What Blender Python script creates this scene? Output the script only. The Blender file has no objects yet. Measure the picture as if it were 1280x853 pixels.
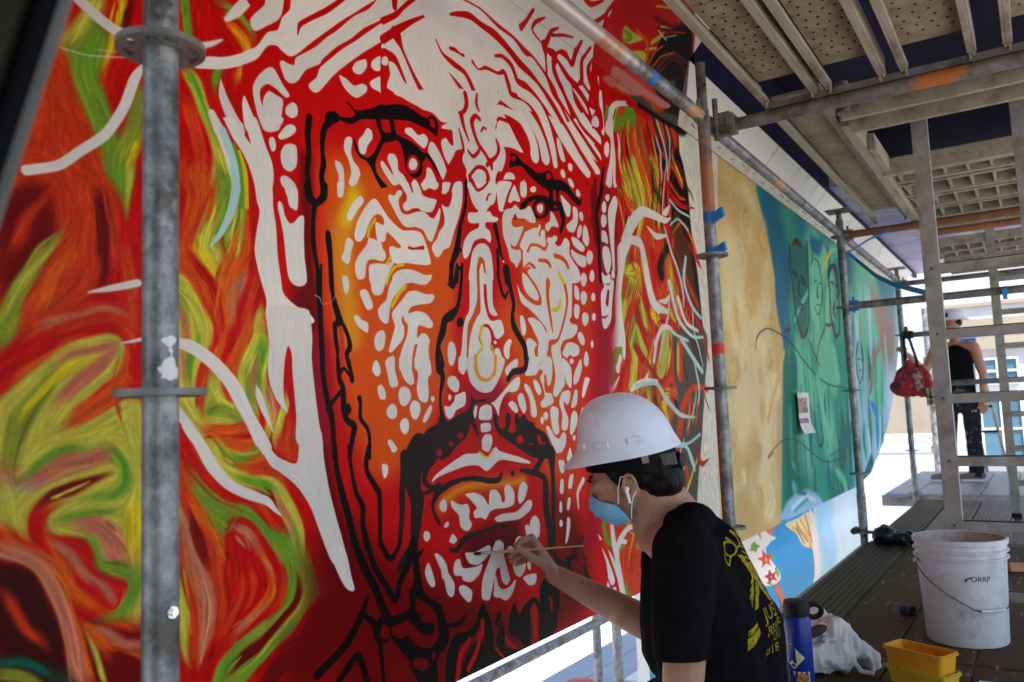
import bpy, bmesh, math, random
import numpy as np
from mathutils import Vector, Matrix, noise as mnoise
R = math.radians
rng = np.random.default_rng(7)
sc = bpy.context.scene
col = sc.collection
# ------------------------------------------------------------------ camera, world, sun
cam_d = bpy.data.cameras.new("camera")
cam = bpy.data.objects.new("camera", cam_d)
col.objects.link(cam)
cam_d.sensor_width = 36.0
cam_d.lens = 28.69
cam_d.clip_start = 0.02
cam_d.clip_end = 500
XA, YA, ZA = (0.838071, 0.544107, -0.039795), (0.084843, -0.057930, 0.994709), (0.538923, -0.837013, -0.094713)
cam.matrix_world = Matrix(((XA[0], YA[0], ZA[0], 0), (XA[1], YA[1], ZA[1], 0), (XA[2], YA[2], ZA[2], 0.86), (0, 0, 0, 1)))
cam_d.dof.use_dof = True
cam_d.dof.focus_distance = 2.3
cam_d.dof.aperture_fstop = 4.5
sc.camera = cam
SUN_EL, SUN_AZ = R(58), (0.74, -0.67)
w = bpy.data.worlds.new("World")
sc.world = w
w.use_nodes = True
nt = w.node_tree
sky = nt.nodes.new("ShaderNodeTexSky")
sky.sky_type = 'NISHITA'
sky.sun_disc = False
sky.sun_elevation = SUN_EL
sky.sun_rotation = math.atan2(SUN_AZ[0], SUN_AZ[1])
bgn = nt.nodes["Background"]
nt.links.new(sky.outputs[0], bgn.inputs[0])
bgn.inputs[1].default_value = 0.13
sun_d = bpy.data.lights.new("sun", 'SUN')
sun_d.energy = 3.6
sun_d.angle = R(0.5)
sun_d.color = (1.0, 0.95, 0.87)
sun = bpy.data.objects.new("sun", sun_d)
col.objects.link(sun)
sd = Vector((SUN_AZ[0] * math.cos(SUN_EL), SUN_AZ[1] * math.cos(SUN_EL), math.sin(SUN_EL)))
sun.rotation_euler = sd.to_track_quat('Z', 'Y').to_euler()
sc.view_settings.view_transform = 'Standard'
sc.view_settings.look = 'None'
sc.view_settings.gamma = 1.0
sc.view_settings.exposure = 1.53
sc.cycles.max_bounces = 8
sc.cycles.diffuse_bounces = 5

# ------------------------------------------------------------------ materials
MATS = {}
def mat(name, c1, c2=None, scale=8.0, rough=0.6, metal=0.0, bump=0.0, bscale=None, stain=None, stretch=(1, 1, 1), rvar=0.12, stain2=None, spec=0.3):
    """two-tone noise material with optional stains (colour, amount 0..1, scale), fine bump and uneven gloss"""
    if name in MATS:
        return MATS[name]
    m = bpy.data.materials.new(name)
    m.use_nodes = True
    n, l = m.node_tree.nodes, m.node_tree.links
    p = n["Principled BSDF"]
    tc = n.new("ShaderNodeTexCoord")
    mp = n.new("ShaderNodeMapping")
    mp.inputs['Scale'].default_value = stretch
    l.new(tc.outputs['Object'], mp.inputs[0])
    nz = n.new("ShaderNodeTexNoise")
    nz.inputs['Scale'].default_value = scale
    nz.inputs['Detail'].default_value = 7
    nz.inputs['Roughness'].default_value = 0.65
    l.new(mp.outputs[0], nz.inputs['Vector'])
    cr = n.new("ShaderNodeValToRGB")
    c2 = c2 or tuple(min(1, x * 1.25) for x in c1)
    cr.color_ramp.elements[0].position = 0.32
    cr.color_ramp.elements[1].position = 0.68
    cr.color_ramp.elements[0].color = (*c1, 1)
    cr.color_ramp.elements[1].color = (*c2, 1)
    l.new(nz.outputs[0], cr.inputs[0])
    last = cr.outputs[0]
    for k, st in enumerate((stain, stain2)):
        if not st:
            continue
        sc_, am, ss = st
        n2 = n.new("ShaderNodeTexNoise")
        n2.inputs['Scale'].default_value = ss
        n2.inputs['Detail'].default_value = 9
        n2.inputs['Roughness'].default_value = 0.7
        add = n.new("ShaderNodeVectorMath")
        add.inputs[1].default_value = (3.1 + 5 * k, 7.7, 1.3)
        l.new(mp.outputs[0], add.inputs[0])
        l.new(add.outputs[0], n2.inputs['Vector'])
        r2 = n.new("ShaderNodeMapRange")
        r2.inputs[1].default_value = 0.63 - 0.33 * am
        r2.inputs[2].default_value = 0.76 - 0.33 * am
        l.new(n2.outputs[0], r2.inputs[0])
        mx = n.new("ShaderNodeMix")
        mx.data_type = 'RGBA'
        l.new(r2.outputs[0], mx.inputs[0])
        l.new(last, mx.inputs[6])
        mx.inputs[7].default_value = (*sc_, 1)
        last = mx.outputs[2]
    l.new(last, p.inputs['Base Color'])
    p.inputs['Metallic'].default_value = metal
    p.inputs['Specular IOR Level'].default_value = spec
    mr = n.new("ShaderNodeMapRange")
    mr.inputs[3].default_value = max(0.03, rough - rvar)
    mr.inputs[4].default_value = min(1, rough + rvar)
    l.new(nz.outputs[0], mr.inputs[0])
    l.new(mr.outputs[0], p.inputs['Roughness'])
    if bump:
        nb = n.new("ShaderNodeTexNoise")
        nb.inputs['Scale'].default_value = bscale or scale * 6
        nb.inputs['Detail'].default_value = 5
        l.new(mp.outputs[0], nb.inputs['Vector'])
        bp = n.new("ShaderNodeBump")
        bp.inputs['Strength'].default_value = bump
        bp.inputs['Distance'].default_value = 0.004
        l.new(nb.outputs[0], bp.inputs['Height'])
        l.new(bp.outputs[0], p.inputs['Normal'])
    MATS[name] = m
    return m

RUST = (0.20, 0.075, 0.03)
M_galv = mat("galvanised_steel", (0.13, 0.14, 0.16), (0.33, 0.34, 0.36), 30, 0.46, 0.5, 0.25, 160, ((0.10, 0.095, 0.085), 0.46, 9), stain2=((0.40, 0.39, 0.37), 0.30, 14))
M_galvd = mat("dull_galvanised_steel", (0.15, 0.15, 0.14), (0.25, 0.245, 0.23), 16, 0.55, 0.4, 0.25, 140, ((0.10, 0.085, 0.07), 0.34, 8), stain2=(RUST, 0.06, 11))
M_plank = mat("weathered_plank_steel", (0.31, 0.245, 0.155), (0.42, 0.345, 0.235), 9, 0.6, 0.15, 0.2, 90, ((0.27, 0.20, 0.12), 0.42, 5), stain2=(RUST, 0.22, 11))
M_flange = mat("plank_side_steel", (0.31, 0.27, 0.20), (0.44, 0.39, 0.305), 12, 0.52, 0.25, 0.2, 120, ((0.24, 0.19, 0.135), 0.35, 14), (1, 0.25, 1))
M_alu = mat("aluminium", (0.28, 0.26, 0.235), (0.40, 0.375, 0.345), 14, 0.48, 0.35, 0.2, 120, ((0.24, 0.21, 0.18), 0.4, 10))
M_hole = mat("punched_hole", (0.02, 0.018, 0.015), rough=0.9)
M_rust = mat("rusty_steel", (0.16, 0.07, 0.035), (0.26, 0.13, 0.07), 12, 0.75, 0.2, 0.3)
M_orange = mat("orange_spray_paint", (0.55, 0.17, 0.05), (0.70, 0.25, 0.10), 20, 0.6, stain=((0.40, 0.35, 0.30), 0.45, 14))
M_white = mat("white_paint", (0.72, 0.70, 0.66), (0.80, 0.78, 0.74), 5, 0.55, stain=((0.55, 0.52, 0.47), 0.2, 7))
M_soffit = mat("white_soffit_panel", (0.78, 0.75, 0.72), (0.82, 0.80, 0.77), 3, 0.6, stain=((0.5, 0.47, 0.43), 0.25, 4))
M_trim = mat("pale_wall_trim", (0.60, 0.56, 0.48), (0.70, 0.66, 0.58), 7, 0.65, stain=((0.50, 0.40, 0.22), 0.35, 9))
M_purple = mat("purple_ceiling_in_shade", (0.010, 0.007, 0.030), (0.018, 0.012, 0.045), 2, 0.5, stain=((0.03, 0.025, 0.06), 0.2, 5), spec=.1)  # near-black purple: the ceiling's shade is put into the colour
M_lilac = mat("purple_ceiling_lit", (0.36, 0.32, 0.50), (0.48, 0.44, 0.60), 1.6, 0.5, stain=((0.26, 0.20, 0.42), 0.45, 2))  # paler copy of the purple ceiling, outside light put into its colour
M_wood = mat("plywood_deck", (0.050, 0.027, 0.009), (0.085, 0.050, 0.018), 7, 0.62, 0, 0.35, 60, ((0.05, 0.032, 0.02), 0.45, 4), (1, 0.18, 1), stain2=((0.36, 0.33, 0.29), 0.13, 34), spec=.10)
M_deckalu = mat("grooved_deck_metal", (0.12, 0.112, 0.095), (0.19, 0.18, 0.155), 6, 0.5, 0.35, 0.2, 80, ((0.10, 0.085, 0.06), 0.42, 5), (1, 0.3, 1))
M_deckold = mat("worn_grooved_deck", (0.062, 0.046, 0.026), (0.105, 0.082, 0.050), 6, 0.55, 0.2, 0.25, 80, ((0.06, 0.045, 0.03), 0.45, 5), (1, 0.25, 1), spec=.12)
M_blue = mat("blue_masking_tape", (0.02, 0.16, 0.50), (0.03, 0.22, 0.62), 30, 0.6)
M_red = mat("red_paint", (0.55, 0.02, 0.02), (0.66, 0.04, 0.03), 10, 0.5)
M_black = mat("black_plastic", (0.008, 0.008, 0.009), (0.014, 0.014, 0.016), 12, 0.45, spec=.15)
M_dark = mat("dark_steel", (0.03, 0.028, 0.026), (0.055, 0.05, 0.045), 10, 0.6, 0.2, stain=((0.10, 0.085, 0.07), 0.3, 8))
M_conc = mat("sunlit_concrete", (0.50, 0.47, 0.43), (0.60, 0.57, 0.53), 0.8, 0.85, 0, 0.3, 20, ((0.28, 0.26, 0.23), 0.35, 0.5))
M_wallw = mat("white_far_wall", (0.44, 0.45, 0.48), (0.52, 0.53, 0.56), 0.8, 0.8, stain=((0.5, 0.5, 0.5), 0.25, 0.6))
M_beige = mat("beige_far_wall", (0.27, 0.23, 0.17), (0.34, 0.29, 0.23), 0.9, 0.85, 0, 0.2, 12, ((0.33, 0.28, 0.22), 0.35, 0.7))
M_glass = mat("blue_window_glass", (0.05, 0.12, 0.18), (0.09, 0.18, 0.26), 0.7, 0.15)
M_plasw = mat("white_bucket_plastic", (0.56, 0.58, 0.61), (0.64, 0.66, 0.69), 6, 0.38, 0, 0.05, 40, ((0.46, 0.36, 0.31), 0.24, 8), stain2=((0.44, 0.45, 0.47), 0.40, 4))
M_plaso = mat("orange_tray_plastic", (0.62, 0.27, 0.012), (0.72, 0.34, 0.02), 7, 0.42, stain=((0.55, 0.12, 0.02), 0.2, 9))
M_plasy = mat("yellow_tray_plastic", (0.55, 0.36, 0.02), (0.66, 0.45, 0.03), 14, 0.45, stain=((0.20, 0.13, 0.02), 0.32, 30))
M_canvas = mat("off_white_canvas", (0.50, 0.47, 0.45), (0.60, 0.57, 0.54), 8, 0.85, 0, 0.4, 240, ((0.55, 0.28, 0.24), 0.13, 7), stain2=((0.38, 0.35, 0.33), 0.35, 5))
M_bottle = mat("blue_bottle_enamel", (0.008, 0.025, 0.20), (0.012, 0.035, 0.26), 5, 0.32)
M_cream = mat("cream_print", (0.62, 0.54, 0.36), (0.70, 0.62, 0.44), 20, 0.6)
M_shirt = mat("black_cotton", (0.004, 0.004, 0.005), (0.008, 0.008, 0.009), 30, 0.95, 0, 0.35, 500, spec=0.04)
M_print = mat("yellow_shirt_print", (0.22, 0.16, 0.010), (0.40, 0.30, 0.02), 60, 0.9, stain=((0.02, 0.015, 0.006), 0.36, 110), spec=.05)
M_skin = mat("skin", (0.36, 0.19, 0.125), (0.46, 0.255, 0.175), 14, 0.55, 0, 0.25, 420, ((0.37, 0.15, 0.10), 0.25, 16), rvar=0.1, stain2=((0.26, 0.13, 0.09), 0.06, 60))
M_hair = mat("dark_hair", (0.003, 0.002, 0.002), (0.012, 0.008, 0.006), 40, 0.5, 0, 0.9, 90, None, (1, 1, 0.25), spec=.12)
M_jean = mat("dark_denim", (0.010, 0.013, 0.028), (0.020, 0.026, 0.05), 18, 0.9, 0, 0.4, 300, ((0.55, 0.56, 0.60), 0.10, 26), spec=.08)
M_helm = mat("white_helmet_shell", (0.70, 0.74, 0.84), (0.76, 0.80, 0.89), 3, 0.30, rvar=0.08, stain=((0.60, 0.63, 0.70), 0.22, 14), stain2=((0.42, 0.40, 0.40), 0.02, 40))
M_mask = mat("blue_surgical_mask", (0.17, 0.47, 0.78), (0.25, 0.57, 0.86), 20, 0.85, 0, 0.3, 260)
M_cord = mat("white_elastic", (0.80, 0.80, 0.80), rough=0.7)
M_brushw = mat("varnished_wood", (0.50, 0.26, 0.10), (0.62, 0.35, 0.15), 20, 0.35)
M_chrome = mat("chrome_ferrule", (0.62, 0.62, 0.64), rough=0.2, metal=0.9)
M_bagr = mat("red_printed_nylon", (0.36, 0.008, 0.015), (0.48, 0.02, 0.025), 9, 0.55, 0, 0.3, 60, ((0.05, 0.015, 0.02), 0.46, 12), stain2=((0.55, 0.36, 0.30), 0.16, 18))
M_garbage = mat("black_bin_liner", (0.006, 0.006, 0.007), (0.012, 0.012, 0.013), 12, 0.35, 0, 0.5, 30)
M_shoe = mat("grey_canvas_shoe", (0.09, 0.075, 0.07), (0.20, 0.17, 0.16), 30, 0.85)
M_sole = mat("pale_rubber_sole", (0.50, 0.48, 0.46), rough=0.7)
M_bark = mat("brown_trunk", (0.24, 0.15, 0.10), (0.34, 0.23, 0.16), 9, 0.85, 0, 0.5)

def spray(name, base, axis, mid, half, colr=(0.55, 0.17, 0.05), soft=.06):
    """copy of a tube material with a soft-edged cloud of spray paint around one place along the tube"""
    m = base.copy()
    m.name = name
    n, l = m.node_tree.nodes, m.node_tree.links
    p = n["Principled BSDF"]
    src = p.inputs['Base Color'].links[0].from_socket
    tc = n.new("ShaderNodeTexCoord")
    sx = n.new("ShaderNodeSeparateXYZ")
    l.new(tc.outputs['Object'], sx.inputs[0])
    a = n.new("ShaderNodeMath"); a.operation = 'SUBTRACT'; a.inputs[1].default_value = mid
    l.new(sx.outputs[axis], a.inputs[0])
    ab = n.new("ShaderNodeMath"); ab.operation = 'ABSOLUTE'; l.new(a.outputs[0], ab.inputs[0])
    nz = n.new("ShaderNodeTexNoise"); nz.inputs['Scale'].default_value = 16; nz.inputs['Detail'].default_value = 8
    l.new(tc.outputs['Object'], nz.inputs['Vector'])
    ma = n.new("ShaderNodeMath"); ma.operation = 'MULTIPLY_ADD'; ma.inputs[1].default_value = soft * 6
    l.new(nz.outputs[0], ma.inputs[0]); l.new(ab.outputs[0], ma.inputs[2])
    mr = n.new("ShaderNodeMapRange")
    mr.inputs[1].default_value = half + soft * 3; mr.inputs[2].default_value = half + soft * 4.2
    mr.inputs[3].default_value = .9; mr.inputs[4].default_value = 0
    l.new(ma.outputs[0], mr.inputs[0])
    mx = n.new("ShaderNodeMix"); mx.data_type = 'RGBA'
    l.new(mr.outputs[0], mx.inputs[0]); l.new(src, mx.inputs[6]); mx.inputs[7].default_value = (*colr, 1)
    l.new(mx.outputs[2], p.inputs['Base Color'])
    mm = n.new("ShaderNodeMath"); mm.operation = 'MULTIPLY_ADD'; mm.inputs[1].default_value = -p.inputs['Metallic'].default_value; mm.inputs[2].default_value = p.inputs['Metallic'].default_value
    l.new(mr.outputs[0], mm.inputs[0]); l.new(mm.outputs[0], p.inputs['Metallic'])
    return m
# ------------------------------------------------------------------ mesh helpers
class MB:
    def __init__(s):
        s.v, s.f, s.m = [], [], []
    def add(s, vs, fs, m=0):
        b = len(s.v)
        s.v += [tuple(x) for x in vs]
        s.f += [tuple(b + i for i in f) for f in fs]
        s.m += [m] * len(fs)
        return s
    def box(s, a, b, m=0, bev=0.0):
        x0, y0, z0 = (min(a[i], b[i]) for i in range(3))
        x1, y1, z1 = (max(a[i], b[i]) for i in range(3))
        vs = [(x0, y0, z0), (x1, y0, z0), (x1, y1, z0), (x0, y1, z0), (x0, y0, z1), (x1, y0, z1), (x1, y1, z1), (x0, y1, z1)]
        return s.add(vs, [(3, 2, 1, 0), (4, 5, 6, 7), (0, 1, 5, 4), (1, 2, 6, 5), (2, 3, 7, 6), (3, 0, 4, 7)], m)
    def obox(s, c, ax, ay, az, m=0):
        c, ax, ay, az = map(Vector, (c, ax, ay, az))
        vs = [c + ax * i + ay * j + az * k for k in (-1, 1) for i, j in ((-1, -1), (1, -1), (1, 1), (-1, 1))]
        return s.add(vs, [(3, 2, 1, 0), (4, 5, 6, 7), (0, 1, 5, 4), (1, 2, 6, 5), (2, 3, 7, 6), (3, 0, 4, 7)], m)
    def tube(s, p0, p1, r0, r1=None, n=16, m=0, caps=True, hollow=False):
        p0, p1 = Vector(p0), Vector(p1)
        r1 = r0 if r1 is None else r1
        d = (p1 - p0).normalized()
        u = d.orthogonal().normalized()
        q = d.cross(u)
        vs = []
        for p, r in ((p0, r0), (p1, r1)):
            for i in range(n):
                t = 2 * math.pi * i / n
                vs.append(p + (u * math.cos(t) + q * math.sin(t)) * r)
        fs = [(i, (i + 1) % n, n + (i + 1) % n, n + i) for i in range(n)]
        if caps:
            fs += [tuple(range(n - 1, -1, -1)), tuple(range(n, 2 * n))]
        return s.add(vs, fs, m)
    def path(s, pts, r, n=8, m=0):
        pts = [Vector(p) for p in pts]
        k = len(pts)
        rr = r if isinstance(r, (list, tuple)) else [r] * k
        vs, fs = [], []
        u = None
        for i, p in enumerate(pts):
            d = (pts[min(i + 1, k - 1)] - pts[max(i - 1, 0)]).normalized()
            u = d.orthogonal().normalized() if u is None else (u - d * u.dot(d)).normalized()
            q = d.cross(u)
            for j in range(n):
                t = 2 * math.pi * j / n
                vs.append(p + (u * math.cos(t) + q * math.sin(t)) * rr[i])
        for i in range(k - 1):
            for j in range(n):
                fs.append((i * n + j, i * n + (j + 1) % n, (i + 1) * n + (j + 1) % n, (i + 1) * n + j))
        fs += [tuple(range(n - 1, -1, -1)), tuple(range((k - 1) * n, k * n))]
        return s.add(vs, fs, m)
    def lathe(s, prof, c=(0, 0, 0), n=40, m=0, closed=False):
        c = Vector(c)
        vs, fs = [], []
        for r, z in prof:
            for j in range(n):
                t = 2 * math.pi * j / n
                vs.append((c.x + r * math.cos(t), c.y + r * math.sin(t), c.z + z))
        k = len(prof)
        for i in range(k - (0 if closed else 1)):
            i2 = (i + 1) % k
            for j in range(n):
                fs.append((i * n + j, i * n + (j + 1) % n, i2 * n + (j + 1) % n, i2 * n + j))
        return s.add(vs, fs, m)
    def grid(s, P, m=0, flip=False):
        a, b = len(P), len(P[0])
        fs = []
        for i in range(a - 1):
            for j in range(b - 1):
                q = (i * b + j, i * b + j + 1, (i + 1) * b + j + 1, (i + 1) * b + j)
                fs.append(q[::-1] if flip else q)
        return s.add([p for r in P for p in r], fs, m)
    def prism(s, poly, off, m=0):
        off = Vector(off)
        a = [Vector(p) for p in poly]
        n = len(a)
        vs = a + [p + off for p in a]
        fs = [tuple(range(n - 1, -1, -1)), tuple(range(n, 2 * n))] + [(i, (i + 1) % n, n + (i + 1) % n, n + i) for i in range(n)]
        return s.add(vs, fs, m)
    def build(s, name, mats, parent=None, smooth=False, loc=None, bevel=0.0, fix=True):
        me = bpy.data.meshes.new(name)
        if loc is not None:
            o0 = Vector(loc)
        elif parent is not None:
            rt = parent
            while rt.parent:
                rt = rt.parent
            o0 = Vector(rt.location)
        else:
            o0 = Vector((0, 0, 0))
        me.from_pydata([Vector(v) - o0 for v in s.v], [], s.f)
        mats = mats if isinstance(mats, (list, tuple)) else [mats]
        for q in mats:
            me.materials.append(q)
        for p, k in zip(me.polygons, s.m):
            p.material_index = k
            p.use_smooth = smooth
        if fix:
            bm = bmesh.new()
            bm.from_mesh(me)
            bmesh.ops.recalc_face_normals(bm, faces=bm.faces)
            bm.to_mesh(me)
            bm.free()
        o = bpy.data.objects.new(name, me)
        col.objects.link(o)
        if parent is not None:
            o.parent = parent
        elif loc is not None:
            o.location = o0
        if bevel:
            bv = o.modifiers.new("bevel", 'BEVEL')
            bv.width = bevel
            bv.segments = 2
            bv.limit_method = 'ANGLE'
        if smooth:
            es = o.modifiers.new("edges", 'EDGE_SPLIT')
            es.split_angle = R(40)
        return o

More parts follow.
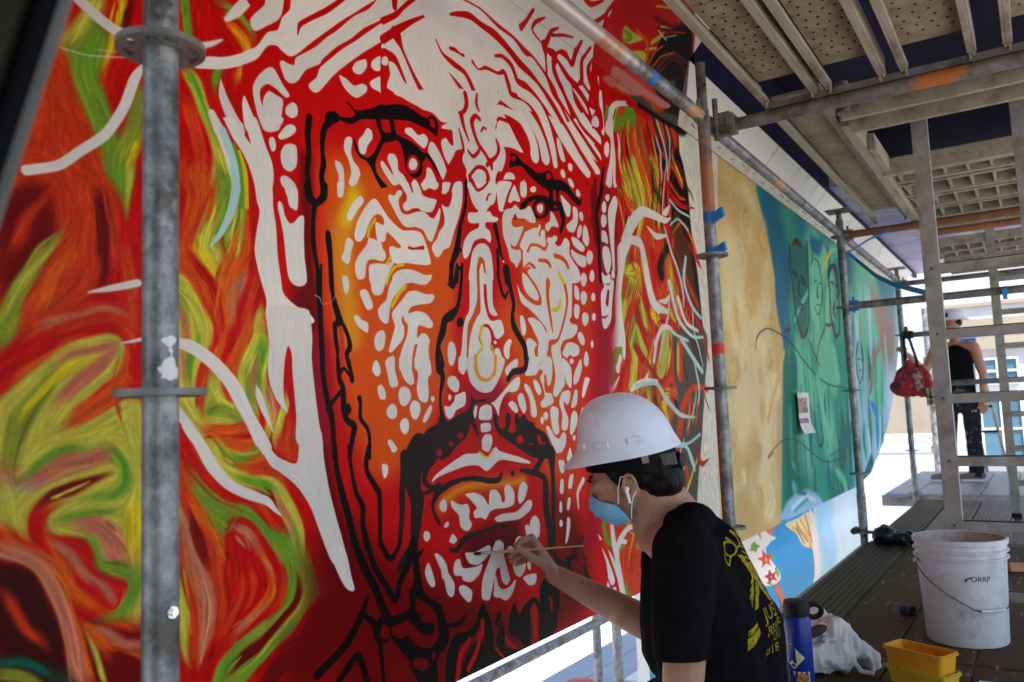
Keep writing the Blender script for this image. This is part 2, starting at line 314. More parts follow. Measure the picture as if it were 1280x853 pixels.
def tag(o, label=None, cat=None, group=None, kind=None):
    for k, v in (('label', label), ('category', cat), ('group', group), ('kind', kind)):
        if v:
            o[k] = v
    return o
def thing(name, label, cat, loc=(0, 0, 0), group=None):
    o = bpy.data.objects.new(name, None)
    o.empty_display_size = 0.05
    col.objects.link(o)
    o.location = loc
    return tag(o, label, cat, group)
def copy_tree(o, loc, label):
    def rec(a, par):
        c = a.copy()
        col.objects.link(c)
        if par:
            c.parent = par
        for ch in list(a.children):
            rec(ch, c)
        return c
    r = rec(o, None)
    r.location = loc
    r['label'] = label
    return r
FACE_PAINT = r'''
RC0 512,1614 6665,4688 4936,-1188 541,410
Rd5.9 512,1614 3756,3235 3621,2441 3603,2005 3689,1771 3756,1411 3792,1182 3733,913 3651,692 3563,482 3468,216 3281,-14 2257,-213 541,410
Pr26 544,1604 1191,1916 1133,919 1070,607 563,758
PO29 615,1478 772,1566 804,1199 696,1023 590,1017
Pr0 1082,1863 3176,2871 3089,1575 2854,915 2803,499 3106,-36 1709,103 1067,307 1148,594 1133,919 1096,1247 1059,1490
SY7.8 771,1632,28 743,1565,27 723,1522,27
Sy6.2 819,1653,21 805,1594,20 790,1547,20 779,1506,20
SG9.8 737,1523,41 751,1464,43 773,1421,44 795,1377,45
Sg7.9 771,1577,33 758,1524,33 754,1480,38 780,1423,40 802,1357,40
SG8.3 855,1476,34 848,1413,33 825,1363,31 806,1318,31
Sy6.2 856,1386,18 840,1352,17 825,1322,17
Sr4.1 801,1514,28 813,1474,28 821,1443,28
SO5.7 714,1389,21 725,1337,22 753,1309,23
Sd6.3 831,1650,18 824,1616,17 809,1565,17
Sg3.8 954,1707,22 954,1629,22
Sr7.3 988,1717,28 993,1636,28
SO7 956,1492,29 978,1426,28 982,1363,28
SY4.8 956,1553,30 987,1502,31 1015,1445,31 1043,1374,31
Sg4.7 956,1553,17 987,1502,17 1010,1452,17
Sg3.9 1025,1589,17 1011,1542,17
Sa7.7 1060,1683,28 1090,1664,30 1095,1631,24 1074,1580,22
SG4.1 1036,1716,15 1081,1721,19 1106,1692,21
Pd10.4 620,1216 680,1274 713,1200 652,1106 623,1077
SO7 703,1262,6 665,1212,15 639,1162,17
SO7.7 742,1309,19 763,1279,19 771,1235,18
SO6 796,1286,17 807,1217,17 811,1157,17
Sd5.8 781,1265,22 789,1178,22 783,1121,21
SG4.1 713,1197,4 682,1162,18 658,1113,24 635,1060,32 624,1009,37
SY3.5 707,1186,3 676,1148,9 646,1092,9 629,1053,9
So7.2 727,1162,25 695,1111,25 680,1070,24
SO5.5 775,1148,23 748,1104,23 715,1067,22 683,1044,22
Ss5.6 683,1038,13 732,1055,13 776,1076,14 819,1069,14
SO3.8 709,1020,14 755,1047,15 805,1054,16 834,1028,16
SO4.1 834,1178,27 838,1114,27 842,1021,27
Pg0.8 792,1325 852,1339 841,1277 829,1239 814,1279
SY3.3 842,1337,13 835,1283,13 829,1248,4
SO6.8 947,1358,47 973,1317,46 960,1243,42 951,1203,42
So7 987,1344,58 1000,1306,54 977,1246,50 964,1213,49
SY5.7 1033,1383,52 1033,1317,50 1014,1261,48 1000,1219,51 1018,1181,53 1022,1150,5
SG3.9 1029,1382,29 1033,1338,28 1023,1295,27
Sg3.9 1052,1358,23 1038,1289,22 1018,1242,21
Sg4 1082,1365,30 1076,1284,28 1046,1218,26
Sy1.5 1088,1394,16 1097,1352,15 1094,1307,15
Sy3.3 982,1247,19 977,1215,20 1000,1187,21 1020,1146,5
SY3.9 1076,1297,28 1061,1220,27 1032,1179,25
Sg1.5 1052,1280,7 1042,1221,6
So5.5 938,1186,31 981,1145,32 1008,1093,33 1026,1028,33
Sr4.6 964,1193,18 1004,1148,19 1022,1102,19
Sr5.1 1112,1334,31 1113,1228,30 1085,1182,27
So4.9 1091,1266,36 1051,1186,36 1041,1136,38 1045,1033,38
Ss7.3 1085,1182,22 1055,1130,23 1050,1081,24
SY1.8 929,1139,43 964,1105,44 985,1060,45 981,1021,44
Sg2.2 938,1125,15 968,1090,15 981,1037,15
Ss2.7 938,1102,16 951,1065,16 955,1024,16
Pr1.7 622,931 636,999 725,1024 684,986 660,953 634,928
So3.5 631,928,13 660,960,14 691,986,14 739,1015,14
SO4 834,1002,26 820,939,26 835,883,26
PY2.2 620,907 660,950 703,990 756,1017 805,1025 827,1002 820,963 777,932 743,899 727,873 791,888 857,915 858,719 623,747
SG6.8 704,951,29 673,912,28 650,863,27 639,815,27
SY3.5 757,908,20 717,880,20 686,836,19 666,807,19
Ss3.7 805,1001,21 777,969,20 743,942,20 717,912,20
Ss3.7 716,977,12 756,999,12 798,1002,12
Sy2.8 759,982,13 716,954,13 685,928,13 667,900,12
So3 835,953,29 791,915,28 750,889,27 726,865,5
SO2.3 835,925,9 784,905,9 734,873,9
Sr2.8 844,996,17 850,946,17
Sg3.5 654,783,13 672,806,13 709,822,13 751,833,13
Ss4.3 672,787,26 718,806,26 771,818,27 803,833,28
Sg3 806,836,17 828,801,18 821,767,18 779,752,17 739,736,17
Ss3.9 628,809,17 645,799,17
Sc2.3 628,787,5 663,782,5 706,777,5
SY2.5 687,767,19 735,782,20 778,798,21
SY3.9 778,858,17 828,877,18 854,897,18
Pd0.5 673,741 697,766 728,776 761,783 797,797 789,784 761,766 732,750 710,737
Po1.8 925,1033 1119,1044 1114,693 925,715
SY4.3 929,1022,38 933,947,38
Ss2.6 950,1019,17 950,948,17
Sg1.8 961,1020,9 952,948,9
SY2.2 981,1025,16 965,955,16 972,906,16 980,872,16
SY2.6 938,922,45 963,880,45 985,861,44
PG2.3 985,937 1026,964 1063,910 1072,878 998,864
SY2.3 1007,956,18 1025,918,17 1068,898,16
Sg3.8 1016,902,12 1063,890,12
SO3.2 994,983,22 981,937,22 980,903,22
SO3.3 1074,1042,28 1054,997,27 1033,957,28 1039,925,7
Sr3.2 1031,1039,17 1008,999,17 985,975,16
Sr3.4 1064,1041,18 1050,1012,18
SY3.5 1111,1027,28 1078,965,28
SO2.4 989,857,19 1048,863,20 1102,875,20
Sr2.4 1062,845,12 1111,851,12
So2.9 1016,841,15 1062,831,16 1116,824,16
Sg2.8 1007,826,15 1038,809,15 1116,796,16
SY2.4 1007,818,24 1052,785,24 1115,764,24
So2.4 1038,793,15 1115,776,16
SO2.1 929,845,25 935,771,25 939,710,25
Sr2.3 929,874,32 950,822,32 980,783,31 1024,741,31 1114,701,32
SO2.7 933,885,14 976,820,15 1006,769,14 1061,730,14 1115,712,14
Pg1.8 958,792 989,759 1038,728 1104,700 1104,686 980,701 958,747
SY2.2 961,784,12 980,745,12 997,710,12
PY1.1 623,754 858,727 859,538 787,556 836,598 808,623 780,648 766,676 746,692 701,705 688,719 670,700 647,715 623,736
Ss5.6 752,717,37 793,688,38 829,643,39
Sy3.9 839,730,30 842,658,29
Sg3 762,690,16 786,644,15 822,631,16 846,613,17 846,583,20 822,558,19 794,554,17
Sg3.6 719,727,11 759,729,11 800,727,11
Pr0.7 670,749 710,744 691,725 691,709 707,698 742,696 766,673 787,634 822,614 834,595 819,578 794,564 754,568 730,606 720,645 689,688 667,706
So2.8 698,693,17 727,657,18 737,620,18 760,594,18
Ss3.6 707,688,15 736,671,15 759,638,15 794,610,15 804,585,16
So2.9 736,633,12 753,608,12 787,578,12
So2 624,715,19 659,686,19 695,662,20 721,627,20 737,579,21 751,526,22 761,461,22
Ss4.1 624,698,22 659,683,22 689,660,22 714,621,23 731,575,24 744,521,25 751,463,25
PD4 625,665 665,658 692,635 712,579 725,520 735,465 628,496
SO6.5 642,623,16 666,577,16 691,541,16
So2.6 760,555,23 787,524,23 808,499,24 863,479,25
Ss2.6 780,544,15 822,515,15 863,505,16
SO1.9 794,546,14 863,532,15
Pd2.7 801,507 863,479 863,428 823,440
St0.5 627,529,14 661,520,14 697,497,13 738,467,14
SG1 627,516,16 662,498,16 692,477,16
PY0.5 767,535 777,520 798,447 785,451 772,502
Pr3.1 929,719 1114,698 1110,358 929,410
SY2.1 931,719,24 937,607,24 949,513,24 962,453,24
SO3 937,679,32 954,587,32 970,508,32 979,456,33
Ss2.6 950,702,24 971,620,37 988,555,38 987,490,26 978,424,4
Sd2.2 962,701,20 979,651,20 997,619,20
So2.7 975,707,23 1015,653,24 1037,597,27 1028,577,28
SO3.1 1006,658,30 1014,594,30 1023,533,32 1005,478,32
Sr1.8 1056,659,42 1055,587,42 1045,521,42
Ss2.4 1061,658,16 1089,623,17 1113,577,18
SO2.8 1074,576,20 1064,536,20 1036,501,19
Ss2.8 1112,503,23 1068,482,23 1040,468,22
Sd2.2 1004,428,19 1018,468,19
Sg1.4 980,717,26 1024,682,26 1042,670,29 1066,698,29 1099,684,27
Sg1.1 1116,460,37 1063,438,37 1031,417,39 1017,384,38
Sg1.2 1044,384,18 1077,397,18 1116,414,19
Pd0.7 1044,404 1058,428 1111,443 1111,417 1068,407
Pr1.8 981,1091 1125,1104 1124,1069 1078,1005 1049,954 1028,985 1001,1002 1008,1046
PY1.3 926,1086 978,1090 1001,1063 1003,1031 984,993 974,964 967,887 980,867 926,905
Ss2.3 939,1084,16 952,1042,16 948,972,16
Sg1.7 961,1089,13 978,1053,13 961,992,13 958,949,13
Sy1.3 961,1063,10 969,1038,10 968,1023,10
SO2 1004,993,20 987,955,20 980,915,20
So2.8 1029,1033,24 1014,994,23
So2.9 1105,1093,32 1079,1035,31 1060,987,31 1049,954,31
Sr2.9 1065,1086,18 1057,1034,17 1035,995,17
PY1.5 1125,1104 1144,1083 1149,1024 1142,971 1153,927 1137,847 1091,855 1077,903 1063,951 1089,981 1109,1053 1117,1084
Sg1.9 1135,1039,23 1123,998,23 1115,952,23
SG2.6 1093,969,22 1100,927,22 1092,909,22
Ss1.9 1118,998,11 1104,945,11
SY1.1 1130,1048,11 1101,1006,10 1071,957,10
Ss2.7 1146,940,20 1153,902,20 1156,865,20
PY1.4 1028,974 1028,944 1045,915 1081,888 1088,873 1027,860 987,861 984,904 1001,935
SG2.1 994,887,23 1038,898,23 1073,879,25
SY1.1 1028,950,9 1042,912,9 1066,900,8
SO1.1 1033,950,14 1040,927,14 1054,912,13
SO1.8 1010,858,17 1062,859,18 1107,873,19
Sr1.9 1114,903,16 1122,878,17 1110,863,16
SY1.6 1185,915,24 1168,871,23 1152,831,23
SO2 1201,883,25 1192,829,24
Sr1.2 1197,1026,21 1203,978,21 1208,927,21 1207,876,21
SY1.2 1191,984,8 1196,946,8 1191,915,8
Pr1.9 1107,1354 1163,1366 1166,1085 1115,1081 1098,1191 1103,1286
So5.4 1083,1239,43 1050,1178,43 1032,1122,44 1024,1074,45
SO4.2 1015,1334,19 998,1297,19 977,1251,18 964,1231,18
Ss4.4 1085,1183,15 1053,1124,15 1049,1073,16
SO3.8 1113,1174,22 1097,1129,22 1085,1076,22
Sr3.5 964,1187,15 990,1165,15 1014,1126,16 1021,1071,15
SO2.7 964,1155,17 984,1123,17 997,1089,17
PY0.9 960,1120 983,1100 997,1069 960,1066
Sg1 964,1103,7 977,1082,7
PY1.1 1127,1113 1145,1080 1114,1078
So1.9 1093,1306,15 1091,1268,14 1068,1205,13 1032,1164,12
Po1.4 984,862 1121,857 1136,799 1159,776 1120,757 1062,768 1013,801
Sg1.8 1000,831,14 1037,810,15 1073,797,15 1121,821,16
SY1.4 1013,840,7 1055,812,7 1106,803,7
Sr1.1 1062,844,10 1106,846,10
PY1.2 1137,856 1176,855 1168,824 1152,819
PO0.8 1176,855 1222,854 1217,790 1175,799 1152,816
PY0.9 987,842 1013,786 1054,757 1098,739 1143,725 1173,685 1193,646 1212,579 1249,573 1238,631 1226,679 1198,720 1170,747 1135,761 1090,766 1055,780 1027,800 1010,832
Sg1.8 1072,761,17 1113,749,18 1150,728,19
Ss2.3 1174,707,14 1201,667,15 1213,625,16
Sg1.6 1213,647,12 1224,577,12
PO0.6 1094,774 1121,792 1151,791 1159,776 1191,761 1223,730 1243,699 1226,679 1206,713 1170,747 1135,762 1102,763
Pr0.6 1183,762 1223,730 1256,682 1281,641 1319,561 1251,572 1238,631 1230,673 1210,706
Pr0.5 948,838 993,774 1037,744 1090,722 1135,705 1165,677 1187,653 1173,647 1145,654 1119,674 1090,698 1061,716 1020,737 986,766 951,796
SO1.8 1086,722,15 1119,698,16 1150,670,16
SO1.7 964,826,15 983,794,15 1010,767,15
PG0.5 957,792 983,763 1020,735 1061,713 1090,701 1119,674 1149,652 1193,643 1212,579 1172,585 1137,624 1111,654 1086,681 1061,690 1043,681 1036,667 1012,682 976,725 960,754
Sg1.7 993,737,15 1026,703,15 1026,686,17
Sg1.9 1068,706,15 1112,672,15 1157,639,16 1200,602,16
Pr0.5 1057,689 1086,678 1119,647 1149,613 1172,585 1036,608 1033,656 1043,678
Ss1.8 1061,667,17 1086,652,18 1104,623,20 1111,596,21
Ss1.6 948,706,18 957,667,19 960,621,19
Sd1.3 963,694,18 976,659,18 989,616,18
So1.7 960,740,18 993,690,18 1016,653,19 1026,610,19
Pr1.7 1036,626 1168,605 1191,568 1190,520 1095,481 1024,445 1004,393 966,404 1008,490 1035,567
SO1.9 935,642,18 947,597,18 963,527,18 969,445,19
SY1.6 931,608,18 941,531,18 947,488,18 956,443,2
Ss1.6 957,638,26 982,582,27 995,533,26 990,488,20 978,429,3
SO1.7 1005,586,15 1022,542,16 1018,487,17
SO1.7 1060,585,14 1070,558,16 1059,528,16 1038,505,16 1025,475,16
SO1.8 1092,577,13 1099,541,13 1084,518,13
So2.5 1118,604,19 1144,570,21 1147,528,24 1117,505,21 1059,478,20
Ss2.2 1129,591,12 1148,561,12
SO1.9 1180,582,23 1189,538,25 1162,504,24
Ss1.8 1052,477,13 1087,491,13 1124,501,13
Sr1.5 1144,561,6 1148,540,6
Sr1.4 1121,528,6 1099,512,6
PG0.6 1156,607 1250,593 1266,543 1295,496 1277,478 1243,469 1209,440 1169,426 1130,409 1101,394 1075,370 1009,389 1018,427 1034,445 1059,455 1094,470 1139,486 1178,498 1202,508 1195,543 1187,572
Sg1.5 1196,598,23 1207,541,24 1198,506,25
Sg2 1241,572,19 1265,524,21 1252,486,22
Sg1.7 1045,442,15 1024,414,14 1021,385,14
Sg1.5 1201,451,14 1154,432,14 1116,410,15 1079,388,14
Pd0.4 1217,548 1231,518 1227,494 1194,471 1146,449 1116,430 1090,411 1043,405 1048,425 1073,438 1101,448 1139,468 1186,488 1210,501
SY0.6 1231,487,6 1193,462,5 1146,440,5 1108,415,5
Sd7.8 1168,358,100 1249,372,116 1302,422,131
Pr6.4 2796,2146 3079,2188 3229,2155 3378,2033 2779,1758 2786,2058
PO4.9 2953,2340 3602,2482 3582,2113 3617,1996 3682,1777 3744,1437 3770,1195 3697,864 3598,594 3465,257 3283,0 2648,39 2937,1589
SY11.3 2961,1790,106 3013,1743,98 3078,1715,88
Sg6.9 2900,1744,26 3014,1752,27
Sr8.3 2938,1826,67 2981,1794,67
SO9.8 2953,1722,42 3040,1732,97 3002,1658,80
SY10.2 3068,1874,106 3113,1756,106 3093,1608,24
Sy6.1 3087,1861,31 3243,1792,39 3323,1656,45
SO7.8 3168,1863,67 3309,1788,73 3379,1730,81
Sr9.5 3236,2048,94 3265,1948,91 3383,1830,87
SY7.9 3268,1967,53 3306,1922,56 3349,1832,57
Pk5.2 3274,2013 3352,1933 3454,1836 3453,1679 3508,1411 3637,1274 3760,1216 3768,1343 3754,1497 3707,1694 3695,1780 3688,1896 3654,2005 3566,2090
Sk1.9 3341,1981,5 3333,1929,9 3325,1872,10 3299,1816,10 3274,1761,9 3257,1705,8 3241,1652,5
Sb1.9 3486,913,8 3490,874,13 3474,839,15 3459,804,15 3425,770,12 3391,736,9 3358,704,6
Sg1.9 2798,921,5 2773,879,9 2748,838,11 2717,801,11 2693,761,11 2676,725,9 2665,685,6
Sk1.7 3312,703,7 3249,633,11 3187,565,14 3136,502,17 3118,434,16 3133,366,12 3155,292,8
SO5.7 3262,779,13 3251,709,21 3215,642,22 3147,579,22 3089,517,22 3056,454,19 3047,390,12
SY2 3551,2123,8 3536,2092,13 3521,2057,15 3496,2020,17 3481,1987,16 3467,1953,13 3452,1920,8
Sr2 3438,2145,8 3460,2098,14 3452,2043,15 3434,1986,16 3416,1930,14 3389,1872,11 3371,1817,7
So2.4 3215,1648,11 3198,1586,19 3198,1531,26 3216,1475,27 3251,1420,24 3287,1365,19 3323,1309,12
Sd5.8 3032,2050,14 3007,1972,26 3013,1903,36 3044,1839,38 3091,1775,36 3115,1708,29 3105,1635,16
SY2 2798,632,12 2814,589,20 2836,546,26 2852,502,29 2861,457,28 2863,415,23 2850,375,13
SY3.2 2961,1606,8 2948,1562,13 2920,1515,16 2892,1466,17 2865,1421,15 2839,1377,13 2826,1332,8
SY2.3 3078,1370,5 3105,1329,9 3123,1288,12 3150,1246,13 3170,1204,13 3172,1161,10 3166,1117,6
Sk1.9 3361,1998,5 3357,1967,7 3353,1941,9 3349,1910,9 3336,1882,8 3322,1850,6 3308,1818,4
Sg5.8 3249,1227,11 3215,1170,18 3174,1114,22 3141,1059,25 3117,1006,25 3110,953,20 3119,901,12
SY1.9 3336,2071,7 3363,2009,11 3361,1935,13 3342,1862,12 3313,1787,11 3284,1710,9 3256,1638,5
SY1.9 3451,875,5 3446,843,7 3431,808,8 3406,774,9 3382,740,7 3350,711,6 3318,679,3
Sr2.2 3207,646,8 3167,600,14 3127,558,18 3089,514,19 3051,474,18 3029,430,15 3023,387,9
SY5.3 2936,701,13 2947,673,21 2959,647,27 2970,618,29 2982,593,29 2986,564,23 2990,539,14
Sr2 3545,1456,8 3512,1378,13 3472,1305,16 3441,1230,19 3430,1162,18 3438,1091,14 3475,1024,8
SY2.3 3073,2127,7 3053,2094,12 3033,2057,17 3029,2029,20 3017,1995,19 3022,1969,17 3026,1939,10
Sk1.8 3333,600,3 3302,575,6 3280,550,8 3258,523,9 3246,497,9 3242,472,8 3238,446,4
Sk2.1 3649,1166,6 3665,1137,10 3681,1108,12 3698,1078,13 3714,1048,13 3719,1018,11 3725,988,6
SY1.8 3454,836,6 3426,780,9 3371,727,11 3317,675,12 3265,625,12 3231,575,9 3206,524,6
Sk2 3577,1284,8 3571,1251,14 3575,1214,19 3580,1181,20 3584,1144,18 3599,1112,14 3613,1075,8
Sk1.9 3366,2032,10 3366,1969,16 3348,1903,19 3329,1837,20 3292,1765,18 3274,1701,16 3274,1641,10
Sd3.9 3294,2217,21 3307,2180,34 3319,2144,44 3341,2110,45 3373,2078,43 3396,2043,35 3408,2002,21
So2.3 3149,1781,7 3144,1745,10 3132,1712,12 3110,1673,12 3098,1641,12 3077,1607,8 3057,1570,5
So1.9 3307,1933,4 3303,1903,8 3298,1870,10 3294,1840,10 3280,1805,8 3258,1772,6 3244,1737,4
Sr5.6 3077,1725,16 3071,1680,25 3049,1632,28 3019,1583,29 2990,1536,28 2969,1487,23 2948,1442,13
SY2.3 3005,1894,15 3016,1863,25 3036,1834,31 3055,1801,33 3075,1772,31 3095,1738,25 3107,1707,15
Sy2.3 3240,1219,13 3196,1155,21 3145,1089,28 3112,1029,32 3087,966,32 3095,908,25 3111,846,15
Sk2 3553,1629,6 3593,1567,9 3612,1498,13 3590,1427,12 3559,1357,10 3517,1283,8 3486,1215,5
Sy2.1 2995,1035,11 2958,984,19 2921,933,23 2886,884,26 2865,835,26 2859,787,21 2868,738,13
Sr3.4 3078,1550,13 3045,1481,23 3037,1418,32 3052,1357,34 3092,1298,31 3125,1238,25 3149,1176,15
Sg3 2826,689,11 2830,665,17 2841,638,22 2845,613,23 2863,585,20 2874,560,17 2885,535,10
Sy2.1 2975,652,13 2990,598,22 2991,549,30 2977,501,30 2941,453,25 2905,409,19 2864,368,11
SO3 2825,624,10 2847,574,17 2869,521,23 2877,470,26 2870,420,24 2850,375,18 2817,331,10
Sk2.1 3674,1433,7 3643,1373,12 3623,1318,17 3625,1266,19 3637,1214,17 3670,1164,13 3693,1112,8
SO2 2818,795,9 2808,768,14 2798,745,18 2788,721,20 2786,698,19 2783,674,15 2793,650,8
SY2.5 3294,1779,10 3258,1708,18 3240,1642,25 3239,1579,28 3257,1522,25 3302,1465,19 3347,1407,12
Sr2.3 3092,1538,15 3068,1478,27 3069,1425,37 3086,1370,39 3120,1321,35 3145,1266,28 3171,1214,17
Sr3.4 3024,2109,12 2984,2036,21 2954,1970,30 2954,1911,37 2969,1855,35 2993,1804,27 3025,1751,16
Sk2 3483,1197,11 3487,1157,18 3480,1117,23 3494,1078,24 3507,1039,21 3530,1000,17 3543,960,11
SY2.6 3330,1597,20 3374,1528,32 3429,1456,42 3465,1384,49 3472,1309,44 3441,1230,29 3382,1152,16
SY2.3 3021,1905,7 3046,1853,11 3079,1800,14 3112,1745,15 3120,1689,14 3104,1625,10 3079,1560,6
SY2.4 3097,2062,12 3097,1999,20 3113,1942,25 3147,1887,26 3190,1835,26 3207,1775,21 3207,1713,12
SY5.1 2868,624,8 2878,593,12 2896,561,17 2899,527,19 2909,496,18 2905,463,14 2894,435,8
SO3.2 2967,1235,8 3005,1170,14 3019,1103,19 3010,1036,19 2971,968,16 2925,902,12 2880,838,7
Sb2 3571,646,8 3545,612,13 3529,578,18 3532,538,20 3536,503,18 3540,467,14 3524,430,8
SY5.7 3136,1743,9 3113,1691,15 3090,1639,18 3050,1582,19 3028,1532,20 3014,1484,16 3008,1437,10
Sk1.9 3387,1124,5 3378,1067,7 3388,1011,10 3416,956,10 3445,896,10 3464,839,8 3465,782,5
Sr5.1 2906,645,14 2928,585,24 2943,526,32 2935,469,35 2906,415,29 2863,365,22 2822,315,13
Sg5.3 2911,1558,11 2900,1528,17 2889,1501,21 2872,1472,21 2854,1445,20 2837,1417,15 2819,1390,9
Sb2.1 3702,1536,10 3685,1499,17 3657,1458,21 3640,1418,24 3624,1382,22 3607,1343,18 3601,1309,11
SO3.6 3122,1885,8 3150,1847,12 3160,1804,16 3163,1759,17 3157,1717,14 3134,1668,10 3111,1619,6
Sr2.1 2866,1305,14 2860,1261,24 2863,1220,31 2872,1180,33 2896,1138,30 2913,1098,24 2929,1055,14
Sk2 3439,1898,4 3418,1820,6 3407,1744,10 3434,1676,10 3481,1610,9 3539,1544,6 3588,1476,4
Sy2.1 2878,1228,12 2913,1161,20 2942,1097,26 2956,1028,29 2947,962,25 2909,893,18 2858,830,10
Sb2 3446,2196,8 3476,2144,14 3497,2089,17 3487,2026,16 3457,1954,13 3428,1888,11 3410,1825,7
Sr5.5 3047,902,8 3035,870,14 3031,841,18 3034,809,19 3046,777,17 3057,748,13 3069,715,8
SO2.1 3625,1206,6 3656,1144,9 3698,1082,12 3719,1018,14 3719,954,13 3707,890,9 3675,827,6
SY2 3455,2130,5 3459,2090,8 3452,2043,9 3445,2000,9 3419,1953,8 3403,1905,7 3387,1861,4
Sd2.5 3227,2171,12 3235,2105,20 3271,2050,25 3306,1991,28 3333,1929,26 3361,1869,20 3350,1798,12
Sb2 3534,2141,6 3527,2097,9 3500,2048,9 3474,2000,10 3447,1952,10 3431,1907,9 3425,1865,6
Sk2.1 3549,1980,9 3533,1942,16 3528,1911,21 3522,1875,23 3528,1846,23 3532,1813,18 3547,1782,10
Sr5.5 2910,1795,12 2934,1748,21 2958,1700,27 2982,1653,30 2991,1602,27 2984,1548,19 2962,1492,11
Sk1.9 3357,1967,9 3349,1914,14 3323,1857,17 3306,1803,19 3280,1745,17 3264,1692,14 3257,1641,9
Sr5.1 2860,1436,6 2818,1377,9 2784,1321,13 2764,1267,15 2758,1215,14 2772,1161,11 2793,1111,7
SO3.3 3179,739,11 3177,667,17 3142,602,19 3084,539,19 3028,479,18 2989,416,16 2980,353,10
Sr1.8 3399,670,4 3334,606,7 3279,541,10 3260,476,11 3276,408,10 3300,336,7 3325,266,5
SY5.4 2893,1713,7 2916,1663,11 2940,1612,15 2941,1560,15 2919,1502,12 2890,1443,9 2854,1388,5
Sr3.5 3161,1382,12 3202,1312,21 3225,1239,28 3215,1167,27 3170,1090,22 3111,1019,17 3069,947,10
SY1.9 3591,1005,6 3598,928,10 3566,855,11 3494,785,10 3425,714,9 3359,649,8 3329,580,5
Sd2.2 3097,1216,10 3097,1153,16 3064,1089,18 3024,1026,18 2978,965,17 2947,905,14 2932,846,9
Sr1.9 3479,571,10 3466,495,15 3483,421,19 3489,344,21 3468,274,19 3447,206,15 3434,133,9
SY5.2 2958,990,12 2923,943,21 2887,896,27 2860,851,30 2840,806,29 2835,761,24 2844,718,14
Sd3.3 2978,1681,13 2980,1636,20 2967,1591,24 2946,1542,23 2918,1495,21 2890,1447,16 2863,1402,9
Sk1.9 3346,979,9 3359,945,14 3381,910,19 3394,875,20 3407,840,20 3411,805,16 3406,770,9
SO2.4 3200,1848,12 3192,1793,19 3177,1738,21 3144,1680,21 3112,1623,20 3088,1568,17 3081,1517,11
SY5.5 3049,918,13 3025,857,23 3032,797,29 3056,738,30 3079,677,29 3095,615,24 3094,554,14
So5.7 2986,1806,5 3012,1768,9 3030,1728,12 3040,1687,12 3043,1644,11 3037,1600,8 3015,1550,5
SY5.4 2994,801,8 2998,769,13 3009,734,15 3027,702,16 3039,670,15 3050,637,13 3061,602,7
Sr1.9 3484,1324,9 3470,1298,14 3446,1267,18 3432,1237,22 3428,1208,21 3414,1178,16 3409,1150,10
Sr6 3110,1979,14 3129,1939,23 3156,1897,30 3176,1856,32 3204,1817,30 3215,1774,24 3209,1727,13
Sr3 2853,1022,8 2846,967,14 2818,912,16 2777,858,16 2744,803,15 2711,752,13 2705,700,8
SO3.5 3167,1007,8 3149,937,13 3155,868,16 3179,802,17 3211,731,16 3218,661,14 3200,597,8
Sr3 2822,773,6 2811,738,9 2800,706,12 2803,673,14 2806,640,12 2823,606,9 2840,572,6
Sd3.9 3301,2076,9 3323,2042,15 3336,2009,21 3349,1972,22 3353,1937,20 3356,1897,14 3341,1854,8
SO5.9 3192,947,10 3201,891,16 3217,830,20 3243,773,22 3261,715,22 3261,659,16 3235,601,10
So3.1 2838,1311,7 2820,1275,12 2815,1238,15 2818,1204,17 2828,1168,15 2838,1135,12 2855,1099,8
Sb2 3407,2184,9 3422,2159,16 3437,2133,20 3452,2111,23 3458,2082,21 3463,2053,16 3468,2025,9
SY3.4 3182,1232,12 3166,1177,19 3134,1125,22 3094,1074,22 3055,1024,22 3033,975,18 3019,927,11
SY1.9 3358,1175,6 3343,1139,10 3329,1107,12 3315,1072,14 3310,1041,14 3314,1006,11 3327,972,6
Sb1.9 3361,1501,6 3399,1449,11 3419,1394,15 3420,1340,15 3392,1280,13 3365,1221,9 3319,1162,5
Sk2.1 3486,1894,10 3475,1820,16 3484,1751,21 3522,1683,21 3582,1622,19 3642,1555,16 3683,1488,10
SY1.8 3381,730,4 3336,681,6 3284,637,8 3234,594,9 3201,548,9 3178,504,7 3171,457,5
Sr3.3 3039,902,16 3026,867,27 3021,829,35 3024,791,37 3042,752,33 3053,716,26 3071,677,15
Sg5.7 2985,1855,7 2996,1828,12 3016,1799,15 3035,1770,16 3055,1740,16 3067,1713,13 3071,1680,7
SO2.5 3244,2047,7 3272,1996,13 3300,1946,17 3319,1889,18 3310,1829,15 3292,1765,11 3257,1701,6
Sb1.9 3359,1916,8 3345,1888,12 3332,1856,16 3318,1824,17 3305,1792,16 3292,1765,12 3279,1734,8
Sr6.1 3263,1869,13 3257,1829,20 3234,1788,24 3220,1747,26 3198,1707,24 3184,1670,19 3162,1628,10
Sk2 3523,1076,6 3545,1033,10 3568,990,13 3591,946,15 3595,906,14 3587,862,11 3570,819,7
SY3.3 3031,730,10 3043,704,17 3056,678,22 3060,652,25 3064,627,23 3069,601,19 3065,576,11
So3.6 3270,948,13 3283,921,23 3288,893,30 3302,866,30 3315,838,29 3329,811,23 3334,783,14
Sb1.8 3404,938,5 3431,871,10 3430,805,13 3392,740,12 3336,678,10 3272,614,8 3220,556,4
Sr2.5 3226,1604,16 3219,1558,27 3230,1515,35 3250,1472,37 3279,1431,33 3308,1389,26 3338,1346,16
SY6.3 3280,2053,18 3300,2011,30 3312,1971,39 3325,1930,41 3327,1887,37 3321,1842,26 3305,1796,15
SO2.4 3089,1942,14 3109,1909,24 3129,1876,30 3157,1841,34 3169,1806,32 3181,1770,25 3184,1729,15
Sk2 3400,2201,5 3431,2157,9 3462,2110,11 3473,2056,12 3474,2000,10 3456,1943,8 3437,1883,4
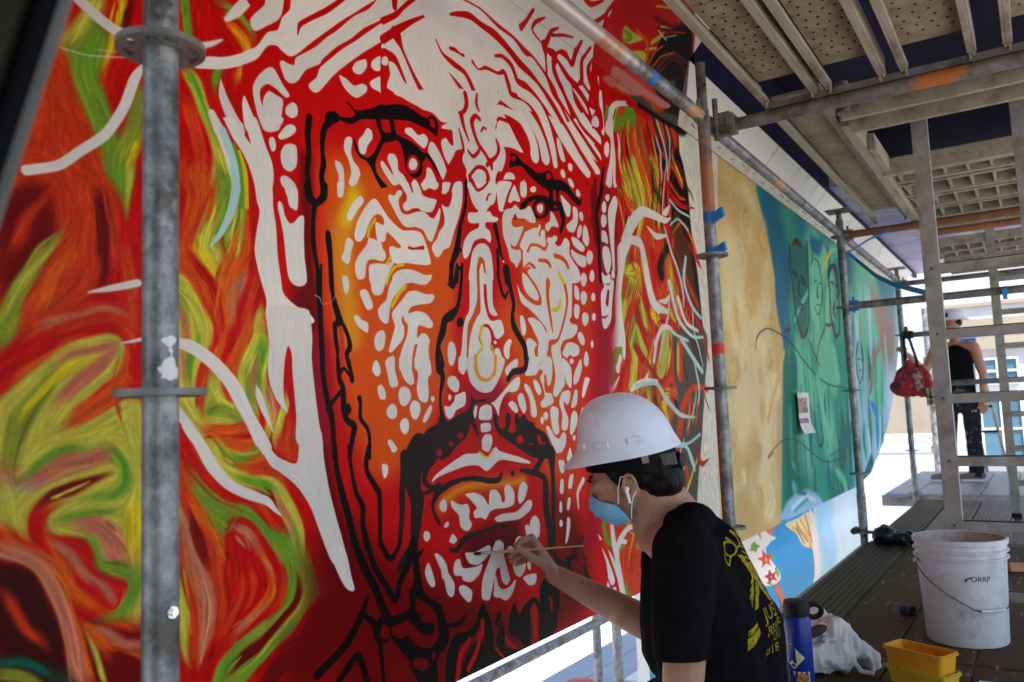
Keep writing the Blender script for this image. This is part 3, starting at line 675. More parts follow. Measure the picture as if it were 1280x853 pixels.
Sr5.1 2907,648,5 2929,594,8 2944,538,11 2937,484,12 2916,432,10 2880,383,8 2839,339,4
So5.6 3096,1691,5 3063,1621,7 3023,1554,10 2992,1490,11 2976,1426,12 2992,1370,9 3015,1310,5
Sr2.2 2913,1818,16 2916,1786,27 2928,1756,35 2946,1728,37 2966,1702,35 2977,1671,28 2988,1641,17
Sd3.1 2988,1105,7 2964,1037,11 2918,967,14 2874,903,15 2837,839,15 2823,776,12 2843,712,7
Sr2.3 3121,1331,16 3155,1277,28 3171,1218,37 3172,1161,37 3139,1102,30 3098,1041,22 3050,985,12
Sr5.8 3202,1075,14 3170,1030,24 3148,990,34 3142,947,39 3144,904,35 3154,861,27 3174,822,15
SO1.9 3336,2013,6 3335,1940,9 3324,1865,11 3286,1785,11 3258,1708,10 3239,1634,9 3255,1567,5
SY5.1 2984,608,14 2976,547,23 2953,491,27 2909,439,27 2866,388,25 2831,337,21 2818,284,13
Sk1.9 3337,1580,5 3391,1516,9 3436,1446,11 3474,1378,13 3461,1300,11 3431,1226,8 3381,1148,5
Sk2.1 3692,1416,11 3673,1364,18 3665,1318,25 3678,1270,27 3691,1221,23 3725,1174,18 3749,1126,11
SO2.4 3217,947,6 3222,917,9 3226,887,12 3238,853,12 3260,823,11 3272,789,9 3285,758,6
SY2.3 2965,1884,13 2970,1858,22 2974,1833,28 2986,1809,29 3007,1787,28 3019,1759,22 3031,1735,13
Sd3.7 3264,1941,16 3275,1893,27 3268,1845,31 3252,1792,31 3227,1738,27 3203,1684,21 3179,1631,12
Sb2 3655,957,7 3639,924,10 3623,891,12 3586,855,12 3550,823,10 3515,792,8 3481,761,5
Sk2 3551,1069,11 3573,1019,17 3595,968,23 3607,917,26 3598,866,22 3559,815,15 3521,766,9
Sr5.4 2969,780,9 2973,752,15 2984,720,18 2995,691,19 3006,659,18 3018,630,14 3029,598,9
SO1.9 3339,1655,9 3351,1614,15 3373,1578,19 3395,1542,21 3426,1503,18 3459,1467,14 3481,1426,9
So5.9 3130,2197,11 3097,2124,21 3080,2053,28 3079,1988,34 3112,1934,31 3145,1877,25 3179,1818,15
So2.1 3446,2260,9 3469,2221,15 3502,2185,20 3525,2146,23 3538,2100,20 3530,2052,14 3513,2002,8
Sr2.2 2968,1782,7 2992,1731,12 3017,1682,16 3018,1629,16 3002,1571,13 2972,1513,9 2935,1456,5
Sk2 3536,2153,6 3518,2098,10 3500,2044,11 3461,1982,12 3444,1929,12 3426,1873,10 3419,1823,6
Sr2.2 3102,1015,12 3062,956,22 3046,898,30 3046,841,32 3062,783,29 3086,724,22 3110,665,13
SY2.2 3024,1684,7 3009,1621,11 2978,1557,12 2932,1488,13 2902,1426,13 2887,1364,12 2895,1308,7
Sk2.1 3638,1222,9 3671,1171,15 3694,1119,20 3717,1067,22 3730,1015,22 3720,962,16 3711,909,10
Sg3.1 2928,924,4 2893,884,7 2866,842,10 2847,800,12 2842,761,11 2851,718,8 2860,675,5
Sy2 2825,740,14 2820,696,24 2821,651,29 2843,602,30 2866,555,28 2882,508,23 2890,459,14
Sr1.9 3589,869,4 3527,805,6 3459,744,7 3402,687,8 3355,629,8 3337,569,7 3345,507,4
Sd3.3 2967,1656,15 2965,1633,25 2961,1606,30 2951,1581,31 2940,1554,28 2929,1529,21 2911,1501,12
Sg3.7 3162,2063,17 3187,1999,28 3229,1939,36 3264,1880,40 3281,1812,37 3271,1739,25 3234,1662,14
Sr3.1 2934,977,13 2899,927,22 2856,875,28 2829,824,32 2816,777,32 2817,726,25 2832,677,14
So2 3524,2203,9 3532,2125,15 3509,2043,16 3457,1951,16 3426,1869,17 3423,1791,15 3441,1721,9
Sk1.9 3493,1318,4 3455,1260,8 3437,1205,10 3428,1151,11 3420,1097,10 3439,1041,8 3469,988,4
SO3.2 2865,1298,14 2858,1245,25 2874,1196,31 2897,1145,32 2920,1096,30 2943,1043,25 2944,993,15
Sr2.2 3072,1626,9 3032,1562,14 2993,1500,19 2971,1445,24 2972,1390,23 2988,1337,18 3012,1284,11
Sg3.2 3055,1079,9 3017,1026,15 2979,975,19 2942,924,21 2921,874,21 2915,828,17 2924,779,10
Sk1.9 3328,979,5 3340,941,8 3362,907,10 3375,872,11 3388,834,11 3392,799,8 3395,760,6
So2.1 3694,1366,9 3689,1335,17 3683,1301,21 3688,1267,23 3703,1234,20 3730,1201,16 3746,1168,9
Sk2 3419,1823,5 3400,1761,9 3410,1704,13 3430,1649,13 3469,1597,12 3519,1545,9 3560,1491,6
Sg2.1 2900,1349,11 2886,1294,19 2887,1244,25 2902,1192,26 2933,1144,24 2956,1091,20 2972,1038,12
SO5.9 3225,824,12 3237,790,21 3249,753,26 3253,719,29 3239,687,25 3225,651,20 3203,620,11
Sb2 3421,2279,10 3467,2210,16 3515,2143,22 3533,2068,24 3520,1985,19 3486,1894,14 3454,1809,9
SY3.5 3162,1815,16 3152,1740,25 3116,1658,28 3065,1574,31 3040,1500,32 3046,1429,27 3085,1364,15
Sk1.9 3372,1821,7 3348,1780,13 3342,1739,18 3336,1702,19 3331,1665,19 3344,1631,15 3357,1594,9
Sd5.3 3059,643,9 3051,590,14 3029,542,16 2991,493,16 2947,446,14 2911,399,12 2883,353,7
Sk2.1 3593,1200,9 3606,1156,16 3631,1117,20 3644,1073,22 3668,1032,19 3692,988,17 3696,947,10
Sk1.9 3342,1865,5 3317,1813,8 3292,1765,11 3276,1715,13 3269,1668,12 3272,1623,10 3283,1579,6
Sd2.1 2892,1463,11 2866,1427,20 2848,1394,25 2823,1359,26 2805,1329,26 2795,1298,23 2791,1267,14
Sd2.4 3248,1703,5 3222,1642,10 3214,1585,13 3215,1526,14 3242,1475,13 3278,1424,10 3324,1373,6
Sg3.4 3158,825,7 3175,772,12 3193,719,16 3202,666,18 3186,614,15 3153,565,11 3113,517,6
SO5.7 3072,1569,6 3031,1493,11 3021,1419,15 3036,1352,16 3074,1283,15 3114,1217,12 3129,1148,7
So1.9 3332,1608,10 3361,1562,16 3392,1520,21 3432,1478,22 3463,1435,22 3485,1386,18 3487,1339,11
Sr2.1 3577,2161,6 3561,2121,10 3545,2082,12 3519,2041,12 3493,2001,12 3478,1963,10 3462,1926,6
Sy5.9 3272,1143,6 3238,1090,10 3214,1042,13 3199,994,15 3209,947,14 3219,897,11 3246,850,6
SY5 2804,738,6 2792,692,10 2793,644,13 2808,599,13 2830,549,12 2852,500,10 2867,453,6
SO3.5 3079,1376,10 3105,1333,16 3132,1288,21 3158,1244,23 3177,1198,23 3179,1151,17 3164,1103,10
Sr1.8 3431,871,8 3424,826,14 3407,781,16 3372,734,15 3329,692,13 3278,651,10 3236,607,6
Sk2 3438,2205,6 3461,2170,10 3475,2132,14 3488,2094,15 3491,2053,13 3485,2010,9 3459,1966,4
Sr3.5 3282,1271,17 3255,1207,26 3211,1139,30 3160,1077,34 3134,1013,35 3134,954,28 3150,891,17
Sr3.4 3105,1571,13 3083,1527,23 3069,1485,32 3072,1445,36 3075,1406,34 3094,1368,25 3113,1330,15
SY3.2 3009,969,10 2990,943,18 2979,918,23 2961,893,25 2950,868,24 2940,846,19 2937,821,12
SY3.4 2985,2046,9 2945,1965,15 2929,1891,22 2943,1825,25 2981,1765,23 3019,1703,19 3034,1636,11
Sr2.2 3026,1638,13 3007,1604,21 2995,1576,27 2976,1543,27 2957,1514,25 2938,1482,20 2920,1451,12
Sk2.1 3681,1354,11 3672,1296,19 3684,1244,24 3717,1189,24 3751,1137,25 3752,1080,19 3732,1026,11
Sg3 2904,974,13 2878,933,21 2844,894,27 2818,852,30 2793,813,28 2774,775,24 2770,737,14
Sr1.9 3378,1983,6 3361,1935,10 3345,1888,12 3330,1841,13 3304,1789,12 3289,1743,10 3282,1699,6
SO2 2952,1059,7 2921,992,12 2877,930,14 2834,866,16 2805,804,15 2798,745,12 2818,681,7
Sr1.9 3585,851,8 3525,791,13 3466,733,16 3410,677,17 3363,618,19 3354,561,15 3363,502,9
SY3.5 3204,1813,5 3188,1761,9 3165,1711,11 3141,1659,12 3110,1609,11 3095,1559,9 3089,1514,6
SO3.2 3004,988,6 2967,940,9 2938,893,12 2918,847,14 2912,800,13 2921,754,10 2937,707,6
Sr2.4 3315,1312,12 3286,1237,17 3231,1161,21 3187,1088,23 3160,1020,24 3167,950,19 3191,881,11
Sd3.3 3029,1240,8 3053,1186,14 3062,1131,17 3046,1075,17 3015,1017,15 2977,962,11 2933,908,7
So2 3407,1748,11 3424,1674,18 3461,1603,21 3528,1535,22 3575,1459,23 3593,1383,19 3570,1302,11
Sb2 3550,1304,7 3528,1229,12 3536,1160,15 3554,1088,16 3594,1019,14 3622,946,12 3631,876,7
SO1.9 3513,1382,7 3487,1339,12 3461,1297,16 3435,1255,18 3419,1211,18 3413,1171,14 3406,1132,8
SY1.9 3479,931,8 3482,885,13 3474,839,15 3447,794,15 3412,749,12 3368,707,9 3325,665,6
Sd5 2812,744,8 2805,691,14 2813,637,17 2834,582,17 2862,525,16 2877,470,14 2877,416,9
So5.2 2974,1108,13 2966,1047,20 2928,986,23 2884,927,25 2848,869,23 2821,815,20 2814,759,12
So2.1 3695,1188,4 3712,1158,7 3729,1132,10 3745,1103,11 3751,1076,11 3746,1045,7 3730,1019,4
SO1.9 3512,593,6 3506,558,10 3501,527,13 3504,492,13 3509,460,12 3523,423,10 3508,393,6
Sr2.1 2926,856,8 2904,798,14 2904,736,17 2918,677,18 2947,614,16 2969,551,14 2968,492,8
SY3.6 3118,1981,10 3144,1929,16 3179,1878,20 3205,1824,23 3223,1768,20 3206,1705,14 3180,1642,8
Sg3.3 2999,1544,12 2979,1508,21 2960,1472,26 2940,1437,30 2928,1401,28 2917,1367,24 2920,1336,14
Sr4.9 2791,798,7 2773,767,11 2756,735,14 2745,703,16 2742,671,15 2745,639,12 2754,606,7
Sd5.7 3152,1257,10 3153,1203,16 3137,1149,18 3097,1094,18 3058,1040,16 3019,988,14 2997,937,9
Sg3.9 3307,2246,14 3312,2219,22 3317,2191,29 3331,2166,30 3346,2140,29 3360,2115,23 3375,2089,14
SY3.4 3181,1104,13 3151,1070,24 3130,1039,31 3109,1006,36 3096,973,34 3084,943,29 3088,911,17
So1.9 3363,1516,10 3393,1466,17 3422,1416,23 3433,1363,25 3415,1307,21 3388,1251,15 3352,1196,8
SO3.4 3093,1305,17 3133,1238,30 3140,1169,38 3114,1098,35 3064,1027,30 3015,959,24 2976,896,15
SO2.3 3169,1681,5 3146,1636,8 3124,1594,11 3110,1551,12 3097,1512,12 3100,1472,9 3111,1437,6
So2.1 3496,1768,7 3511,1738,11 3526,1710,14 3551,1681,14 3577,1655,13 3602,1625,10 3629,1599,6
So3.3 3070,1015,13 3021,943,22 2989,877,32 2995,807,34 3017,740,30 3047,672,25 3061,602,15
Sd2.3 3201,1068,15 3169,1020,27 3153,970,38 3154,921,41 3164,871,37 3183,825,29 3201,775,17
Sg3.5 3203,1028,7 3191,997,12 3178,967,17 3182,941,18 3178,911,17 3191,881,12 3195,854,8
Sk1.8 3441,755,8 3395,705,14 3342,657,17 3289,606,19 3255,559,19 3239,511,16 3240,462,9
SO2.1 3695,1493,7 3677,1453,10 3649,1407,12 3632,1368,15 3625,1330,14 3618,1288,12 3633,1251,7
SO5.3 2992,1189,9 3007,1128,16 2999,1067,19 2976,1006,19 2931,949,16 2887,890,13 2858,833,8
Sd2.3 3078,1313,12 3100,1292,21 3112,1267,28 3125,1241,31 3130,1215,29 3134,1188,23 3139,1165,14
So2.4 3187,1570,16 3187,1508,25 3204,1452,32 3239,1398,32 3284,1344,31 3311,1287,26 3320,1225,16
Sk1.9 3349,1910,8 3344,1877,12 3330,1845,14 3316,1809,15 3293,1776,13 3280,1741,12 3276,1712,8
SO1.9 3336,1576,7 3366,1531,12 3406,1489,16 3436,1443,18 3457,1394,18 3468,1344,14 3461,1297,8
Sk1.8 3365,927,4 3384,872,8 3394,816,10 3386,761,11 3358,704,9 3305,652,6 3253,603,3
Sy2.2 2960,2147,7 2930,2080,12 2893,2016,14 2856,1950,15 2828,1891,16 2822,1835,14 2830,1783,9
Sb1.9 3322,1724,5 3317,1691,8 3312,1658,11 3316,1627,12 3321,1599,11 3344,1570,8 3358,1540,6
Sy5.9 3143,1615,13 3119,1556,22 3103,1500,32 3112,1447,35 3138,1397,32 3164,1345,24 3199,1295,14
Sd2.3 3072,1449,8 3069,1422,14 3073,1396,17 3086,1370,18 3099,1345,17 3111,1320,13 3132,1295,7
Sk2 3506,2088,5 3464,2001,9 3434,1923,12 3403,1842,13 3402,1772,14 3429,1704,11 3476,1642,6
SY2.4 3247,1032,12 3230,974,21 3247,914,26 3264,853,28 3291,795,26 3308,733,21 3299,676,13
Sr2.1 2846,1197,13 2862,1155,21 2885,1110,27 2901,1067,30 2918,1024,29 2919,977,22 2907,933,13
So2.2 3059,818,16 3070,779,27 3088,740,34 3098,698,37 3117,658,35 3120,619,29 3122,577,17
So1.8 3371,789,6 3334,725,8 3280,664,10 3218,605,11 3168,548,10 3134,490,9 3134,429,6
Sk2.4 3261,1920,37 3272,1843,36 3342,1786,32
Sb8.4 3530,1702,131 3471,1562,146 3514,1448,150
Sb8.7 3615,1612,132 3616,1461,132 3700,1336,124
Sr2.6 3343,1949,43 3455,1846,37 3598,1819,23 3759,1841,8
SO2.6 3386,1932,25 3554,1857,22 3643,1857,16
SO3.4 3366,2028,25 3501,1988,29 3614,1918,34
Sd2.6 3438,2047,22 3602,2003,27 3646,1955,35
SY2.6 3507,2027,23 3617,1938,23
So3.5 3450,1660,13 3585,1735,12 3704,1674,27 3768,1577,32
So3.3 3472,1645,20 3406,1526,24 3483,1408,23
Sr2.5 3399,1706,44 3436,1566,44 3489,1445,40 3643,1312,34 3779,1247,30
SO2.6 3548,1508,25 3730,1358,26
Sr2.7 3672,1640,25 3793,1560,25
SY4.8 3417,1518,38 3405,1363,38
SY6.4 3354,1483,33 3355,1341,32 3451,1206,30
SO14.3 3041,1507,161 3086,1397,162 3131,1285,163
SO15.2 3212,1567,244 3241,1468,244 3272,1385,244
Sr10.6 3207,1532,66 3233,1415,67
Sk12.5 3381,1585,46 3288,1491,52 3294,1457,69
Sr7 2982,1498,41 3068,1411,42
SY5.4 2924,1410,49 3029,1415,109 2980,1336,91 2891,1216,86
Sg5.4 2948,1381,57 2968,1319,57
Sy5.5 2934,1419,24 3032,1440,24
SY5.7 3042,1367,57 3090,1281,60 3116,1176,61
Sr6.8 3029,1341,78 2947,1221,77 2900,1144,77
Sr5.8 3097,1332,50 3147,1253,50
Sy7.5 3171,1272,44 3293,1221,45
SO5.4 2901,1375,76 2935,1347,77
SG5.5 2991,1272,136 2994,1149,136
Sr3.1 3155,1161,35 3251,1240,26 3388,1250,28 3498,1195,40
Sk0.9 3662,1929,10 3717,1912,12 3748,1887,14
PG2.9 2737,1034 2764,1103 2851,1182 2870,1131 2863,1074 2775,1035
Sg2.1 2779,1075,33 2756,1034,33
SO3.1 2912,1186,54 2967,1289,52 3031,1364,49
Sr3.2 3002,1310,54 3034,1226,51 3112,1139,48
SY3.1 2944,1108,37 3000,1210,20 3045,1140,39 3114,1070,37
Sg3.1 2985,1177,20 2966,1118,20
Sr1.9 3053,1366,7 2996,1346,16 2915,1208,9
Sy1.5 2970,1316,9 2914,1199,9
Sr1.9 2925,1041,18 2952,1086,13 3018,1098,11 3088,1046,16
SO2.2 2873,1038,36 2931,1090,36
PO11.2 2777,1052 3091,1063 3075,949 2764,947
SY3.8 2972,1077,61 2953,1014,59 2926,965,55
Sg2.8 2778,1065,36 2764,1022,37 2753,972,37
Sr2.9 2908,1070,31 2850,1007,32 2813,947,34
Sg3.2 3090,1059,26 3131,1023,26
SG3.9 3145,958,28 3020,953,27
Pn11.2 3355,1189 3819,1238 3746,956 3637,671 3510,379 3296,364 3154,423 3222,744 3404,910
SO2.9 3116,1174,61 3222,1037,63
SY3.8 3320,1178,120 3272,1081,113 3218,1011,104
SO3.1 3352,1171,37 3359,1067,34 3280,987,26
Sr2.9 2990,1118,40 3136,1026,39 3235,982,26 3335,1057,43
SO3.2 3483,1179,56 3445,1016,56
SY3.2 3444,1159,28 3424,1033,28
Sb3.5 3622,1187,45 3708,1078,46
SO3 3383,919,17 3296,944,14 3204,911,17
So4.5 3125,944,33 3275,953,34 3387,945,36
SO2.5 3394,771,61 3473,892,52 3611,969,31 3783,961,29
So2.5 3550,910,24 3501,767,23
SY2.5 3602,919,20 3572,819,20
So2.6 3656,928,20 3607,800,19
Sy3.8 3296,944,41 3243,885,41
SO3.1 3349,704,22 3433,647,30 3476,540,35
SY2.3 3323,536,17 3429,622,17
SY2.4 3435,509,18 3592,637,18
Sy3.7 3269,625,40 3219,579,39
Sr1.7 3599,677,16 3653,615,27 3742,632,7
Sr0.9 3782,1216,16 3837,1102,16
Sk0.9 3743,937,9 3791,866,10
PO11.9 2548,529 2945,483 2868,181 2549,258
SY5 2831,444,33 2970,388,57 2892,362,35 2786,363,30
Sg3.5 2626,471,32 2659,411,22 2770,373,18
SO6.2 2881,416,99 2815,315,104 2835,202,99
Sg3.6 2787,233,29 2807,186,29
Sr4.5 2577,512,74 2594,386,65 2719,225,59
#
Sw0.4 739,1612,22 771,1595,22 805,1582,21 835,1582,20
Sw0.4 864,1540,7 844,1502,19 824,1444,19 791,1386,18 745,1342,17 709,1309,17 658,1288,17
Sw1.4 709,1513,2 758,1517,2 824,1537,2
Sw1.5 772,1533,1 820,1544,1
Sw2.7 988,1621,13 1011,1634,11 1035,1651,5
Sw0.5 974,1581,23 1030,1599,23 1080,1625,23 1127,1659,23
Sw1.9 1046,1699,11 1071,1726,23 1107,1772,23
Sw1.4 1030,1557,4 1039,1527,22 1068,1485,27 1108,1453,33
Sw1.3 1011,1489,16 1034,1450,26 1053,1413,29 1065,1379,29
Sw1.8 762,1101,3 804,1113,12 853,1128,14
Sc0.9 1063,1388,22 1067,1345,21 1052,1292,18 1028,1247,12 1004,1217,2
Sw0.4 925,1024,17 963,1020,22 1017,987,26 1063,941,27 1092,889,28 1121,836,29
Sw0.4 925,901,17 954,873,20 980,831,21 1006,788,20 1047,754,18 1115,724,16
Sw0.7 823,1018,3 857,1026,7
Sw0.3 926,1027,16 968,1015,23 1014,985,24 1049,951,27 1081,903,28 1114,854,30 1136,820,30
Sw0.3 926,905,15 948,882,16 977,842,21
Sw1.4 1113,948,2 1120,927,17 1133,896,15 1156,850,2
Sw0.3 951,871,20 961,857,21 983,831,23 1013,786,25 1044,755,22 1090,730,18 1135,714,18 1158,693,10 1173,679,3
Pw0.4 1099,858 1125,857 1140,829 1167,800 1216,783 1225,818 1222,854 1287,851 1296,789 1310,722 1331,654 1348,606 1361,554 1317,561 1277,638 1252,692 1215,737 1171,769 1144,787
Pw0.4 1310,586 1356,579 1374,520 1383,492 1375,487 1355,499 1332,534
Sc3.6 3636,965,5 3630,931,8 3614,898,9 3588,866,9 3552,834,7 3517,802,6 3483,775,3
Sc3.4 3379,1375,9 3362,1324,16 3346,1276,19 3311,1228,19 3277,1177,18 3253,1131,15 3229,1086,8
Sc3.7 3445,2188,7 3468,2149,11 3490,2106,15 3483,2059,14 3475,2008,12 3448,1956,9 3431,1904,6
Sc3.2 3350,595,7 3296,539,13 3269,478,19 3268,416,20 3285,354,18 3311,288,14 3327,222,8
Sc3.3 3448,741,7 3403,694,11 3349,646,14 3305,598,16 3281,554,17 3264,505,13 3275,458,8
Sc3.5 3329,2084,8 3342,2051,13 3365,2024,18 3369,1989,18 3364,1950,17 3368,1915,13 3353,1875,6
Sc3.6 3369,1675,9 3398,1622,16 3436,1566,20 3485,1515,21 3525,1457,22 3545,1396,17 3545,1337,10
Sc3.8 3661,1356,7 3652,1306,13 3654,1257,16 3667,1209,16 3702,1165,15 3726,1117,12 3750,1068,7
Sc3.5 3419,1953,5 3403,1908,8 3387,1861,10 3371,1817,11 3356,1774,10 3349,1729,9 3362,1692,6
Sc3.6 3327,2197,9 3356,2151,15 3387,2108,19 3417,2064,20 3438,2017,19 3439,1961,15 3441,1910,9
Sc3.8 3628,1102,9 3643,1065,15 3658,1032,19 3672,995,21 3677,961,20 3671,928,15 3654,891,9
Sc4.7 3451,1817,15 3543,1789,13 3683,1785,12
Sc4.6 3433,1698,10 3536,1745,10 3658,1715,15
Sc4.8 3604,1572,28 3564,1454,31 3649,1351,24 3761,1303,19
Sc4.6 3381,1432,32 3463,1279,27 3625,1208,17 3773,1212,14
Sw4.6 3477,1371,31 3559,1268,24 3709,1237,17
Sw2.8 3187,1146,29 3270,1220,26 3361,1226,22 3403,1203,15
Sc4.4 3360,1222,17 3450,1197,15 3570,1183,15
Sw1.4 2929,1523,27 3017,1628,60 3126,1700,47 3232,1709,42 3376,1709,28 3443,1732,6
Sw1.5 3357,1737,18 3394,1751,34 3442,1789,8
Sw1.4 3172,1645,8 3262,1619,30 3382,1641,12
Sw1.3 2980,1559,36 3087,1560,46 3120,1502,54 3148,1404,62 3198,1317,54 3337,1297,23
Sw1.4 3248,1334,7 3333,1343,26 3376,1374,8
Sw2.5 2924,1546,32 2992,1652,9
Pw1.2 2869,1513 2952,1559 3019,1566 2941,1476 2884,1341 2875,1262 2891,1130 2740,1122 2816,1210 2856,1370 2857,1472
Sw0.8 3138,1452,53 3148,1401,51 3197,1330,47 3240,1296,42
Pw0.7 2859,1415 2910,1422 2878,1364 2879,1289 2880,1219 2896,1141 2883,1074 2863,1078 2862,1148 2852,1195 2819,1162 2793,1105 2777,1098 2767,1129 2746,1103 2742,1027 2692,1025 2710,1130 2759,1146 2790,1169 2816,1222 2820,1297 2838,1364
Sw1.3 2847,1086,7 2813,1033,37
Pw0.6 2698,1066 2742,1068 2745,980 2756,955 2678,926
Sw0.7 2840,1072,32 2803,1026,16
Sw0.6 2824,1003,5 2776,964,17 2735,938,18
Sw0.7 2924,952,16 2980,972,29 3069,987,29 3184,987,24
Sw0.7 3070,994,26 3107,1034,3
Sw2.7 3209,1171,27 3164,1077,26
Sc4.7 3484,1188,29 3657,1086,30 3735,1046,29
Sc2.7 2971,970,17 3171,981,20 3270,919,29 3418,849,23 3600,832,7
Sc4.4 3330,731,12 3493,719,13 3651,753,15
Sc2.9 3294,715,15 3467,707,19 3530,641,35 3559,595,13
Sw1.1 2976,433,11 2829,434,22 2738,385,34 2731,329,23
Sw1.1 2697,462,28 2706,397,36 2743,291,27 2774,193,21
Sw1.1 2756,397,18 2806,389,19
Pw1 2506,547 2538,543 2530,463 2585,449 2613,424 2575,430 2527,443 2528,409 2586,319 2651,266 2651,228 2623,233 2555,311 2557,331 2506,406
Pw1 2551,416 2596,409 2652,349 2699,271 2673,255 2645,288 2607,363
Pw1.1 2656,383 2729,308 2765,195 2741,200 2716,275
Pw1.1 2707,229 2702,219 2693,214 2682,220 2677,229 2677,241 2685,247 2696,247 2706,241
Pw0.9 2378,247 2355,183 2324,171 2332,213
Sw1.7 2346,197,14 2267,173,12 2230,175,10
Pr0 1180,1910 2813,2696 2819,2300 2860,1857 2822,1531 2711,1151 2646,858 2560,527 2646,295 2482,180 1854,161 1708,84 1124,274 1325,479 1280,607 1207,885 1156,1086 1079,1565 1143,1711
Sd28.9 1241,1146,61 1264,919,61 1318,671,60 1400,482,60
Sd66.7 1352,561,192 1451,399,195 1587,217,200
Sd59.3 1230,368,131 1349,457,139
Pd79.9 1326,531 1540,530 1727,439 2023,304 2294,197 2098,138 1709,103 1318,227
Sd71.7 2263,412,121 2411,311,204 2300,257,151
Sd59.4 2332,605,140 2421,413,143
So50 1371,1427,159 1375,1198,159 1429,956,161 1493,803,162
So53.6 1485,1392,238 1519,1115,239 1570,878,241
So37.5 1668,1298,171 1708,1066,172 1669,959,158
So39.4 1774,1336,135 1731,1198,132
Sa27.1 1416,1417,58 1367,1292,62 1392,1068,64
Sy22.8 1408,1405,28 1379,1342,28
So73.6 2157,1499,238 2290,1310,260 2346,1048,268 2346,759,264
So70 2086,1161,171 2211,967,178 2298,813,185
So45.3 2072,965,102 2010,1011,100
SO79.8 2564,1257,173 2471,916,168 2417,649,164
Sm54 2773,1710,152 2762,1429,149 2724,1152,143 2655,829,138
Sm40.8 2621,745,85 2525,423,82
So23.3 1710,642,56 1774,673,50 1925,677,50 2117,669,53
Sa14.8 1724,655,14 1792,676,14 1886,680,13 2050,670,14 2117,674,15
Sm20.7 1291,1043,48 1305,847,48
Sd29.9 1837,503,93 1955,519,98 2040,529,101
Sd16.6 1259,1457,33 1258,1274,33 1273,1096,34
Sd43.8 2442,1810,128 2790,1557,140
Sm48.1 1898,872,113 1861,895,107 1982,917,96
Pw0.4 1248,1842 1513,1957 1450,1891 1381,1832 1311,1767 1273,1731 1236,1694 1214,1681 1193,1685 1178,1692 1159,1686 1147,1675 1123,1642 1083,1614 1035,1590 979,1577 996,1601 1042,1617 1084,1640 1123,1671 1152,1712 1181,1730 1194,1763 1216,1790
Sr0.4 1398,1900,10 1332,1838,13 1274,1792,11 1246,1767,11 1239,1741,3
Pw0.4 1518,1951 1548,1972 1540,1908 1459,1844 1411,1798 1359,1756 1314,1710 1304,1695 1262,1666 1239,1634 1219,1620 1200,1624 1186,1653 1192,1664 1209,1663 1227,1666 1232,1684 1263,1709 1296,1736 1330,1771 1360,1797 1423,1860 1478,1902
Pw0.4 1539,1893 1537,1848 1457,1781 1388,1721 1347,1681 1303,1630 1284,1621 1271,1627 1271,1637 1294,1660 1304,1685 1324,1706 1379,1759 1431,1802 1476,1842
Pw0.4 1197,1813 1194,1774 1181,1751 1152,1727 1123,1704 1111,1706 1106,1721 1120,1743 1144,1770 1153,1794
Pw0.4 1153,1634 1171,1636 1192,1611 1213,1591 1200,1582 1175,1593 1150,1596 1132,1578 1131,1558 1142,1528 1140,1491 1125,1516 1114,1552 1112,1578 1126,1606
Pw0.4 1154,1582 1170,1580 1193,1574 1190,1543 1181,1503 1140,1491 1137,1540 1141,1564
Pw0.4 1087,1547 1094,1546 1124,1487 1093,1478 1084,1524
Pw0.4 1236,1563 1233,1550 1221,1541 1209,1541 1200,1546 1201,1559 1210,1570 1222,1578 1233,1574
Sw0.7 1031,1567,2 1038,1531,20 1052,1501,24 1076,1473,29
Sw1 1009,1488,16 1025,1459,23
Pw0.5 1462,1763 1464,1744 1445,1720 1424,1713 1412,1722 1424,1742 1440,1753
Pw0.5 1507,1787 1533,1798 1531,1764 1500,1746 1481,1750 1484,1767
Pw0.4 1367,1690 1392,1689 1417,1681 1444,1695 1463,1694 1459,1677 1427,1653 1401,1655 1381,1667
Pw0.5 1474,1709 1505,1733 1530,1738 1529,1692 1504,1695 1482,1696
Pw0.5 1536,1826 1534,1818 1529,1813 1524,1812 1520,1816 1521,1823 1524,1830 1530,1834 1534,1832
Pw0.6 1513,1965 1529,1940 1527,1879 1531,1828 1546,1777 1551,1755 1539,1727 1538,1715 1584,1709 1645,1704 1728,1704 1775,1692 1796,1700 1809,1680 2579,1898 2752,2288 2916,2579
Sr0.5 1527,1889,18 1581,1929,15 1613,1963,12 1658,2007,14
Sr0.5 1577,1973,24 1576,1947,18
Sr0.5 1526,1839,22 1592,1894,22 1642,1933,14 1698,1972,7
Sr0.5 1579,1875,41 1602,1842,12 1637,1797,12 1666,1765,18 1691,1744,23
Pr0.5 1519,1807 1554,1818 1577,1812 1599,1784 1617,1753 1604,1757 1576,1788 1558,1792 1546,1785 1551,1755 1539,1727 1537,1694 1514,1687
Pw0.5 1546,1789 1544,1780 1535,1773 1525,1771 1519,1775 1520,1784 1526,1793 1536,1799 1543,1796
Sr0.7 1820,2027,7 1850,2041,14 1918,2063,23 1980,2059,21 2054,2057,30 2130,2038,28 2190,2015,31 2255,2002,26 2311,1984,17 2398,1943,25 2493,1876,29
Sr0.7 1868,2100,6 1976,2110,7 2073,2094,15 2160,2090,13 2232,2068,26 2279,2068,11 2365,2032,17 2413,1991,38 2462,1952,17 2539,1889,22
Sr0.7 2049,1986,9 2092,2000,14 2144,1988,21 2176,1949,22 2222,1947,28 2278,1931,29 2343,1894,44 2395,1848,72
Sr0.7 1925,1923,12 1955,1910,5 1996,1929,12 2062,1935,10 2097,1950,18 2121,1916,23 2136,1891,19 2209,1899,21 2264,1886,29 2323,1828,36
Sr0.6 1749,1925,5 1778,1895,10 1827,1883,19 1885,1874,17 1920,1840,20 1941,1810,14 1946,1778,5
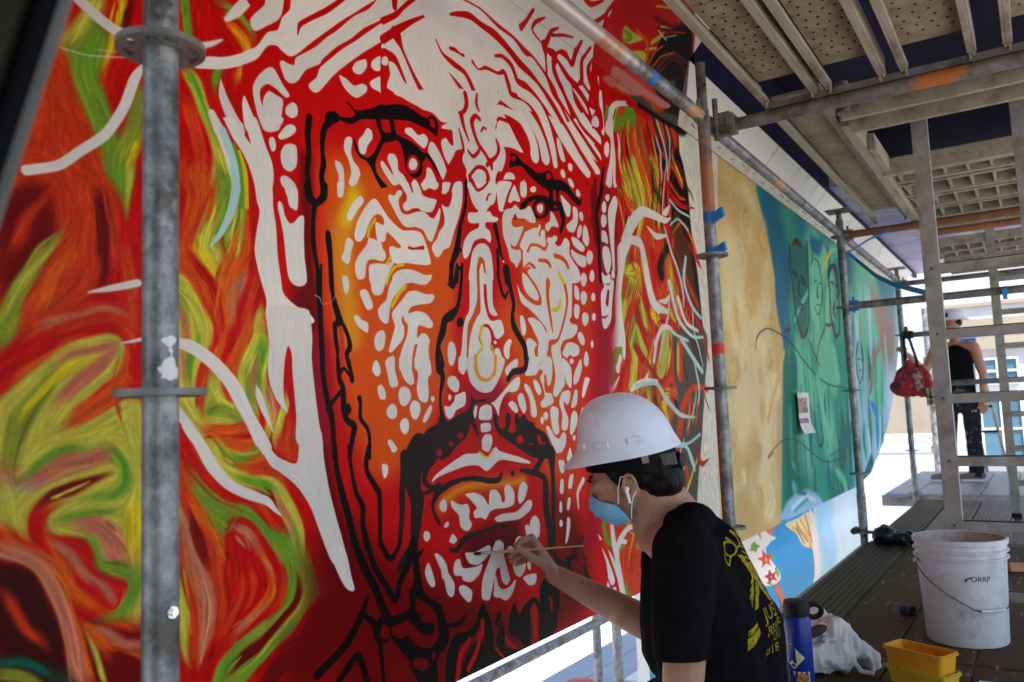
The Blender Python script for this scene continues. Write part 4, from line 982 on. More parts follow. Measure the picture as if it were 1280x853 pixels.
Sr0.6 1807,1847,3 1845,1829,13 1874,1811,17 1887,1784,16 1878,1756,14 1848,1745,7 1858,1725,13 1864,1700,17
Sr0.6 1815,1924,11 1840,1928,13 1862,1925,7 1880,1926,11
Sr0.6 2067,1878,18 2061,1857,14 2068,1843,19
Sr0.7 1986,1779,6 2004,1808,11 2064,1841,11 2115,1840,13 2196,1847,19 2241,1828,22 2263,1811,24
Sr0.6 1905,1712,18 1907,1740,14 1938,1756,14 1947,1755,7
Sr0.7 2033,1748,10 2056,1786,11 2121,1793,14 2178,1789,18
Pr0.6 1979,1736 1976,1732 1969,1729 1962,1727 1957,1728 1958,1732 1962,1735 1970,1738 1976,1738
Sr1.4 2292,2234,14 2250,2182,15 2211,2143,24
Sr1.5 2373,2243,7 2309,2201,15 2285,2162,11 2344,2139,7
Sr0.8 2359,2134,27 2387,2167,24 2417,2211,15 2467,2242,9
Sr0.8 2421,2197,12 2499,2229,12 2580,2252,7
Sr0.8 2364,2136,44 2369,2100,15 2370,2031,15
Sr0.8 2378,2128,21 2433,2126,41 2421,2086,28 2449,2041,28 2499,1997,23 2574,1899,22
Sr0.8 2442,2135,10 2482,2161,14 2520,2164,22 2557,2140,22 2597,2212,19
Sr0.8 2445,2117,12 2518,2081,27 2596,2071,19
Pr2.2 2800,2184 3109,2663 3916,3016 3847,2606 3454,2552 3262,2397 2884,2225
Sr0.8 2640,2254,17 2593,2193,21 2565,2143,19 2521,2156,24 2466,2152,12 2437,2128,17
Sr0.8 2713,2258,14 2646,2189,19 2636,2151,30 2631,2102,28 2599,2076,11
Sr0.9 2728,2222,9 2691,2164,29 2718,2126,63 2741,2083,11
Sr1.8 2868,2253,33 2786,2173,29
Sr0.8 2442,2121,14 2494,2095,26 2558,2066,25 2614,2051,30 2670,2022,29 2704,1997,46 2710,1938,21
Sr0.8 2551,2059,8 2574,2004,16 2652,1965,21 2704,1936,24
Sr0.8 2426,2121,25 2421,2065,21 2476,2023,23 2526,1966,14 2602,1907,22
Sr0.9 2631,2099,19 2688,2075,19 2749,2064,25 2774,2043,36 2762,1952,37
Pr0.9 2667,1986 2771,2032 2795,1962 2698,1934
Pw0.9 2760,1977 2751,1956 2729,1943 2706,1938 2692,1948 2698,1968 2712,1987 2735,1998 2752,1992
Sw0.9 2773,2165,11 2786,2058,22 2795,1959,22
Sr0.9 2756,2157,14 2779,2104,14 2788,2010,14
Pk12.2 3395,2509 3479,2605 3581,2671 3886,2834 3836,2539 3743,2226 3560,2175 3274,2367
Pp4.1 2916,2261 3017,2277 3245,2275 3532,2289 3425,2239 3224,2234 3110,2198 2961,2176 2896,2204
Ps3.8 2812,2176 2940,2232 3003,2228 2876,2154
Pn3.3 3062,2176 3206,2222 3334,2200 3592,2257 3563,2190 3314,2181
Pr2 2786,2167 2904,2157 3077,2174 3294,2154 3225,2127 3042,2131 2873,2122 2791,2096
Sk8.9 3153,2172,21 3399,2178,22 3563,2190,22
Sw0.9 2831,1969,39 2867,2046,42 2925,2104,22 3035,2132,8
Rg2.9 2891,1980 2914,2054 2940,2092 2963,2050 3024,2124 3100,2141 3121,2097 3099,2038 3084,2085 3060,2040 3041,2079 3008,2019 2984,2056 2948,1996
Sg2.7 2842,2063,24 2827,2016,24
Pw0.2 1090,1504 1119,1512 1133,1484 1146,1454 1161,1425 1165,1393 1160,1361 1160,1328 1124,1321 1113,1368 1098,1405 1080,1431 1058,1454 1041,1481 1037,1488 1064,1494 1083,1472 1104,1452 1099,1470
Pw0.2 1137,1518 1192,1534 1188,1517 1168,1500 1158,1491 1146,1495 1138,1503
Pw0.2 1159,1481 1166,1482 1172,1470 1171,1457 1164,1450 1158,1453 1153,1467 1154,1476
Pw0.3 1180,1492 1202,1519 1219,1526 1229,1522 1227,1510 1207,1493 1187,1483 1180,1485
Pw0.3 1195,1472 1212,1481 1230,1479 1232,1449 1227,1430 1211,1417 1194,1420 1186,1434 1185,1453
Pw0.3 1183,1397 1194,1405 1208,1403 1222,1395 1229,1383 1231,1343 1208,1338 1199,1370 1185,1384
Sc0.2 1036,1461,17 1051,1429,20 1063,1397,19 1066,1358,20 1058,1308,18
Sy0.9 1075,1425,11 1090,1389,11 1094,1315,10
Sg1.8 1062,1439,9 1076,1402,9 1083,1349,9 1079,1314,8
Sk0.3 1270,1557,19 1264,1516,18 1267,1474,15 1261,1434,13 1264,1400,15 1269,1376,18 1287,1363,15 1306,1383,16 1309,1400,18 1304,1430,16 1311,1460,17 1308,1492,13 1311,1529,18 1323,1556,16 1359,1581,14
Pw0.4 1571,1714 1634,1711 1676,1701 1724,1705 1759,1691 1785,1695 1806,1698 1818,1675 1819,1646 1810,1635 1797,1638 1782,1649 1764,1641 1758,1623 1774,1588 1798,1565 1807,1532 1817,1521 1810,1497 1848,1505 1854,1562 1837,1584 1822,1607 1828,1615 1855,1629 1917,1645 1929,1830
Sr0.4 1868,1804,14 1889,1787,18 1876,1759,15 1856,1746,6 1840,1748,5
Sr0.4 1851,1744,14 1863,1711,12 1888,1674,7
Sr0.4 1843,1695,5 1858,1669,11 1861,1634,11 1827,1612,18 1847,1587,25 1862,1561,23
Pr0.4 1900,1739 1918,1749 1915,1699 1900,1708
Sr0.4 1883,1639,8 1911,1633,15
Pw0.3 1459,1586 1475,1585 1479,1566 1460,1541 1453,1522 1443,1515 1431,1519 1428,1546 1445,1565
Pw0.3 1396,1548 1407,1543 1402,1512 1409,1491 1426,1479 1432,1463 1417,1435 1402,1427 1392,1435 1401,1461 1392,1490 1378,1511 1382,1537
Pw0.3 1349,1477 1366,1475 1376,1461 1377,1423 1371,1395 1356,1391 1353,1404 1359,1441 1349,1463
Pw0.4 1607,1628 1631,1635 1658,1624 1682,1634 1699,1626 1695,1606 1680,1593 1657,1599 1629,1610 1605,1615
Pw0.4 1538,1541 1560,1546 1572,1532 1574,1508 1597,1496 1623,1457 1600,1452 1579,1471 1561,1464 1548,1464 1519,1487 1505,1506 1510,1516 1520,1513 1553,1489 1545,1507 1533,1525
Pw0.4 1692,1543 1712,1541 1735,1509 1736,1497 1719,1488 1694,1487 1680,1478 1666,1484 1671,1498 1686,1517
Pw0.4 1638,1498 1652,1490 1665,1466 1627,1458 1626,1485
Pk0.4 1419,1620 1455,1632 1483,1645 1509,1662 1534,1668 1570,1682 1606,1690 1642,1688 1675,1682 1704,1681 1723,1667 1739,1650 1736,1643 1707,1650 1659,1652 1622,1652 1568,1640 1491,1618 1442,1604 1410,1583 1383,1578 1350,1580 1339,1560 1320,1544 1321,1582 1351,1596 1372,1589 1403,1597 1419,1611 1389,1633 1408,1628
Sk0.4 1703,1675,10 1709,1686,8 1724,1692,9 1738,1682,14 1740,1663,13 1736,1646,9
Pr0.4 1731,1676 1729,1668 1723,1663 1717,1663 1712,1667 1712,1674 1718,1680 1724,1684 1730,1682
Sk0.4 1501,1624,19 1507,1600,16 1519,1585,20
Sk0.4 1550,1639,17 1560,1600,19
Pk0.4 1515,1587 1549,1601 1575,1601 1602,1599 1629,1598 1656,1590 1680,1580 1694,1581 1684,1563 1673,1551 1673,1532 1662,1514 1639,1502 1616,1506 1601,1521 1599,1541 1591,1567 1575,1586 1539,1572 1522,1566 1504,1538 1489,1511 1488,1488 1502,1471 1529,1455 1514,1448 1505,1446 1485,1467 1470,1489 1454,1502 1431,1506 1416,1523 1411,1543 1417,1543 1428,1521 1451,1510 1471,1518 1492,1543 1510,1574
Pr0.4 1663,1544 1654,1526 1637,1514 1618,1510 1607,1522 1609,1539 1620,1557 1639,1564 1654,1558
Pw0.4 1652,1542 1646,1529 1635,1522 1623,1520 1616,1527 1618,1539 1625,1550 1637,1555 1647,1551
Pw0.4 1708,1616 1725,1620 1754,1596 1773,1569 1784,1539 1776,1524 1756,1529 1727,1564 1699,1588
Sk0.4 1694,1578,14 1717,1562,12 1746,1532,4
Pw0.4 1776,1524 1791,1518 1784,1491 1753,1484 1765,1512
Pr0.6 1827,1621 2075,1698 2299,1720 2452,1844 2797,1898 2766,1622 1817,1440
Pw0.5 1830,1792 2072,1870 2040,1822 1996,1796 2044,1781 2035,1745 2079,1703 2086,1667 2063,1623 2040,1614 2024,1586 2024,1537 2012,1510 1990,1497 1968,1481 1921,1471 1890,1500 1879,1545 1874,1559 1857,1601 1858,1625 1820,1615
Pw0.6 2043,1760 2059,1781 2111,1784 2173,1789 2212,1773 2234,1748 2224,1726 2183,1711 2136,1712 2106,1708 2079,1704 2047,1720
Pr0.6 2040,1818 2131,1846 2278,1872 2354,1863 2432,1824 2386,1714 2230,1694 2097,1801 2062,1824
Sw0.6 2077,1876,38 2117,1863,39 2171,1858,31 2226,1853,38 2282,1819,46 2317,1779,51 2335,1736,58
Sw0.6 2183,1914,37 2247,1913,43 2305,1894,49 2345,1856,52 2372,1813,44 2391,1771,41 2401,1728,33
Sw0.6 2002,1792,23 2062,1818,25 2129,1826,27 2192,1825,42 2242,1790,47 2264,1752,50 2265,1723,54
Pw0.7 2370,1891 2447,1883 2516,1910 2600,1960 2678,2014 2733,2020 2696,1978 2673,1961 2713,1942 2766,1921 2768,1890 2756,1879 2707,1879 2758,1851 2761,1826 2743,1814 2690,1819 2741,1790 2744,1773 2716,1764 2674,1769 2660,1741 2638,1734 2599,1746 2523,1781 2442,1827 2390,1869
Pw0.8 2775,2101 2798,2109 2803,1952 2780,1945 2772,2027
Sr0.7 2354,1965,22 2422,1921,17 2503,1878,19 2586,1822,23 2689,1763,27
Sr0.7 2421,1987,14 2500,1944,12 2575,1908,19 2653,1869,21 2749,1821,27
Sr0.7 2488,2009,13 2560,1957,15 2616,1920,19 2698,1897,19 2767,1879,27
Sr0.7 2564,2033,14 2614,1999,22 2694,1962,20
Sr0.7 2615,2050,14 2668,2016,21 2695,1975,28
Sr0.8 2690,2022,11 2767,2030,34 2782,1967,23 2703,1944,10
Sr0.5 1882,1809,21 1887,1782,19 1872,1754,14 1846,1742,7
Sr0.5 1858,1738,21 1869,1706,14 1890,1673,7
Sr0.5 1843,1695,5 1857,1664,11 1862,1634,13 1832,1611,25 1862,1576,26
Sr0.5 1942,1828,10 1937,1798,14 1948,1780,9
Sr0.5 1951,1754,14 1931,1758,14 1910,1734,20 1921,1701,17 1940,1674,16 1973,1654,14 1999,1637,17 2036,1663,12 2049,1691,18 2038,1713,11
Sr0.5 1885,1640,8 1910,1629,12 1938,1650,12 1947,1668,8
Sr0.5 1894,1571,10 1929,1601,11 1969,1605,16 1985,1581,19 1966,1552,12 1931,1533,9 1898,1541,15 1890,1563,17
Sr0.5 1981,1620,13 2001,1637,19 2006,1618,15
Sr0.5 1956,1718,7 1971,1733,9 1986,1732,5
Sr0.5 1976,1512,12 1985,1530,8 2000,1539,4
Pw0.6 2085,1620 2123,1629 2137,1616 2121,1599 2104,1579 2071,1534 2069,1500 2036,1494 2034,1571 2060,1586
Pw0.6 2128,1592 2155,1552 2147,1541 2116,1539 2093,1528 2090,1542
Pw0.6 2176,1616 2200,1622 2205,1575 2188,1563 2164,1566 2163,1596
Pw0.6 2265,1607 2260,1599 2249,1592 2235,1592 2227,1595 2226,1602 2237,1610 2250,1614 2263,1614
Pw0.7 2469,1710 2471,1700 2464,1691 2452,1690 2441,1694 2435,1705 2440,1714 2449,1721 2461,1719
Pw0.7 2526,1748 2524,1737 2516,1728 2504,1727 2496,1733 2492,1742 2497,1752 2508,1756 2520,1756
Pw0.7 2486,1696 2515,1698 2532,1678 2521,1668 2498,1675
Pw0.7 2575,1662 2576,1653 2568,1646 2558,1644 2547,1648 2544,1657 2547,1666 2556,1671 2567,1669
Pw0.7 2423,1827 2445,1819 2475,1760 2462,1749 2440,1756 2420,1798
Pw0.8 2754,1981 2756,1967 2742,1954 2721,1950 2703,1952 2696,1964 2706,1978 2723,1989 2744,1990
Pw0.8 2839,1893 2832,1871 2817,1855 2802,1858 2793,1870 2795,1893 2808,1911 2824,1921 2838,1914
Pw0.8 2793,1735 2807,1785 2837,1845 2858,1930 2827,1964 2847,2033 2902,2104 3018,2145 3015,2126 2924,2089 2890,2052 2884,1948 2893,1875 2882,1782 2892,1756 2861,1749 2857,1818 2843,1746
Sw1.6 2926,1981,8 2935,1924,20 2926,1870,7
Sk3 2787,1812,9 2765,1765,20 2739,1678,26 2723,1629,20
Sd3.7 2702,1736,25 2679,1620,35
Pd2.2 2647,1713 2644,1708 2637,1704 2630,1703 2626,1706 2627,1711 2631,1716 2639,1718 2644,1717
Pk0.6 2112,1686 2128,1696 2158,1694 2189,1680 2229,1676 2277,1666 2330,1683 2366,1694 2391,1669 2437,1680 2493,1669 2528,1639 2572,1633 2576,1619 2555,1612 2508,1625 2463,1658 2417,1657 2404,1617 2418,1569 2336,1553 2350,1615 2300,1626 2234,1642 2180,1664 2132,1653 2108,1641 2110,1660 2119,1675
Pr0.6 2147,1682 2143,1675 2136,1670 2128,1668 2124,1673 2125,1680 2129,1687 2138,1690 2144,1688
Pr0.6 2370,1676 2364,1667 2353,1661 2341,1658 2334,1664 2335,1672 2342,1681 2355,1685 2365,1683
Sr0.6 2390,1614,18 2389,1582,27
Sk0.6 2165,1523,19 2220,1565,16 2271,1582,15 2339,1581,30
Pw0.8 2822,1695 2818,1684 2804,1677 2791,1677 2781,1681 2783,1692 2793,1701 2808,1707 2819,1704
Pw0.3 1355,1426 1377,1431 1372,1405 1363,1391 1354,1407
Pw0.3 1394,1434 1413,1439 1405,1427
Pw0.3 1423,1406 1437,1408 1441,1395 1419,1371 1399,1344 1385,1341 1383,1353 1400,1381
Pw0.3 1479,1413 1495,1407 1527,1378 1556,1361 1587,1352 1627,1359 1659,1357 1677,1333 1696,1287 1684,1275 1637,1270 1596,1268 1561,1261 1540,1265 1530,1289 1533,1301 1546,1303 1567,1302 1576,1308 1563,1317 1534,1333 1521,1334 1516,1313 1500,1307 1486,1311 1481,1349 1489,1355 1510,1352 1513,1364 1506,1374 1490,1376 1473,1365 1457,1342 1444,1315 1428,1297 1412,1296 1407,1309 1416,1340 1434,1368 1458,1398
Pw0.3 1458,1311 1483,1309 1502,1305 1507,1291 1517,1282 1515,1267 1502,1259 1478,1260 1454,1255 1445,1240 1441,1215 1433,1206 1417,1204 1408,1216 1407,1238 1419,1261 1447,1290
Pw0.3 1459,1240 1477,1246 1506,1244 1523,1254 1540,1265 1548,1262 1530,1238 1517,1208 1458,1201
Pw0.4 1534,1435 1555,1437 1569,1453 1584,1455 1585,1445 1572,1430 1574,1410 1584,1397 1606,1397 1643,1412 1676,1417 1695,1409 1714,1407 1730,1425 1740,1440 1746,1435 1739,1405 1712,1354 1701,1341 1687,1344 1669,1365 1651,1369 1632,1369 1609,1363 1587,1365 1566,1382 1545,1407 1533,1422
Pw0.4 1574,1475 1619,1485 1633,1488 1656,1481 1669,1463 1693,1460 1727,1462 1726,1450 1710,1426 1691,1419 1662,1418 1648,1422 1625,1416 1602,1405 1589,1410 1589,1422 1603,1434 1602,1451 1587,1466
Sr0.4 1617,1485,12 1628,1462,5
Sr0.4 1607,1310,8 1625,1310,6 1639,1313,6 1665,1319,11
Pw0.4 1668,1496 1737,1512 1736,1496 1723,1488 1701,1488 1677,1476 1669,1481
Pw0.4 1760,1517 1795,1525 1793,1515 1784,1497 1765,1484 1757,1491
Pw0.4 1817,1530 1850,1537 1849,1485 1833,1439 1804,1385 1781,1340 1755,1327 1734,1305 1719,1302 1703,1319 1706,1334 1726,1353 1737,1374 1758,1396 1762,1419 1751,1453 1766,1450 1787,1456 1802,1491 1800,1503
Pw0.3 1388,1300 1403,1291 1396,1269 1390,1244 1381,1235 1364,1243 1363,1250 1372,1265 1377,1290
Sy2.7 1481,1361,8 1460,1334,8 1454,1314,9
Sy2.1 1534,1273,9 1518,1253,8 1493,1247,7
Pw0.3 1365,1205 1374,1208 1382,1204 1386,1184 1379,1165 1371,1165 1365,1186
Pw0.3 1457,1244 1523,1253 1517,1224 1513,1209 1503,1183 1487,1172 1467,1175 1460,1195
Pw0.4 1538,1218 1543,1230 1565,1245 1600,1253 1636,1252 1668,1246 1697,1250 1694,1237 1672,1221 1644,1218 1616,1219 1590,1213 1571,1199 1540,1170 1527,1143 1519,1108 1505,1105 1487,1117 1483,1137 1498,1152 1515,1165 1524,1194
Sy2.8 1589,1207,10 1562,1184,10 1535,1150,10
Sy2.1 1583,1262,7 1552,1252,7 1530,1231,8 1517,1204,9
Pw0.4 1616,1198 1634,1200 1671,1195 1699,1198 1706,1189 1688,1173 1646,1165 1614,1157 1600,1147 1600,1138 1631,1147 1668,1143 1695,1123 1695,1111 1680,1105 1648,1110 1634,1106 1630,1077 1647,1089 1666,1089 1681,1074 1675,1047 1675,996 1618,995 1622,1038 1630,1059 1618,1056 1608,1026 1602,994 1557,993 1565,1038 1588,1077 1594,1106 1581,1119 1575,1130 1570,1116 1580,1099 1575,1073 1553,1052 1527,1034 1519,1039 1532,1071 1544,1100 1534,1124 1539,1139 1570,1167 1597,1192
Pw0.3 1424,1178 1440,1182 1451,1175 1465,1149 1462,1137 1446,1133 1438,1141 1422,1166
Pw0.3 1401,1116 1413,1117 1426,1107 1447,1102 1446,1079 1436,1079 1414,1090 1401,1105
Pw0.3 1484,1084 1500,1087 1508,1075 1502,1047 1486,1035 1472,1040 1467,1058 1471,1072
Pw0.4 1795,1045 1788,1024 1776,1013 1763,1014 1757,1032 1758,1054 1766,1073 1780,1075 1790,1065
Sk0.3 1317,1295,7 1322,1281,18 1325,1236,11 1327,1179,10 1335,1154,12 1345,1127,13 1353,1096,25
Sk0.3 1337,1090,14 1339,1056,13 1346,1020,13 1346,987,11
Sk0.3 1365,1089,12 1379,1064,13 1384,1040,16 1373,1022,13 1383,988,13
Sq0.3 1356,1081,15 1359,1047,16 1356,1005,21
Sk0.3 1298,1222,7 1296,1143,8 1297,1079,10 1299,986,12
Sk0.4 1783,1289,12 1785,1236,19 1767,1233,4
Sk0.4 1812,1293,11 1798,1237,14 1787,1222,4
Sk0.4 1838,1297,12 1823,1212,15 1805,1169,17 1778,1148,28 1750,1133,24 1738,1101,27 1719,1067,18 1712,1030,19 1718,998,29
Sk0.4 1721,1055,9 1736,1010,13
Pk0.4 1836,1134 1831,1124 1820,1119 1809,1119 1802,1126 1804,1135 1810,1144 1822,1146 1831,1142
Pw0.3 1471,1013 1481,1007 1488,988 1480,975 1468,976 1458,987 1461,1003
Pw0.3 1505,1010 1518,1022 1539,1025 1540,992 1549,967 1549,953 1532,947 1519,953 1512,980 1506,1002
Pw0.4 1558,1023 1604,1025 1605,997 1612,971 1610,958 1596,955 1575,967 1561,992
Pw0.4 1619,1026 1674,1028 1684,996 1682,984 1669,972 1670,934 1664,913 1648,910 1630,919 1622,945 1629,983 1620,1003
Pw0.4 1695,919 1692,915 1688,911 1682,913 1679,917 1678,922 1682,926 1688,926 1693,924
Pw0.4 1675,903 1682,899 1677,884 1659,863 1650,858 1642,863 1653,882
Pw0.3 1599,926 1590,911 1576,902 1560,904 1552,919 1551,935 1562,949 1578,950 1593,943
Pw0.4 1635,892 1628,877 1616,867 1602,871 1594,885 1593,901 1604,914 1618,915 1631,909
Pw0.3 1544,888 1541,876 1528,870 1515,873 1505,882 1507,895 1516,904 1530,908 1541,900
Pw0.3 1588,852 1584,839 1573,831 1562,836 1554,846 1554,860 1563,869 1575,872 1586,865
Pw0.3 1510,821 1522,818 1538,801 1536,791 1525,789 1514,802 1506,813
Pw0.3 1477,952 1491,953 1501,941 1504,922 1496,918 1482,921 1475,941
Pw0.4 1800,966 1803,951 1795,939 1777,940 1761,948 1751,963 1757,976 1770,982 1789,980
Pw0.4 1767,924 1764,918 1760,915 1755,916 1753,921 1753,927 1756,931 1761,932 1765,929
Pw0.4 1735,900 1757,899 1778,913 1784,928 1805,934 1831,938 1829,903 1787,888 1771,871 1755,865 1741,874
Pw0.4 1810,1031 1834,1032 1831,989 1813,990 1804,1009
Sk0.3 1295,1010,12 1304,945,12 1313,902,17 1324,867,15 1329,789,15
Sk0.3 1322,910,11 1350,935,11
Sk0.3 1344,1012,12 1348,966,14 1359,943,16 1360,897,18 1370,871,16 1393,857,18 1387,832,16 1375,786,13
Pk0.3 1385,896 1382,888 1374,884 1366,886 1360,892 1362,901 1367,908 1375,910 1382,904
Sk0.3 1352,981,10 1364,990,8 1380,974,6
Sk0.3 1379,1008,12 1389,964,15
Sk0.3 1412,921,15 1415,907,11 1414,875,12 1436,851,11 1443,827,11 1442,782,11
Sk0.4 1712,1027,19 1732,979,20 1720,934,11 1718,898,10 1726,868,19
PK0.4 1726,874 1750,859 1781,870 1828,880 1824,826 1766,795 1740,764 1563,775 1590,804 1612,823 1635,819 1658,841 1701,854
Pr0.5 2028,1581 2214,1623 2268,1605 2152,1521 2060,1500
Pw0.4 1875,1543 2022,1576 2022,1531 2005,1505 1987,1497 1970,1475 1986,1480 2003,1468 2027,1469 2029,1459 2007,1450 1965,1442 1961,1426 1982,1419 1989,1397 1979,1383 1956,1391 1927,1386 1898,1372 1880,1342 1862,1320 1846,1318 1842,1340 1854,1371 1883,1399 1924,1419 1927,1433 1902,1427 1877,1427 1872,1443 1881,1456 1921,1464 1930,1484 1923,1500 1895,1511 1880,1527
Sr0.4 1901,1552,18 1925,1532,10 1954,1544,8 1982,1567,8
Sr0.5 1973,1512,9 1983,1529,6 1998,1536,3
Pw0.4 1921,1370 1955,1376 1978,1364 1989,1332 1985,1264 1872,1250 1877,1303 1891,1344
Pw0.5 2034,1579 2115,1597 2089,1555 2067,1515 2054,1497 2033,1508
Pw0.5 2131,1593 2143,1578 2161,1552 2153,1542 2124,1541 2103,1528 2091,1534 2109,1567
Pw0.5 2168,1609 2203,1617 2203,1576 2185,1563 2165,1568
Pw0.5 2265,1607 2261,1600 2248,1593 2235,1592 2226,1595 2227,1603 2237,1610 2250,1615 2262,1614
Sk0.5 2166,1532,12 2209,1559,16 2274,1585,13 2340,1586,25 2401,1591,25 2431,1569,40 2439,1531,24 2416,1491,14
Pk0.5 2346,1558 2329,1532 2294,1516 2256,1510 2235,1524 2240,1548 2261,1572 2300,1583 2329,1576
Pr0.5 2318,1552 2310,1535 2289,1521 2267,1522 2253,1531 2253,1549 2271,1564 2293,1572 2314,1569
Pw0.5 2305,1552 2300,1541 2288,1532 2274,1533 2266,1539 2265,1550 2277,1559 2290,1564 2303,1562
Pk0.6 2271,1632 2464,1676 2519,1651 2569,1637 2588,1645 2576,1622 2558,1614 2525,1620 2469,1637 2421,1638 2410,1600 2348,1587 2347,1626
Sr0.6 2387,1623,20 2387,1605,24
Pw0.6 2428,1624 2466,1612 2498,1598 2490,1564 2469,1554 2447,1576
Pw0.5 2356,1552 2381,1539 2405,1509 2393,1503 2359,1500 2331,1478 2313,1484 2318,1501 2345,1517
Pw0.6 2514,1599 2547,1596 2547,1550 2513,1506 2472,1505 2462,1523 2510,1556
Pw0.6 2590,1580 2591,1569 2583,1561 2571,1562 2562,1567 2559,1578 2564,1587 2574,1593 2585,1590
Pw0.6 2574,1519 2562,1502 2548,1491 2537,1493 2538,1507 2545,1525 2558,1540 2570,1542 2577,1535
Pw0.6 2573,1662 2573,1652 2564,1646 2553,1644 2544,1648 2543,1658 2547,1667 2557,1672 2567,1669
Pw0.5 2073,1502 2112,1515 2133,1530 2158,1519 2192,1528 2221,1543 2250,1511 2249,1492 2217,1488 2183,1493 2142,1487 2130,1501 2109,1477 2108,1459 2134,1457 2174,1467 2159,1439 2129,1400 2109,1392 2097,1400 2099,1386 2128,1384 2151,1387 2153,1362 2138,1342 2124,1326 2112,1337 2090,1346 2077,1379 2054,1421 2055,1474
Pw0.5 2186,1451 2236,1473 2265,1480 2277,1495 2283,1481 2267,1456 2277,1452 2286,1472 2307,1478 2312,1439 2315,1422 2325,1456 2359,1462 2367,1471 2390,1471 2389,1459 2373,1445 2395,1438 2419,1448 2446,1476 2477,1465 2473,1425 2503,1397 2534,1377 2529,1328 2250,1295 2205,1341 2164,1330 2165,1386 2149,1398 2158,1428
So0.5 2195,1390,11 2218,1414,9 2260,1419,10 2303,1414,13 2326,1437,7
So0.5 2263,1371,11 2314,1374,15 2335,1358,15 2318,1333,12 2266,1323,12 2226,1344,15 2199,1351,7 2163,1328,7
So0.6 2369,1401,17 2415,1400,17 2453,1382,18 2476,1326,16
So0.5 2158,1388,8 2160,1327,9
So0.5 2173,1445,12 2143,1404,7
Pw0.5 2163,1317 2189,1306 2200,1282 2156,1277
Pw0.6 2487,1443 2515,1435 2590,1426 2587,1397 2536,1394 2489,1419
Sk0.4 1870,1545,13 1863,1471,13 1835,1407,15 1815,1336,28 1792,1297,19 1781,1242,20
Sk0.4 1815,1336,16 1834,1339,11
Sk0.4 1810,1246,13 1820,1285,11 1833,1281,13 1831,1248,13
Sk0.5 2013,1439,23 2028,1393,18 2038,1360,15 2050,1341,5
Sk0.5 2020,1364,16 2020,1271,12
Sk0.5 2059,1307,19 2064,1276,22
Pw0.5 2056,1337 2054,1335 2051,1333 2046,1333 2044,1335 2044,1337 2047,1339 2051,1339 2055,1339
Pw0.4 1874,1285 1907,1290 1905,1207 1880,1159 1853,1119 1841,1001 1801,1000 1820,1054 1832,1117 1847,1150 1865,1177
Po0.4 1907,1290 1914,1314 1921,1330 1935,1333 1949,1322 1953,1289 1944,1288 1940,1311 1931,1313 1922,1282 1920,1179 1884,1131 1849,1001 1841,1001 1853,1119 1880,1159 1905,1207
Pw0.4 1921,1292 1941,1294 1939,1214 1953,1166 1975,1148 2024,1155 2039,1119 2011,1098 1990,1099 1979,1118 1957,1136 1928,1134 1913,1117 1906,1090 1921,1068 1918,1058 1889,1044 1881,1002 1849,1001 1858,1075 1878,1124 1902,1155 1920,1179
Pw0.4 1956,1296 1987,1300 1984,1202 2007,1170 1988,1164 1965,1173 1956,1209
Pw0.4 1939,1128 1962,1120 1969,1094 1964,1067 1980,1041 1984,1005 1892,1003 1900,1045 1924,1062 1917,1091 1921,1114
Pw0.4 1988,1068 2011,1066 2022,1040 2025,1006 1989,1005 1981,1048
Sy1.7 1931,1131,8 1912,1104,9 1921,1068,9 1895,1044,8 1886,1002,9
Sy1.8 1971,1074,8 1982,1028,8 1984,1005,8
Pw0.4 1997,1086 1995,1081 1990,1080 1984,1080 1981,1083 1982,1087 1985,1090 1991,1092 1995,1089
Pw0.5 2050,1092 2069,1101 2080,1094 2067,1072 2062,1045 2052,1038 2037,1047 2033,1071
Pw0.5 2123,1276 2144,1250 2183,1230 2230,1220 2265,1224 2264,1251 2229,1292 2197,1332 2480,1369 2482,1314 2468,1210 2450,1189 2465,1178 2505,1174 2499,1149 2460,1127 2404,1116 2379,1088 2383,1058 2376,1016 2320,1015 2296,1077 2241,1013 2230,1055 2240,1096 2203,1144 2178,1171 2213,1177 2260,1163 2293,1134 2288,1150 2247,1176 2187,1204 2142,1221
So0.5 2288,1069,18 2248,1013,12
Po0.5 2153,1322 2176,1314 2235,1289 2267,1248 2262,1225 2230,1220 2177,1239 2149,1275
Pw0.5 2159,1316 2195,1302 2247,1261 2249,1239 2224,1235 2178,1253 2157,1283
So0.5 2315,1304,28 2309,1271,21 2312,1227,19 2323,1179,15 2331,1139,6
Sy1.1 2326,1213,8 2360,1216,15 2388,1234,15 2394,1257,7
Sy1.1 2394,1344,16 2430,1304,19
So0.5 2431,1304,19 2441,1258,16 2420,1198,12 2366,1118,11 2312,1100,22 2309,1062,19 2328,1015,16
Pw0.5 2240,1096 2298,1099 2287,1062 2290,1014 2241,1013 2230,1055
Pw0.5 2132,1176 2152,1176 2166,1145 2157,1119 2141,1118 2133,1146
Pw0.5 2177,1110 2207,1105 2233,1088 2217,1069 2229,1037 2241,1013 2165,1010 2163,1063 2162,1095
So1 2231,1088,9 2217,1069,15 2235,1030,13
Pw0.6 2499,1316 2527,1307 2532,1271 2514,1264 2495,1276
Pw0.6 2393,1074 2418,1102 2451,1113 2507,1103 2508,1075 2470,1062 2439,1068 2422,1056 2399,1063
Pw0.6 2468,1048 2463,1042 2454,1038 2444,1038 2439,1044 2440,1050 2446,1056 2456,1057 2464,1054
Sk0.5 2015,1297,12 2036,1241,16 2053,1226,12 2067,1245,9
Sk0.5 2065,1311,38 2081,1264,23 2099,1210,19 2090,1178,19 2094,1143,27 2127,1107,25 2154,1077,26 2160,1010,24
Pk0.4 1836,1133 1832,1124 1823,1120 1812,1119 1807,1126 1808,1135 1814,1143 1824,1145 1832,1141
